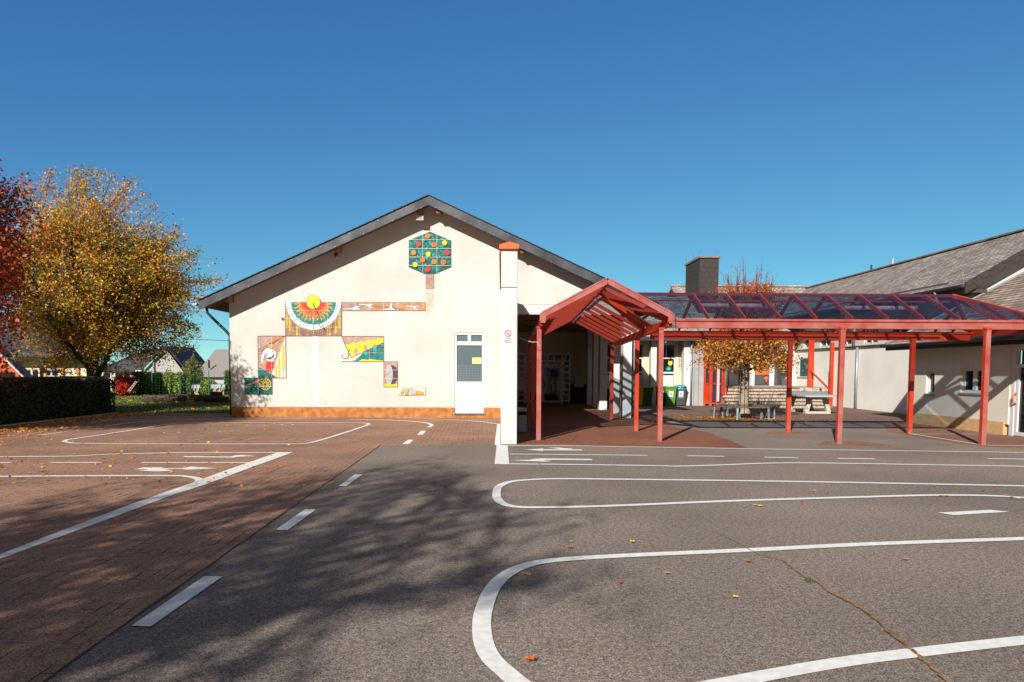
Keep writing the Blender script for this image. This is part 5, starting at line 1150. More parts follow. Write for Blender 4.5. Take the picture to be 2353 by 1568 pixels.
for (x, y) in ((cxm+.22, 35.15), (cxm+.42, 35.04), (vx1-.2, 34.86)):
    mb = MB(); mb.box(x-.06, x+.06, y-.02, y, .25, 2.9); mb.build('glazing_strip', flat('grey_blind', (.42, .44, .46), .6), ve)
mb = MB(); mb.add([(vx0, 35.47, .12), (cxm, 35.22, .12), (cxm, 35.22, 1.05), (vx0, 35.47, 1.05)], [(0, 1, 2, 3)]); mb.build('kick_panel', M_RED, ve)
mb = MB(); mb.box(vx0-.1, vx1+.1, 34.7, 36.2, 3.3, 3.4); mb.build('vestibule_roof', M_ZINC, ve)
dp = MB(); x = X_(1664.5, 34.6); dp.tube([(x+.08, 34.6, 3.3), (x+.08, 34.6, .9)], .05, 10); dp.build('downpipe', M_GALV, ve, smooth=True)
dp = MB(); dp.tube([(x+.08, 34.6, .9), (x+.08, 34.6, .02)], .055, 10); dp.build('pipe_foot', M_RED, ve, smooth=True)

# steps and the classroom front above them
stp = thing('concrete_steps', (13, 33.6, 0), 'six broad exposed aggregate steps behind the tree bench and table', 'steps')
def aggr():
    m = mat('exposed_aggregate', (.6, .55, .46), .9); n, l, p_ = nodes(m); c = coord(n)
    a_ = ramp(n, l, noise(n, l, c, 16, 4, .8), [(.42, (.14, .10, .07)), (.50, (.42, .36, .28)), (.7, (.58, .52, .43))]); l.new(a_, p_.inputs['Base Color']); return m
M_AGG = aggr()
for i in range(6):
    xr = 15.35-max(0, i-2)*.22; mb = MB(); mb.box(10.75, xr, 33.6+.31*i, 35.5 if i < 5 else 35.3+.02, .153*i+(.001 if i else 0), .153*(i+1)-.028); s_ = mb.build('step', M_AGG, stp)
    mb = MB(); mb.box(10.7, xr+.03, 33.57+.31*i, 33.6+.31*(i+1)-.005, .153*(i+1)-.028, .153*(i+1)); mb.build('tread_slab', mat('rusty_tread', (.16, .06, .04), .9, var=.25), s_)
mb = MB(); mb.box(10.5, 16.5, 35.45, 40.4, 0, .915); mb.build('landing', M_AGG, stp)
cls = thing('glazed_classroom', (14.5, 40.4, 0), 'white framed classroom windows with paper plants at the top of the steps', 'building')
YC = 40.4
xw = [A(u, 850, YC).x for u in (1667, 1680, 1728, 1773, 1824)]
bz0, bz1 = A(1740, 887, YC).y, A(1740, 810, YC).y
mb = MB(); mb.box(xw[0]-.4, 16.55, YC, YC+.3, bz1+.1, 3.6); mb.box(xw[0]-.4, xw[0]-.05, YC, YC+.3, 0, bz1+.1); mb.build('wall', M_WALL, cls)
mb = MB(); mb.box(xw[0], xw[-1], YC-.06, YC+.0, bz0-.10, bz0+.02); mb.box(xw[0], xw[-1], YC-.06, YC, bz1-.05, bz1+.1); mb.build('frame_rail', M_WHITEP, cls)
for x in xw: mb = MB(); mb.box(x-.13, x+.13, YC-.07, YC+.01, bz0+.02, bz1-.05); mb.build('mullion', M_WHITEP, cls)
for i in range(4):
    mb = MB(); mb.box(xw[i]+.13, xw[i+1]-.13, YC-.03, YC-.02, bz0+.02, bz1-.05); pn = mb.build('pane', M_GLASS, cls)
    if i in (1, 2): mb = MB(); mb.box(xw[i]+.16, xw[i+1]-.14, YC-.06, YC-.035, A(1740, 861, YC).y, A(1740, 852, YC).y); mb.build('red_board', M_ORC, cls)
    if i:
        plantlet(xw[i]+.45, YC-.035, A(1740, 847, YC).y+.02, .24, M_PG, pn)
        if i > 1: mb = MB(); xo = xw[i+1]-.55; zo = A(1740, 846, YC).y+.08; mb.prism([(xo-.1, zo), (xo-.06, zo-.1), (xo+.06, zo-.1), (xo+.1, zo), (xo+.1, zo+.2), (xo+.05, zo+.13), (xo-.05, zo+.13), (xo-.1, zo+.2)], FRONT(YC-.035), 0, .004); mb.build('paper_owl', M_PO, pn)
        mb = MB(); xo = (xw[i]+xw[i+1])/2+.25; zo = A(1740, 871, YC).y; mb.prism(arcp(xo, zo, .13, 0, PI, 10), FRONT(YC-.035), 0, .004); mb.prism([(xo-.03, zo-.16), (xo+.03, zo-.16), (xo+.03, zo), (xo-.03, zo)], FRONT(YC-.035), 0, .003); mb.build('paper_mushroom', M_PO if i != 1 else M_PG, pn)
# handrail up the steps
hr = thing('stair_handrail', (15.6, 34, 0), 'sloping red handrail with posts at the right end of the steps', 'handrail')
def cou(u, v, y): q = A(u, v, y); return (q.x, y, q.y)
p1, p2 = cou(1863, 853, 36.0), cou(1904, 893.5, 33.9)
mb = MB(); mb.tube([cou(1855, 852, 36.3), p1, p2, (p2[0], p2[1], .9)], .045, 8); mb.build('rail', M_RED, hr, smooth=True)
for u0, u1, y, zt, z0 in ((1858, 1870, 36.0, 3.3, .93), (1908, 1916, 33.8, 3.1, 0)):
    a, b_ = A(u0, 850, y).x, A(u1, 850, y).x; mb = MB(); mb.box(a, b_, y, y+.13, z0, zt); mb.build('post', M_RED, hr, bevel=.006)

# long building on the right with the slate roof
bg_ = thing('long_school_building', (20, 30, 0), 'long white building with weathered slate roof on the right of the courtyard', 'building')
XB = 16.6
mb = MB(); wy = (36.4, 37.9, 3.2, 4.3)
def wally(mb, y0, y1, z0, z1, x0, x1, holes):
    ys_ = sorted({y0, y1, *[h[0] for h in holes], *[h[1] for h in holes]}); zs_ = sorted({z0, z1, *[h[2] for h in holes], *[h[3] for h in holes]})
    for a, b_ in zip(ys_, ys_[1:]):
        for c, d in zip(zs_, zs_[1:]):
            if not any(h[0] <= (a+b_)/2 <= h[1] and h[2] <= (c+d)/2 <= h[3] for h in holes): mb.box(x0, x1, a, b_, c, d)
gw = (38.3, 39.9, 1.45, 2.45)
wally(mb, 25.2, 41, 0, 2.86, XB, XB+.3, [gw]); mb.build('wall', M_WALLW, bg_)
mb = MB(); ups = [(27.2, 28.6), (29.6, 31.0), (32.0, 33.2), (34.4, 35.6), (36.6, 37.8), (38.6, 39.8)]
wally(mb, 25.2, 45, 2.88, 4.75, XB+.25, XB+.5, [(a, b_, 3.0, 4.0) for a, b_ in ups]); mb.build('upper_wall', M_WALLS, bg_)
mb = MB(); mb.box(XB-.08, XB+.3, 25.3, 41, 2.86, 2.92); mb.build('ledge', M_ZINC, bg_)
for a, b_ in ups:
    mb = MB()
    for c, d in ((a, a+.07), (b_-.07, b_), ((a+b_)/2-.03, (a+b_)/2+.03)): mb.box(XB+.3, XB+.36, c, d, 3.0, 4.0)
    mb.box(XB+.3, XB+.36, a, b_, 3.0, 3.06); mb.box(XB+.3, XB+.36, a, b_, 3.94, 4.0); wf = mb.build('window', M_WHITEP, bg_)
    mb = MB(); mb.box(XB+.34, XB+.345, a, b_, 3.0, 4.0); mb.build('pane', M_GLASS, wf)
mb = MB()
for c, d in ((gw[0], gw[0]+.06), (gw[1]-.06, gw[1])): mb.box(XB+.04, XB+.1, c, d, gw[2], gw[3])
mb.box(XB+.04, XB+.1, gw[0], gw[1], gw[3]-.06, gw[3]); mb.box(XB-.06, XB+.1, gw[0]-.03, gw[1]+.03, gw[2]-.05, gw[2]); wf = mb.build('window', M_WHITEP, bg_)
mb = MB(); mb.box(XB+.06, XB+.07, gw[0], gw[1], gw[2], gw[3]); mb.build('pane', M_GLASSG, wf)
XE, ZEV, XRI, ZRI = 16.0, 4.78, 20.1, 7.16
s_ = (ZRI-ZEV)/(XRI-XE); YG = 24.75
mb = MB()
vs = [(XE, YG, ZEV), (XRI, YG, ZRI), (24.2, YG, ZEV), (XE, 50, ZEV), (XRI, 50, ZRI), (24.2, 50, ZEV)]
vs += [(x, y, z-.14) for x, y, z in vs]
mb.add(vs, [(0, 1, 4, 3), (1, 2, 5, 4), (6, 9, 10, 7), (7, 10, 11, 8), (0, 6, 7, 1), (1, 7, 8, 2), (0, 3, 9, 6), (2, 8, 11, 5)]); mb.build('roof', M_SLX, bg_)
mb = MB()
for sgn, xe in ((-1, XE), (1, 24.2)):
    vs = [(XRI, YG-.03, ZRI+.03), (xe, YG-.03, ZEV+.03), (xe, YG-.03, ZEV-.36), (XRI, YG-.03, ZRI-.36)]; vs += [(x, y+.06, z) for x, y, z in vs]
    mb.add(vs, [(0, 1, 2, 3), (7, 6, 5, 4), (0, 4, 5, 1), (3, 2, 6, 7), (0, 3, 7, 4), (1, 5, 6, 2)])
mb.build('verge_shingles', M_SH, bg_)
mb = MB(); xk = XE+.5
mb.prism([(XB, 2.6), (24, 2.6), (24, ZEV-.1), (XRI, ZRI-.16), (XB, ZEV+(XB-XE)*s_-.16)], lambda a, b, d: (a, 25.15+d, b), 0, .3); mb.build('gable_wall', M_WALL, bg_)
mb = MB(); mb.box(XE+.05, XB+.25, YG+.1, 45, ZEV-.30, ZEV-.18); mb.build('eaves_soffit', flat('brown_eaves', (.07, .045, .035), .7), bg_)
def gutter(par, x, y0, y1, z, m=M_ZINC, r=.085):
    mb = MB(); mb.prism([(x+r*math.cos(t), z+r*math.sin(t)) for t in np.linspace(PI, 2*PI, 9)]+[(x+(r-.008)*math.cos(t), z+(r-.008)*math.sin(t)) for t in np.linspace(2*PI, PI, 9)], lambda a, b, d: (a, d, b), y0, y1)
    return mb.build('gutter', m, par)
gutter(bg_, XE-.09, YG-.05, 45, ZEV-.06)
mb = MB(); mb.tube([(XE-.09, 26.3, 4.66), (XE-.05, 26.3, 4.35), (XE+.35, 26.3, 4.15), (XB-.08, 26.3, 4.0), (XB-.08, 26.3, 2.9)], .055, 10); mb.build('downpipe', M_GALV, bg_, smooth=True)
mb = MB(); mb.tube([(XE-.09, 33.5, 4.66), (XE-.05, 33.5, 4.35), (XE+.35, 33.5, 4.15), (XB-.08, 33.5, 4.0), (XB-.08, 33.5, 2.9)], .055, 10); mb.build('downpipe', M_GALV, bg_, smooth=True)
qy = XB*F/(1970-1150.); mb = MB(); mb.tube([(XB-.10, 33.1, 2.84), (XB-.10, 33.1, .02)], .06, 10); mb.build('downpipe', M_GALV, bg_, smooth=True)
mb = MB(); mb.bar((XRI, YG, ZRI+.03), (XRI, 50, ZRI+.03), .3, .06); mb.build('ridge_caps', M_SLX, bg_)
for i in range(16):
    y = 25.3+i*.95; mb = MB(); z = ZEV+.28*s_; mb.tube([(XE+.30, y, z), (XE+.22, y, z+.20), (XE+.30, y, z+.23)], .014, 5); mb.build('snow_hook', M_GALV, bg_)
mb = MB(); mb.box(XE+.20, XE+.22, 26, 41, ZEV+.08, ZEV+.19); mb.build('snow_guard', mat('snow_guard_mesh', (.10, .09, .085), .7), bg_)
for u, v in ((2047, 612), (1998, 633)):
    y = XRI*F/(u-1150.); mb = MB(); mb.tube([(XRI, y, ZRI), (XRI, y, ZRI+.35)], .07 if u == 2047 else .05, 8, .05); mb.build('roof_vent', M_GALV if u == 2047 else M_BLACK, bg_)
# low building nearest on the right
lo = thing('low_side_building', (14, 20, 0), 'low cream building with brown slate roof and white windows on the far right', 'building')
XLB = 13.95; ZL_ = 2.52
def lx(u, v): y = XLB*F/(u-1150.); return y
wins2 = [(23.9-.0, 22.75, .0)]
def yat(u): # depth on the long side wall seen at S column u
    d = ray(u, 900); return XLB*d.y/d.x
def zat(u, v): d = ray(u, v); return HC+d.z*XLB/d.x
w1 = (yat(2146), yat(2127), zat(2136, 906), zat(2136, 853)); w2 = (yat(2262), yat(2207), zat(2235, 903), zat(2235, 847)); dr = (yat(2500), yat(2319), 0, 2.42)
mb = MB(); wally(mb, dr[0], 24.4, .36, ZL_+.2, XLB, XLB+.28, [w1, w2, (dr[0], dr[1], .3, 2.42)]); wally(mb, 10, dr[0], .36, ZL_+.2, XLB, XLB+.28, []); mb.box(XLB+.28, 16.6, 24.1, 24.4, 0, 2.9); mb.build('wall', M_WALLS, lo)
mb = MB(); mb.box(XLB-.02, XLB+.28, dr[1]+.14, 24.42, 0, .36); mb.box(XLB-.02, XLB+.28, 10, dr[0], 0, .36); mb.build('plinth', M_PLINTH2, lo)
for (ya, yb, za, zb_), n_ in ((w1, 1), (w2, 2)):
    mb = MB(); f_ = .075; x0, x1 = XLB+.07, XLB+.14
    mb.box(x0, x1, ya, ya+f_, za, zb_); mb.box(x0, x1, yb-f_, yb, za, zb_); mb.box(x0, x1, ya+f_, yb-f_, za, za+f_); mb.box(x0, x1, ya+f_, yb-f_, zb_-f_, zb_)
    if n_ == 2: mb.box(x0-.01, x1, (ya+yb)/2-.08, (ya+yb)/2+.08, za+f_, zb_-f_)
    wf = mb.build('window', M_WHITEP, lo, bevel=.005); mb = MB(); mb.box(x1-.03, x1-.02, ya+f_, yb-f_, za+f_, zb_-f_); mb.build('pane', M_GLASSD, wf)
    mb = MB(); mb.box(XLB-.05, XLB+.07, ya-.04, yb+.04, za-.05, za-.01); mb.build('sill', M_CONCG, wf)
mb = MB(); x0, x1 = XLB+.03, XLB+.12; ya, yb = dr[0], dr[1]
mb.box(x0, x1, yb-.16, yb, 0, 2.42); mb.box(x0, x1, ya, ya+.1, 0, 2.42); mb.box(x0, x1, ya+.1, yb-.16, 2.32, 2.42); mb.box(x0, x1, ya+.1, yb-.16, 1.86, 1.96); dfr = mb.build('door_frame', M_WHITEP, lo, bevel=.005)
mb = MB(); mb.box(x0+.02, x1, yb-.28, yb-.161, .12, 1.86); mb.box(x0+.02, x1, ya+.1, yb-.161, .02, .12); mb.build('door_leaf', M_WHITEP, lo); mb = MB(); mb.box(x1-.02, x1-.01, ya+.1, yb-.28, .12, 2.32); mb.build('door_glass', M_GLASSD, lo)
mb = MB(); mb.tube([(x0, yb-.22, .88), (x0-.09, yb-.24, .93), (x0-.10, yb-.26, 1.12), (x0, yb-.24, 1.18)], .022, 8); mb.build('handle', M_ORC, lo, smooth=True)
mb = MB(); rs = .52; XEa = 13.4; z0 = 2.68
vs = [(XEa, 9, z0), (18.3, 9, z0+4.9*rs), (18.3, 24.95, z0+4.9*rs), (XEa, 24.95, z0), (23, 9, z0), (23, 24.95, z0)]; vs += [(x, y, z-.1) for x, y, z in vs]
mb.add(vs, [(0, 1, 2, 3), (1, 4, 5, 2), (6, 9, 8, 7), (7, 8, 11, 10), (0, 3, 9, 6), (3, 2, 8, 9), (0, 6, 7, 1)]); mb.build('roof', M_SLR, lo)
mb = MB(); mb.box(XEa+.02, XLB, 9.2, 24.9, z0-.12, z0-.10); mb.box(XEa+.0, XEa+.03, 9.2, 24.9, z0-.22, z0-.11); mb.build('eaves_board', M_BLACK, lo)
gutter(lo, XEa-.09, 9, 25.0, z0-.02)
mb = MB(); mb.bar((XEa, 24.9, z0+.04), (18.3, 24.9, z0+4.9*rs+.04), .07, .05); mb.build('verge_flashing', M_GALV, lo)
for i in range(7):
    y = 24.4-i*.75; mb = MB(); z = z0+.28*rs; mb.tube([(XEa+.30, y, z), (XEa+.22, y, z+.18), (XEa+.30, y, z+.2)], .013, 5); mb.build('snow_hook', M_GALV, lo)

# ------------------------------------------------------------------ wheelie bins by the wing
def wheelie(body_m, lid_m, label, u, y, first=True, fill=None, sticker=True, nm='wheelie_bin', open_=0):
    x = A(u, 900, y).x; r = thing(nm, (x, y, 0), label, 'bin', 'wheelie bins by the classroom wing')
    mb = MB(); w0, w1_, h = .20, .265, .90
    lv = []
    for z, ww, d0_, d1_ in ((.03, w0, -.2, .18), (.86, w1_, -.30, .22), (h, w1_+.015, -.31, .23)):
        lv.append([(x-ww, y+d0_, z), (x+ww, y+d0_, z), (x+ww, y+d1_, z), (x-ww, y+d1_, z)])
    vs = sum(lv, []); fs = [(3, 2, 1, 0), (8, 9, 10, 11)]+[(k*4+i, k*4+(i+1) % 4, k*4+4+(i+1) % 4, k*4+4+i) for k in range(2) for i in range(4)]
    mb.add(vs, fs); mb.build('body', body_m, r, bevel=.015)
    mb = MB(); mb.prism([(y-.34, h+.005), (y+.25, h+.005), (y+.25, h+.04), (y+.1, h+.065), (y-.3, h+.045), (y-.34, h+.02)], lambda a, b, d: (d, a, b), x-.285, x+.285); mb.build('lid', lid_m, r, bevel=.008)
    mb = MB(); mb.tube([(x-.26, y+.27, h), (x+.26, y+.27, h)], .015, 8); mb.build('handle', lid_m, r)
    for sx in (-.22, .22): mb = MB(); mb.tube([(x+sx-.025, y+.2, .1), (x+sx+.025, y+.2, .1)], .1, 14); mb.build('wheel', M_BLACK, r)
    if sticker:
        mb = MB(); mb.add([(x-.11, y-.2556, .40), (x+.11, y-.2556, .40), (x+.11, y-.297, .74), (x-.11, y-.297, .74)], [(0, 1, 2, 3)]); st_ = mb.build('sticker', flat('white_sticker', (.75, .76, .74), .6), r)
        mb = MB(); mb.add([(x-.10, y-.259, .41), (x+.10, y-.259, .41), (x+.10, y-.2665, .47), (x-.10, y-.2665, .47)], [(0, 1, 2, 3)]); mb.build('sticker_band', flat('blue_band', (.03, .16, .28), .6), st_)
        mb = MB()
        for k in range(5): mb.add([(x-.06+k*.022, y-.283-.0005*k, .55+.02*(k % 2)), (x-.045+k*.022, y-.283-.0005*k, .55+.02*(k % 2)), (x-.045+k*.022, y-.295, .64), (x-.06+k*.022, y-.295, .64)], [(0, 1, 2, 3)])
        mb.build('sticker_print', flat('dark_print', (.08, .08, .08), .6), st_)
    return r, x
GRN = flat('green_bin_plastic', (.09, .26, .025), .45); GRD = flat('dark_green_bin_plastic', (.02, .07, .015), .5); YLB = flat('yellow_bin_plastic', (.60, .34, .01), .45); GRB = flat('grey_bin_plastic', (.06, .06, .065), .5)
wheelie(YLB, YLB, 'yellow wheelie bin half hidden by the red post beside the green bins', 1465, 35.25, sticker=False)
wheelie(GRD, GRN, 'dark green wheelie bin with a round red sticker left of the thin white column', 1486, 35.25, sticker=False)
r_, x_ = wheelie(GRD, GRD, 'dark bin partly hidden behind the red front post', 1519, 35.8)
wheelie(GRN, GRN, 'bright green wheelie bin with a white sticker under the classroom window', 1539, 35.2)
r_, x_ = wheelie(GRB, GRB, 'dark grey wheelie bin with blue bag over its rim beside the white column', 1562, 35.4)
rb_ = random.Random(3); P = []
mb = MB(); n = 18
ring0 = [(x_+.30*math.cos(2*PI*i/n), 35.4+.33*math.sin(2*PI*i/n), .97+rb_.uniform(-.015, .03)) for i in range(n)]; ring1 = [(x_+.315*math.cos(2*PI*i/n), 35.4+.36*math.sin(2*PI*i/n), .80+rb_.uniform(-.06, .05)) for i in range(n)]; ring2 = [(x_+.15*math.cos(2*PI*i/n), 35.4+.16*math.sin(2*PI*i/n), 1.02+rb_.uniform(-.02, .03)) for i in range(n)]
mb.add(ring1+ring0+ring2, [(i, (i+1) % n, n+(i+1) % n, n+i) for i in range(n)]+[(n+i, n+(i+1) % n, 2*n+(i+1) % n, 2*n+i) for i in range(n)]+[tuple(2*n+i for i in range(n))])
tag(mb.build('plastic_bag', mat('blue_plastic_bag', (.03, .28, .42), .35, var=.2, scale=9, bump=.7, bscale=12), at=(x_, 35.4, .97)), 'blue plastic bag draped over the rim of the dark grey bin', 'bag')

# ------------------------------------------------------------------ table tennis table
tt = thing('table_tennis_table', (12.95, 29.95, 0), 'grey concrete outdoor table tennis table with perforated metal net', 'table')
TX, TY = 12.95, 29.95; ang = math.radians(91); ca, sa = math.cos(ang), math.sin(ang)
def T(x, y, z): return (TX+x*ca-y*sa, TY+x*sa+y*ca, z)
def tbox(mb, x0, x1, y0, y1, z0, z1):
    b0 = MB(); b0.box(x0, x1, y0, y1, z0, z1); mb.add([T(*v) for v in b0.v], b0.f)
M_TT = concrete('table_concrete', (.40, .42, .43))
mb = MB(); tbox(mb, -1.37, 1.37, -.76, .76, .70, .765); mb.build('tabletop', M_TT, tt, bevel=.01)
mb = MB(); tbox(mb, -.012, .012, -.80, .80, .768, .90)
nm_ = mat('perforated_steel', (.35, .36, .37), .5, metal=.6); n, l, p_ = nodes(nm_); c = coord(n); ck = n.new('ShaderNodeTexChecker'); ck.inputs['Scale'].default_value = 40; l.new(c, ck.inputs[0]); l.new(ramp(n, l, ck.outputs['Fac'], [(0, (.10, .10, .10)), (1, (.5, .5, .52))]), p_.inputs['Base Color'])
mb.build('net', nm_, tt)
M_LEG = concrete('leg_concrete', (.50, .47, .40))
for xc in (-.78, .78):
    mb = MB(); d0_, d1_ = xc-.09, xc+.09
    for poly_ in ([(-.54, 0), (.54, 0), (.52, .10), (-.52, .10)], [(-.54, .101), (-.38, .101), (-.20, .70), (-.36, .70)], [(.54, .101), (.38, .101), (.20, .70), (.36, .70)], [(-.19, .58), (.19, .58), (.20, .699), (-.20, .699)]):
        mb.prism(poly_, lambda a, b, d: T(d, a, b), d0_, d1_)
    mb.build('leg', M_LEG, tt, bevel=.008)

# ------------------------------------------------------------------ courtyard tree, guard and bench
tx, ty = 8.98, 26.3
ct = thing('courtyard_tree', (tx, ty, 0), 'pruned orange leaved tree with bare upright shoots growing through the round bench', 'tree')
rt = random.Random(21); mb = MB(); mb.tube([(tx, ty, 0), (tx-.02, ty, .5), (tx, ty+.02, 1.2), (tx-.03, ty, 1.9), (tx, ty, 2.6)], .20, 10, .13); mb.tube([(tx, ty, 0), (tx, ty, .35)], .30, 10, .19); mb.build('trunk', M_BARKP, ct, smooth=True)
limbs, twl, lp, tp2, tt_l = [], [], [], [], []
for i in range(11):
    th = i*2.399; st_ = Vector((tx, ty, 1.75+.08*i)); e = Vector((tx+math.cos(th)*1.2, ty+math.sin(th)*1.2, 2.2+.13*i+rt.uniform(-.2, .2))); cp = curve_pts(st_, e, .08, 4, rt); limbs.append(cp)
for i in range(520):
    cp = rt.choice(limbs); st_ = cp[rt.choice([1, 2, 3, 4])]; th = math.atan2(st_.y-ty, st_.x-tx)+rt.gauss(0, .6)
    if i < 360:   # dense drooping lower skirt
        r = rt.uniform(.5, 2.05); q = Vector((tx+math.cos(th)*r, ty+math.sin(th)*r, rt.uniform(1.72, 2.95)+(.1 if r < 1.2 else 0))); cp2 = curve_pts(st_, q, .15, 4, rt); twl.append((cp2, .012, .003))
        for k in range(rt.randint(8, 34)):
            u = rt.uniform(.6, 1.02)*4; a2 = int(min(3, u)); p0 = cp2[a2].lerp(cp2[a2+1], u-a2); lp.append((p0.x+rt.gauss(0, .10), p0.y+rt.gauss(0, .10), max(1.66+rt.random()*.12, p0.z+rt.gauss(0, .09))))
    else:         # upright shoots
        r = rt.uniform(.1, 1.35); b0 = Vector((tx+math.cos(th)*r*.8, ty+math.sin(th)*r*.8, 2.4)); h = rt.choice([4.1, 4.5, 4.8, 5.0, 5.3]) if r < 1.15 else 4.6
        h = h*rt.uniform(.88, 1.04); cp2 = [b0, b0+Vector((rt.gauss(0, .05), rt.gauss(0, .05), (h-2.4)*.4)), b0+Vector((rt.gauss(0, .08), rt.gauss(0, .08), (h-2.4)*.75)), Vector((tx+math.cos(th)*r*1.05, ty+math.sin(th)*r*1.05, h))]
        tt_l.append((cp2, .015, .004))
        for k in range(7):
            u = rt.uniform(.9, 2.8); a2 = int(u); p0 = cp2[a2].lerp(cp2[a2+1], u-a2); tt_l.append(([p0, p0+Vector((rt.gauss(0, .07), rt.gauss(0, .07), .22))], .006, .002))
        for k in range(150):
            u = 3*(rt.random()**1.3); a2 = int(min(2, u)); p0 = cp2[a2].lerp(cp2[a2+1], u-a2)
            if p0.z < 4.85 or rt.random() < .15: tp2.append((p0.x+rt.gauss(0, .07), p0.y+rt.gauss(0, .07), p0.z))
xs_t = [A(u, 700, ty).x-tx for u in (1672, 1699, 1758)]
for (u, v) in ((1699, 588), (1685, 612), (1723, 600), (1729, 613), (1758, 594), (1742, 628), (1668, 628), (1652, 665), (1780, 640), (1712, 640)):
    q = A(u, v, ty); b0 = Vector((tx+(q.x-tx)*.7, ty+rt.uniform(-.5, .5), 2.5)); e = Vector((q.x, b0.y, q.y)); cp2 = curve_pts(b0, e, .015, 8, rt); tt_l.append((cp2, .022, .005))
    for k in range(46):
        u_ = rt.uniform(3.2, 7.6); a2 = int(u_); p0 = cp2[a2].lerp(cp2[a2+1], u_-a2); L_ = .36*(1-u_/9); tt_l.append(([p0, p0+Vector((rt.gauss(0, .5)*L_, rt.gauss(0, .5)*L_, L_))], .006, .002))
        if p0.z < 5.0 or rt.random() < .12: tp2.append((p0.x+rt.gauss(0, .1), p0.y+rt.gauss(0, .1), p0.z))
branches('limbs', [(c, .06, .02) for c in limbs], M_BARK, ct, 6); branches('twigs', twl, M_BARK, ct, 3); branches('upright_shoots', tt_l, M_TWIG, ct, 3)
leaf_mesh('lower_leaves', lp, .078, L_ORANGE, ct, 3, aspect=.8); leaf_mesh('upper_leaves', tp2, .07, L_TOP, ct, 4)
tg = thing('tree_guard', (tx, ty, 0), 'black steel rod guard around the trunk of the courtyard tree', 'tree guard')
for i in range(10):
    a = 2*PI*i/10; mb = MB(); mb.tube([(tx+.42*math.cos(a), ty+.42*math.sin(a), .02), (tx+.24*math.cos(a), ty+.24*math.sin(a), .55), (tx+.22*math.cos(a), ty+.22*math.sin(a), 1.72)], .009, 5); mb.build('rod', M_BLACK, tg)
for z in (.5, 1.1, 1.65): mb = MB(); mb.tube([(tx+.235*math.cos(2*PI*i/20), ty+.235*math.sin(2*PI*i/20), z) for i in range(21)], .009, 5); mb.build('hoop', M_BLACK, tg)
bn = thing('tree_bench', (tx, ty, 0), 'hexagonal dark slatted wooden bench encircling the courtyard tree', 'bench')
HX6 = [(math.cos(PI/3*i), math.sin(PI/3*i)) for i in range(7)]; M_BL = mat('bench_leg_paint', (.20, .24, .25), .6, var=.25, scale=6)
for i in range(6):
    (c0, s0_), (c1, s1_) = HX6[i], HX6[i+1]; mb = MB()
    for r0, r1 in ((.78, .89), (.91, 1.02), (1.04, 1.15)): mb.prism([(tx+c0*r0, ty+s0_*r0), (tx+c1*r0, ty+s1_*r0), (tx+c1*r1, ty+s1_*r1), (tx+c0*r1, ty+s0_*r1)], lambda a, b, d: (a, b, d), .425, .47)
    mb.build('seat_segment', M_WOODD, bn)
for i in range(6):
    c0, s0_ = HX6[i]
    for r, sg_ in ((.82, -1), (1.10, 1)):
        x, y = tx+c0*r, ty+s0_*r; mb = MB(); mb.bar((x+c0*.03*sg_, y+s0_*.03*sg_, 0), (x, y, .425), .07, .045); mb.build('leg', M_BL, bn)

# ================================================================== LEFT SIDE: HEDGE, TREES, GARDEN, HOUSES
rg = np.random.default_rng(5)
def boxfoliage(name, x0, x1, y0, y1, z0, z1, n, size, m, label, cat, group=None, core=(.012, .014, .006), rnd_=.25, wav=.06, seed=1):
    """a clipped hedge: a dark twiggy inside and leaves over its top and sides"""
    r = thing(name, ((x0+x1)/2, (y0+y1)/2, z0), label, cat, group); g = np.random.default_rng(seed)
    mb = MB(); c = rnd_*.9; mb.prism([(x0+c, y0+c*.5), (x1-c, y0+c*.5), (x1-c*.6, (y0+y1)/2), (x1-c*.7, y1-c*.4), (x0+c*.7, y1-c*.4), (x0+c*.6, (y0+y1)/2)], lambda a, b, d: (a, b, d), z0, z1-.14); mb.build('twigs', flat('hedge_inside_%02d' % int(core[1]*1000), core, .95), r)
    P = g.uniform((x0, y0, z0), (x1, y1, z1), (n, 3)); f = g.integers(0, 5, n); ar = np.array([(y1-y0)*(z1-z0), (y1-y0)*(z1-z0), (x1-x0)*(z1-z0), (x1-x0)*(z1-z0), (x1-x0)*(y1-y0)]); f = g.choice(5, n, p=ar/ar.sum())
    d = g.normal(.02, .055, n)
    for k, (ax, v, s_) in enumerate(((0, x0, 1), (0, x1, -1), (1, y0, 1), (1, y1, -1), (2, z1, -1))): P[f == k, ax] = v+s_*d[f == k]
    P[:, 0] += wav*np.sin(P[:, 1]*1.7+P[:, 2]*2); P[:, 1] += wav*np.sin(P[:, 0]*2.1+P[:, 2]*3); P[:, 2] += wav*.6*np.sin(P[:, 1]*2.3+P[:, 0]*1.9)
    # round the corners
    cx, cy = (x0+x1)/2, (y0+y1)/2; hx, hy = (x1-x0)/2, (y1-y0)/2; dx = np.maximum(0, np.abs(P[:, 0]-cx)-(hx-rnd_)); dy = np.maximum(0, np.abs(P[:, 1]-cy)-(hy-rnd_)); dzz = np.maximum(0, P[:, 2]-(z1-rnd_)); L = np.sqrt(dx**2+dy**2+dzz**2); sc = np.where(L > rnd_, rnd_/np.maximum(L, 1e-6), 1)
    P[:, 0] = np.where(dx > 0, cx+np.sign(P[:, 0]-cx)*(hx-rnd_+dx*sc), P[:, 0]); P[:, 1] = np.where(dy > 0, cy+np.sign(P[:, 1]-cy)*(hy-rnd_+dy*sc), P[:, 1]); P[:, 2] = np.where(dzz > 0, z1-rnd_+dzz*sc, P[:, 2]); P[:, 2] = np.maximum(P[:, 2], z0+.02)
    leaf_mesh('leaves', P, size, m, r, seed); return r
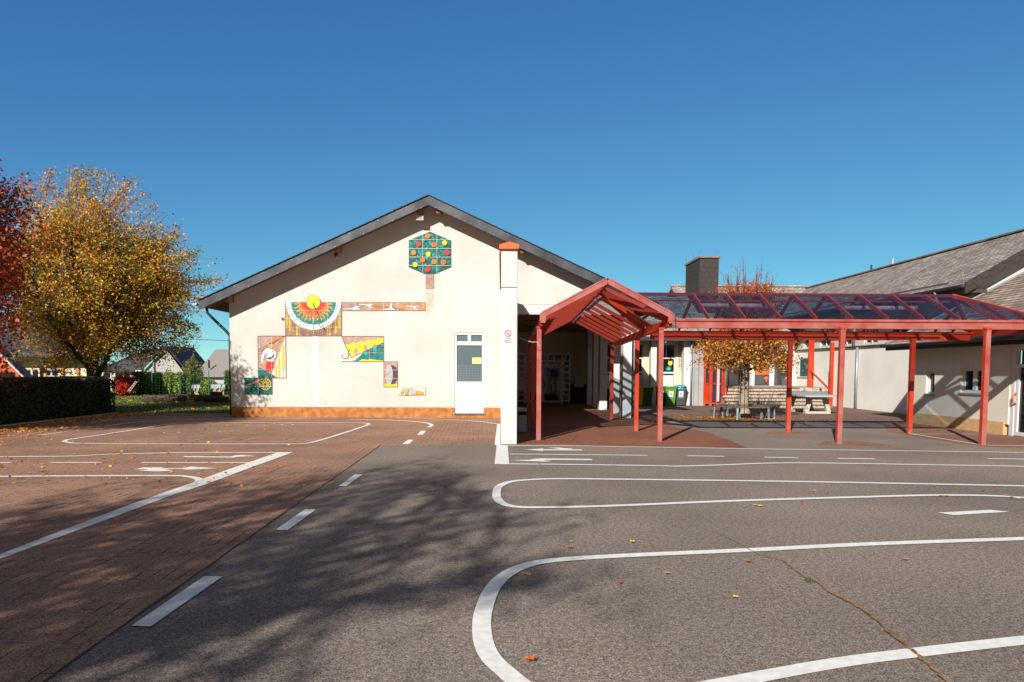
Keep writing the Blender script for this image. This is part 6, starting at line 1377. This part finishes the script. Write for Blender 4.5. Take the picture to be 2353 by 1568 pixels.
boxfoliage('hedge', -17.2, -14.85, 12.5, 28.2, 0, 1.42, 60000, .06, L_HEDGE, 'long dark clipped hedge along the left edge of the brick paving', 'hedge', rnd_=.4, wav=.085)
# big golden pear-like tree
gt = make_tree('golden_tree', (-16.7, 30.0, 0), .16, .30, (-16.6, 30.0, 5.1), (4.2, 3.8, 3.75), 28, 1650, 66, .10, L_GOLD, M_BARK, 'large golden green autumn tree rising behind the dark hedge', 'tree', 31, up=.1, jit=.12, clump=170)
rt = random.Random(77); L1, P1 = [], []
def shoots(specs, yb, dens, seed, spread=.07):
    for (u0, v0, u1, v1) in specs:
        a, b_ = A(u0, v0, yb), A(u1, v1, yb); y = yb+rt.uniform(-1, 1); cp = curve_pts((a.x, y, a.y), (b_.x, y, b_.y), .03, 5, rt); L1.append((cp, .02, .004))
        for k in range(dens):
            u = rt.uniform(0, 5); a2 = int(min(4, u)); p0 = cp[a2].lerp(cp[a2+1], u-a2); sp = spread*(1.5-u/6); q = p0+Vector((rt.gauss(0, sp*1.6), rt.gauss(0, sp), rt.gauss(0, sp))); P1.append(tuple(q))
            if k % 6 == 0: L1.append(([p0, q], .005, .002))
shoots([(60, 500, 95, 380), (75, 520, 40, 400), (110, 480, 130, 392), (150, 480, 165, 382), (160, 470, 190, 383), (180, 470, 205, 378), (190, 480, 180, 400), (210, 470, 225, 398), (220, 480, 252, 395), (235, 480, 277, 395), (260, 500, 328, 430), (280, 520, 353, 452), (250, 520, 300, 430), (310, 560, 385, 480),
        (330, 570, 392, 515), (360, 600, 440, 565), (370, 620, 466, 592), (380, 650, 500, 645), (390, 660, 522, 640), (380, 640, 470, 640), (370, 680, 450, 690), (360, 700, 462, 718), (380, 740, 440, 755), (380, 760, 460, 775), (360, 770, 430, 800), (340, 780, 400, 800), (180, 780, 40, 830), (180, 790, 70, 850), (200, 790, 110, 858), (210, 800, 150, 862), (240, 790, 200, 860), (250, 790, 290, 850), (260, 780, 330, 845), (150, 760, 25, 800), (280, 760, 380, 820), (220, 780, 250, 862), (170, 800, 130, 850), (160, 770, 60, 815), (190, 760, 90, 840), (300, 770, 350, 830), (60, 560, 25, 500), (50, 620, 18, 560), (50, 480, 35, 420)], 30, 230, 5, .15)
branches('outer_twigs', L1, M_BARK, gt, 3); leaf_mesh('outer_leaves', P1, .09, L_GOLD, gt, 9)
# red maple cut by the left edge of the picture
make_tree('red_maple', (-17.6, 18.2, 0), .16, .26, (-15.1, 18.4, 4.55), (3.6, 3.4, 3.4), 24, 1800, 70, .105, L_RED, M_BARK, 'deep red maple reaching in at the left edge in front of the golden tree', 'tree', 12, up=.1, jit=.12, clump=130)
# shade trees behind the photographer
make_tree('leafy_tree', (-9.3, -8.6, 0), .25, .28, (-9.7, -7.2, 8.3), (4.3, 4.2, 3.9), 24, 330, 48, .12, L_GOLD, M_BARK, 'tree standing outside the picture whose branch shadow falls over the foreground paving', 'tree', 44, up=.2, twig=1.6, jit=.11, clump=42)
make_tree('leafy_tree', (-21.5, 11.0, 0), .2, .25, (-21.5, 11.0, 5.5), (3.8, 3.6, 4.0), 18, 600, 45, .16, L_RED, M_BARK, 'tree outside the picture on the left that keeps the dark hedge in shade', 'tree', 45, up=.2)
make_tree('leafy_tree', (-22.0, 19.5, 0), .2, .25, (-21.5, 19.5, 5.8), (3.8, 3.6, 4.2), 18, 600, 45, .16, L_GOLD, M_BARK, 'tree outside the picture on the left beyond the red maple', 'tree', 46, up=.2)
# fallen leaves
def ground_leaves(name, P, size, label, m=L_FALL, seed=2):
    o = leaf_mesh(name, P, size, m, None, seed, flatness=.85, at=P[0]); return o
P = []
rl = random.Random(8)
for i in range(5200):
    y = rl.uniform(13, 27.8); d = abs(rl.gauss(0, 1)); x = -14.75+d*(.75+.5*(27.8-y)/14)
    P.append((x, y, .022+rl.random()*.02))
tag(ground_leaves('leaf_drift', P, .085, ''), 'drift of dry orange leaves along the foot of the dark hedge', 'leaves', kind='stuff')
P = []
for i in range(1500):
    a = rl.uniform(0, 2*PI); r = abs(rl.gauss(0, 1.1)); P.append((8.2+r*math.cos(a)*2.0-.2, 26.0+r*math.sin(a)*1.3, .022+rl.random()*.02))
tag(ground_leaves('leaf_drift', P, .075, '', L_ORANGE), 'yellow leaves scattered on the ground around the tree bench', 'leaves', kind='stuff')
P = []
for i in range(420):
    v = rl.uniform(975, 1120); u = rl.uniform(0, 1)**1.6*700; g_ = G(u, v); P.append((g_.x, g_.y, .02))
tag(ground_leaves('leaf_scatter', P, .065, ''), 'sparse dry leaves blown over the brick paving on the left', 'leaves', kind='stuff')
# single leaves on the asphalt
def one_leaf(name, m):
    mb = MB(); rr_ = random.Random(name); out = []
    for i in range(15):
        a = 2*PI*i/15; r = (.045 if i % 3 == 0 else .022)*(1+.2*rr_.random()); out.append((r*math.cos(a), r*math.sin(a), .012+.012*rr_.random()))
    mb.add(out+[(0, 0, .008)], [(i, (i+1) % 15, 15) for i in range(15)]); mb.tube([(0, 0, .01), (-.03, -.05, .02)], .002, 4)
    return mb.build(name, m, at=(0, 0, 0))
protos = [tag(one_leaf('fallen_leaf', flat(c_, col_, .7)), l_, 'leaf', 'single leaves fallen on the asphalt') for c_, col_, l_ in (('rust_leaf', (.42, .09, .015), 'single rust red leaf lying on the grey asphalt'), ('yellow_leaf', (.66, .40, .03), 'single yellow leaf lying on the grey asphalt'), ('tan_leaf', (.52, .24, .06), 'single tan leaf lying on the grey asphalt'))]
used = set()
for i, (u, v, k, sc) in enumerate(((1205, 1324, 2, 1.0), (1215, 1326, 1, .9), (1309, 1262, 0, 1), (1453, 1249, 1, 1), (1313, 1248, 1, .7), (1425, 1344, 0, .9), (1534, 1322, 2, .9), (1218, 1523, 0, 1.3), (1550, 1210, 0, .8), (1720, 1295, 0, 1.1), (1711, 1168, 1, 1), (1735, 1164, 1, 1), (1747, 1166, 1, 1), (1871, 1131, 1, 1), (1902, 1137, 0, 1), (1994, 1140, 2, 1),
                                   (2162, 1143, 0, 1), (2175, 1142, 1, 1), (2200, 1146, 0, 1), (2259, 1131, 0, 1), (2310, 1141, 2, 1), (2325, 1146, 0, 1), (2340, 1149, 1, 1), (835, 1202, 1, 1), (512, 1218, 2, 1.1), (1075, 1094, 0, .8), (1240, 1069, 0, .8), (1690, 1377, 1, .8), (2082, 1290, 2, 1), (1040, 1065, 0, .7), (1440, 1118, 0, .6), (1842, 1156, 0, .8), (1660, 1175, 0, .7), (870, 1056, 1, .8))):
    q = G(u, v); o = protos[k] if k not in used else protos[k].copy()
    if k in used: COL.objects.link(o)
    used.add(k); o.location = (q.x, q.y, .014); o.rotation_euler = (0, 0, i*1.3); o.scale = (sc*.68,)*3
# lawn strip
n = 26000; P = np.column_stack([rg.uniform(-24, -9.8, n), 28.4+rg.uniform(0, 1, n)**1.3*20, rg.uniform(.0, .03, n)]); P = P[(P[:, 0] < -10.0)]
tag(leaf_mesh('grass', P, .07, L_GRASS, None, 3, at=(-15, 30, 0)), 'short lawn grass between the paving and the garden fence', 'grass', kind='stuff')
P = np.column_stack([rg.uniform(-22, -10, 900), rg.uniform(28.6, 44, 900), rg.uniform(.03, .06, 900)]); tag(leaf_mesh('leaf_litter', P, .09, L_FALL, None, 4, flatness=.8, at=(-16, 36, 0)), 'dry leaves lying on the lawn beyond the hedge', 'leaves', kind='stuff')
# old logs laid out on the lawn
M_LOG = mat('weathered_log_shade_tone', (.018, .012, .008), .95, col2=(.11, .07, .045), scale=7, bump=1, bscale=16)  # bark colour darkened to carry the shade on the logs
for i, (u0, u1, y, r, lb) in enumerate(((330, 425, 37.5, .19, 'dark old log on the lawn just right of the hedge end'), (405, 480, 38.6, .20, 'dark old log in the middle of the row on the lawn'), (468, 524, 37.2, .18, 'pale barked log on the lawn nearest the hall corner'))):
    a, b_ = A(u0, 915, y).x, A(u1, 915, y).x; rr_ = random.Random(i); mb = MB(); mb.tube([(a+(b_-a)*t/6, y+rr_.uniform(-.12, .12), r+rr_.uniform(-.03, .04)) for t in range(7)], r, 10, r*.85); tag(mb.build('log', M_LOG, at=((a+b_)/2, y, 0), smooth=True), lb, 'log', 'logs lying on the lawn')
q = A(497, 905, 38.9); mb = MB(); mb.tube([(q.x, 38.9, 0), (q.x+.02, 38.9, .50)], .36, 11, .30); tag(mb.build('tree_stump', M_LOG, at=(q.x, 38.9, 0), smooth=False), 'low dark tree stump standing behind the logs on the lawn', 'stump')
# garden fence
K = lambda cx, cy: (.2319*cx, 746.8+.2319*cy)
YF = 47.0
fe = thing('wire_fence', (-18, YF, 0), 'green wire mesh garden fence with slim posts beyond the lawn', 'fence'); M_FG = flat('fence_green', (.03, .16, .10), .5)
for cx in (960, 1240, 1505, 1785, 2068, 2340):
    x = A(K(cx, 0)[0], 870, YF).x; mb = MB(); mb.tube([(x, YF, 0), (x, YF, 1.62)], .028, 6); mb.build('post', M_FG, fe)
xa, xb = A(K(900, 0)[0], 870, YF).x, A(K(2400, 0)[0], 870, YF).x; mb = MB()
for i in range(9): mb.tube([(xa, YF, .08+i*.18), (xb, YF, .08+i*.18)], .002, 3)
i = xa
while i < xb: mb.tube([(i, YF, .05), (i, YF, 1.55)], .002, 3); i += .22
mb.build('mesh', M_FG, fe)
# garden shrubs behind the fence
def bush(name, cx0, cx1, cyt, cyb, y, m, n, size, label, cat='shrub', boxy=3.0, group='garden shrubs behind the wire fence', core=(.01, .014, .005), seed=1):
    u0, u1 = K(cx0, 0)[0], K(cx1, 0)[0]; x0, x1 = A(u0, 870, y).x, A(u1, 870, y).x; zt = A(u0, K(0, cyt)[1], y).y; zb = max(-2.6, A(u0, K(0, cyb)[1], y).y); zb = min(zb, 0 if y < 54 else -2)
    cc, rr_ = ((x0+x1)/2, y, (zt+zb)/2), ((x1-x0)/2, min(.9, (x1-x0)/2+.2), (zt-zb)/2)
    r = thing(name, (cc[0], y, zb), label, cat, group)
    g = np.random.default_rng(seed); v = g.normal(size=(60, 3)); mb = MB()
    for k in range(14): a = g.uniform(0, 2*PI); mb.tube([(cc[0], y, zb), (cc[0]+rr_[0]*.6*math.cos(a), y+rr_[1]*.6*math.sin(a), zb+(zt-zb)*g.uniform(.4, .85))], .03, 4, .008)
    mb.build('stems', M_BARK, r)
    P = np.concatenate([blob_leaves(cc, rr_, int(n*.7), g, .3, boxy), blob_leaves(cc, tuple(a*.72 for a in rr_), int(n*.3), g, .5, boxy)]); leaf_mesh('foliage', P, size, m, r, seed); return r
YBK = 48.6
bush('thuja_hedge', 1318, 1432, 468, 690, YBK, L_THUJA, 5000, .09, 'dark clipped thuja block left of the pale laurel bushes', 'hedge', 6, seed=2)
bush('laurel_bush', 1436, 1520, 472, 690, YBK, L_LAUREL, 3200, .12, 'laurel bush behind the second green fence post', seed=3)
bush('laurel_bush', 1515, 1608, 476, 690, YBK, L_LAUREL, 3400, .12, 'laurel bush between two fence posts left of the tall narrow conifer', seed=4)
bush('laurel_bush', 1622, 1735, 474, 690, YBK, L_LAUREL, 3800, .12, 'broad laurel bush under the white gable of the far house', seed=5)
bush('laurel_bush', 1730, 1832, 480, 690, YBK, L_LAUREL, 3600, .12, 'laurel bush behind the third green fence post', seed=6)
bush('narrow_conifer', 1856, 1932, 488, 690, YBK, L_THUJA, 3600, .08, 'slim dark green conifer between the laurels and the firewood', 'shrub', 2.6, seed=7)
bush('clipped_hedge', 1795, 2018, 492, 640, 52.5, L_LAUREL, 4200, .08, 'long even yellow green hedge behind the slim conifer', 'hedge', 8, seed=8)
bush('laurel_bush', 1988, 2142, 545, 690, YBK, L_LAUREL, 4200, .12, 'round laurel bush between the two firewood stacks', boxy=2.4, seed=9)
bush('thuja_hedge', 2230, 2300, 455, 690, YBK, L_THUJA, 3400, .09, 'dark thuja beside the corner of the school hall', 'hedge', 5, seed=10)
bush('scarlet_bush', 1130, 1322, 498, 650, 46.0, L_BUSHR, 4200, .10, 'scarlet autumn bush beside the end of the hedge', boxy=2.2, seed=11)
bush('amber_bush', 1595, 1742, 428, 560, 54, L_BUSHO, 2600, .10, 'amber rounded bush showing above the laurels', boxy=2.0, seed=12)
bush('yellow_conifer', 1402, 1454, 426, 560, 53, L_GOLD, 1500, .08, 'small yellow green conifer tip above the laurels', boxy=1.6, seed=13)
bush('grey_conifer', 1228, 1290, 445, 560, 52, L_THUJA, 1500, .08, 'pointed grey green conifer behind the scarlet bush', boxy=1.3, seed=14)
bush('distant_tree', 1805, 2015, 322, 560, 72, L_FAR, 3000, .22, 'distant olive green tree between the two far houses', 'tree', boxy=2.0, group=None, seed=15)
rt2 = random.Random(9); mb = MB(); dtt = []
for i in range(26):
    x = A(K(1815+i*7.5, 0)[0], 850, 71).x; zz = A(0, K(0, 345-25*math.sin(i*.9))[1], 71).y; dtt.append(([(x, 71, zz-1.6), (x+rt2.uniform(-.1, .1), 71, zz+.2)], .03, .012))
# firewood stacks with sheets
def wood(cx0, cx1, cyt, y, label, label2):
    x0, x1 = A(K(cx0, 0)[0], 870, y).x, A(K(cx1, 0)[0], 870, y).x; zt = A(0, K(0, cyt)[1], y).y; o = thing('firewood_stack', ((x0+x1)/2, y, 0), label, 'firewood'); g = random.Random(cx0); mb = MB(); ms = [M_WOODO, mat('cut_log_end', (.42, .26, .13), .8, col2=(.62, .42, .24), scale=30)]
    z = .06; k = 0
    while z < zt*.9:
        x = x0+.06+.05*(k % 2)
        while x < x1-.05: r = g.uniform(.045, .07); mb.tube([(x, y-.3+g.uniform(-.03, .03), z), (x, y+.25, z)], r, 6); x += .12
        z += .105; k += 1
    tag(mb.build('split_logs', ms[1], o), kind='stuff')
    c_ = MB(); n = 12; top = [(x0-.1+(x1-x0+.2)*i/n, y-.38+.05*math.sin(i*2.1), zt*.55+.12*math.sin(i*1.3)) for i in range(n+1)]; mid = [(x0-.08+(x1-x0+.16)*i/n, y-.32, zt+.03*math.sin(i*1.9)) for i in range(n+1)]; bk = [(a, y+.35, b_+.05) for a, _, b_ in mid]
    c_.add(top+mid+bk, [(i, i+1, n+2+i, n+1+i) for i in range(n)]+[(n+1+i, n+2+i, 2*n+3+i, 2*n+2+i) for i in range(n)])
    tag(c_.build('tarpaulin', mat('silver_tarpaulin', (.26, .28, .29), .5, col2=(.42, .45, .47), scale=5, bump=.8, bscale=7), at=(x0, y, zt)), label2, 'tarpaulin'); return o
wood(1932, 1990, 590, 48.3, 'small orange firewood stack right of the slim conifer', 'silver sheet covering the small firewood stack by the slim conifer')
wood(2122, 2236, 585, 48.3, 'wide firewood stack near the corner of the school hall', 'silver sheet hanging over the wide firewood stack near the hall corner')
ld = thing('ladder', (A(K(1285, 0)[0], 870, 45).x, 45, 0), 'white ladder leaning beside the scarlet bush', 'ladder')
a0, a1, b0_, b1_ = [A(*K(*k), 45) for k in ((1265, 660), (1312, 560), (1285, 665), (1328, 562))]
for nm2, p, q in (('rail', a0, a1), ('rail', b0_, b1_)): mb = MB(); mb.bar((p.x, 45, p.y), (q.x, 45.4, q.y), .022, .03); mb.build(nm2, M_WHITEP, ld)
for t in (.15, .35, .55, .75, .95): p, q = a0.lerp(a1, t), b0_.lerp(b1_, t); mb = MB(); mb.bar((p.x, 45+.4*t, p.y), (q.x, 45+.4*t, q.y), .018, .018); mb.build('rung', M_WHITEP, ld)
# houses beyond
M_TR = tiles('black_interlocking_tiles', (.006, .006, .008), (.035, .033, .042), 1.6); M_TG = tiles('grey_ribbed_roof', (.12, .105, .10), (.34, .31, .29), 3.0)
def P3(cx, cy, y): u, v = K(cx, cy); q = A(u, v, y); return Vector((q.x, y, q.y))
h2 = thing('white_gabled_house', (P3(1620, 600, 110).x, 110, -2.6), 'white house with black tiled roof behind the laurel garden', 'building')
y = 110; ap, el, er = P3(1640, 232, y), P3(1440, 440, y), P3(1818, 470, y)
mb = MB(); mb.prism([(el.x, -2.7), (er.x, -2.7), (er.x, er.z), (ap.x, ap.z), (el.x, el.z)], lambda a, b, d: (a, y+d, b), 0, 9); mb.build('wall', plaster('house_render', (.36, .34, .33), .08), h2)
def roofquad(par, nm, pts, m, th=.25):
    mb = MB(); pts = [Vector(p) for p in pts]; vs = [tuple(p) for p in pts]+[(p.x, p.y, p.z-th) for p in pts]; n = len(pts); mb.add(vs, [tuple(range(n)), tuple(range(2*n-1, n-1, -1))]+[(i, n+i, n+(i+1) % n, (i+1) % n) for i in range(n)]); return mb.build(nm, m, par)
ap2, el2, er2 = P3(1648, 208, y-.6), P3(1382, 452, y-.6), P3(1872, 475, y-.6)
rl_ = P3(1400, 160, y+14)
roofquad(h2, 'roof', [ap2, el2, (el2.x-7, y+.6, el2.z), (ap2.x-7.0, y+7, ap2.z-.3)], M_TR)
roofquad(h2, 'roof', [ap2, er2, (er2.x, y+9, er2.z), (ap2.x, y+9, ap2.z)], M_TR)
e0, e1 = P3(985, 455, y+1), P3(1410, 452, y-.5); r0, r1 = P3(1110, 395, y+3), P3(1480, 300, y+5)
roofquad(h2, 'low_roof', [e0, e1, r1, r0], M_TR); mb = MB(); mb.box(e0.x+.5, el.x+.2, y+.6, y+6, -2.7, e0.z-.2); mb.build('side_wall', plaster('house_side_render', (.50, .45, .36), .08), h2)  # side wall in a lighter, warmer render than the gable
rbar(tuple(e0+Vector((0, -.1, -.1))), tuple(e1+Vector((0, -.1, -.1))), .2, .25, 'gutter', M_WHITEP, 0, h2)
for cx in (1180, 1060): q = P3(cx, 500, y+.55); mb = MB(); mb.box(q.x-.7, q.x+.7, y+.5, y+.6, q.z-.5, q.z+.45); w_ = mb.build('window', M_WHITEP, h2); mb = MB(); mb.box(q.x-.55, q.x+.55, y+.48, y+.5, q.z-.38, q.z+.33); mb.build('pane', M_GLASSD, w_)
q = P3(1522, 480, y-.2); q1 = P3(1522, 350, y-.2); mb = MB(); mb.tube([(q.x, q.y, -2.6), tuple(q1)], .12, 8); mb.build('downpipe', M_GALV, h2)
q = P3(1513, 310, y+1.5); mb = MB(); mb.tube([(q.x, q.y, q.z-.4), (q.x, q.y, q.z+1.6)], .16, 8); mb.tube([(q.x, q.y, q.z-.6), (q.x, q.y, q.z+.4)], .34, 8, .2); mb.build('metal_flue', M_GALV, h2)
h3 = thing('grey_roofed_house', (P3(2150, 600, 90).x, 90, -2.6), 'small white house with grey ribbed roof beside the hall corner', 'building'); y = 90
roofquad(h3, 'roof', [P3(2135, 243, y+5), P3(1928, 497, y), P3(2420, 497, y), P3(2420, 243, y+5)], M_TG)
a, b_ = P3(2022, 500, y+.6), P3(2400, 500, y+.6); mb = MB(); mb.box(a.x, b_.x, y+.6, y+9, -2.7, a.z-.05); mb.build('wall', plaster('house_white', (.45, .44, .44), .08), h3)
q0, q1 = P3(2072, 430, y+.8), P3(2070, 350, y+1.5); mb = MB(); mb.tube([tuple(q0), (q0.x, q0.y, q1.z)], .12, 8); mb.build('vent_pipe', M_BLACK, h3)
h1 = thing('yellow_house', (P3(500, 500, 44).x, 44, 0), 'low yellow rendered house with white windows behind the hedge and golden tree', 'building'); y = 44
a, b_ = P3(60, 500, y), P3(925, 500, y); zt = P3(0, 250, y).z
hw = [(P3(c0, 0, y).x, P3(c1, 0, y).x, P3(0, 528, y).z-.5, P3(0, 437, y).z) for c0, c1 in ((212, 365), (410, 560))]
mb = MB(); wallx(mb, a.x-6, b_.x, 0, zt, y, y+.3, hw); mb.build('wall', M_WALLY, h1)
for x0, x1, z0, z1 in hw: mb = MB(); frame_rect(mb, x0, x1, z0, z1, y+.05, y+.12, .06); mb.box((x0+x1)/2-.05, (x0+x1)/2+.05, y+.05, y+.12, z0+.06, z1-.06); w_ = mb.build('window', M_WHITEP, h1); mb = MB(); mb.box(x0, x1, y+.1, y+.11, z0, z1); mb.build('pane', M_GLASSD, w_)
roofquad(h1, 'roof', [(a.x-7, y-1.1, zt-.15), (b_.x+.6, y-1.1, zt-.15), (b_.x+.6, y+5, zt+2.4), (a.x-7, y+5, zt+2.4)], M_TILED)
mb = MB(); mb.tube([(P3(395, 0, y).x, y-.1, 0), (P3(395, 0, y).x, y-.1, P3(0, 440, y).z), tuple(P3(540, 375, y-1))], .06, 8); mb.build('downpipe', M_BLACK, h1)
# red shed
sh = thing('red_shed', (P3(60, 500, 36).x, 36, 0), 'red boarded shed with pale edged sloping roof at the left edge', 'shed'); y = 36
a, b_, c_ = P3(-60, 180, y), P3(185, 450, y), P3(185, 560, y)
mb = MB(); mb.prism([(a.x-2, 0), (b_.x, 0), (b_.x, b_.z), (a.x, a.z+.1), (a.x-2, a.z+.1)], lambda p, q, d: (p, y+d, q), 0, .4); mb.build('wall', mat('red_boards', (.40, .05, .02), .7, col2=(.55, .10, .03), scale=4), sh)
a, b_ = P3(-80, 160, y), P3(292, 532, y); mb = MB(); vs = [(a.x, y-.3, a.z), (b_.x, y-.3, b_.z), (b_.x, y-.3, b_.z-.09), (a.x, y-.3, a.z-.09)]; vs += [(p, y+.45, r) for p, q, r in vs]; mb.add(vs, [(0, 1, 2, 3), (7, 6, 5, 4), (0, 4, 5, 1), (3, 2, 6, 7), (1, 5, 6, 2)]); mb.build('roof', M_CREAM, sh)
mb = MB(); vs = [(p, q-.0, r+.012) for p, q, r in [(a.x, y-.25, a.z), (b_.x, y-.25, b_.z), (b_.x, y+.45, b_.z), (a.x, y+.45, a.z)]]; mb.add(vs, [(0, 1, 2, 3)]); mb.build('roof_felt', M_TILED, sh)
q = P3(35, 520, y-.02); mb = MB(); mb.box(q.x-.55, q.x+.55, y-.03, y-.005, .9, q.z+.25); mb.build('window', M_GLASSD, sh)
# wooden play bars
pl = thing('play_bars', (P3(620, 500, 33).x, 33, 0), 'orange wooden climbing posts with metal bars behind the hedge', 'play equipment'); y = 33
zz = []
for c0, c1, ct_ in ((435, 470, 475), (605, 640, 425), (758, 795, 430)):
    a, b_ = P3(c0, ct_, y), P3(c1, ct_, y); mb = MB(); r = (b_.x-a.x)/2; mb.tube([(a.x+r, y, 0), (a.x+r, y, a.z)], r, 10); mb.build('post', M_WOODO, pl, smooth=False); zz.append((a.x+r, a.z))
for i, cy in ((0, 507), (1, 478)):
    z = P3(0, cy, y).z; mb = MB(); mb.tube([(zz[i][0], y, z), (zz[i+1][0], y, z-.02)], .03, 6); mb.build('bar', M_GALV, pl)
# overhead line
p0, p1 = A(380, 772, 60), A(560, 779, 60); mb = MB(); pts = []
for i in range(11): t = i/10; pts.append((-60+t*75, 60, p0.y+(-60+t*75-p0.x)*(p1.y-p0.y)/(p1.x-p0.x)-.2*math.sin(PI*t)))
tag(mb.tube(pts, .02, 4).build('overhead_cable', M_BLACK, at=pts[0]), 'thin overhead cable crossing the sky between golden tree and hall', 'cable')
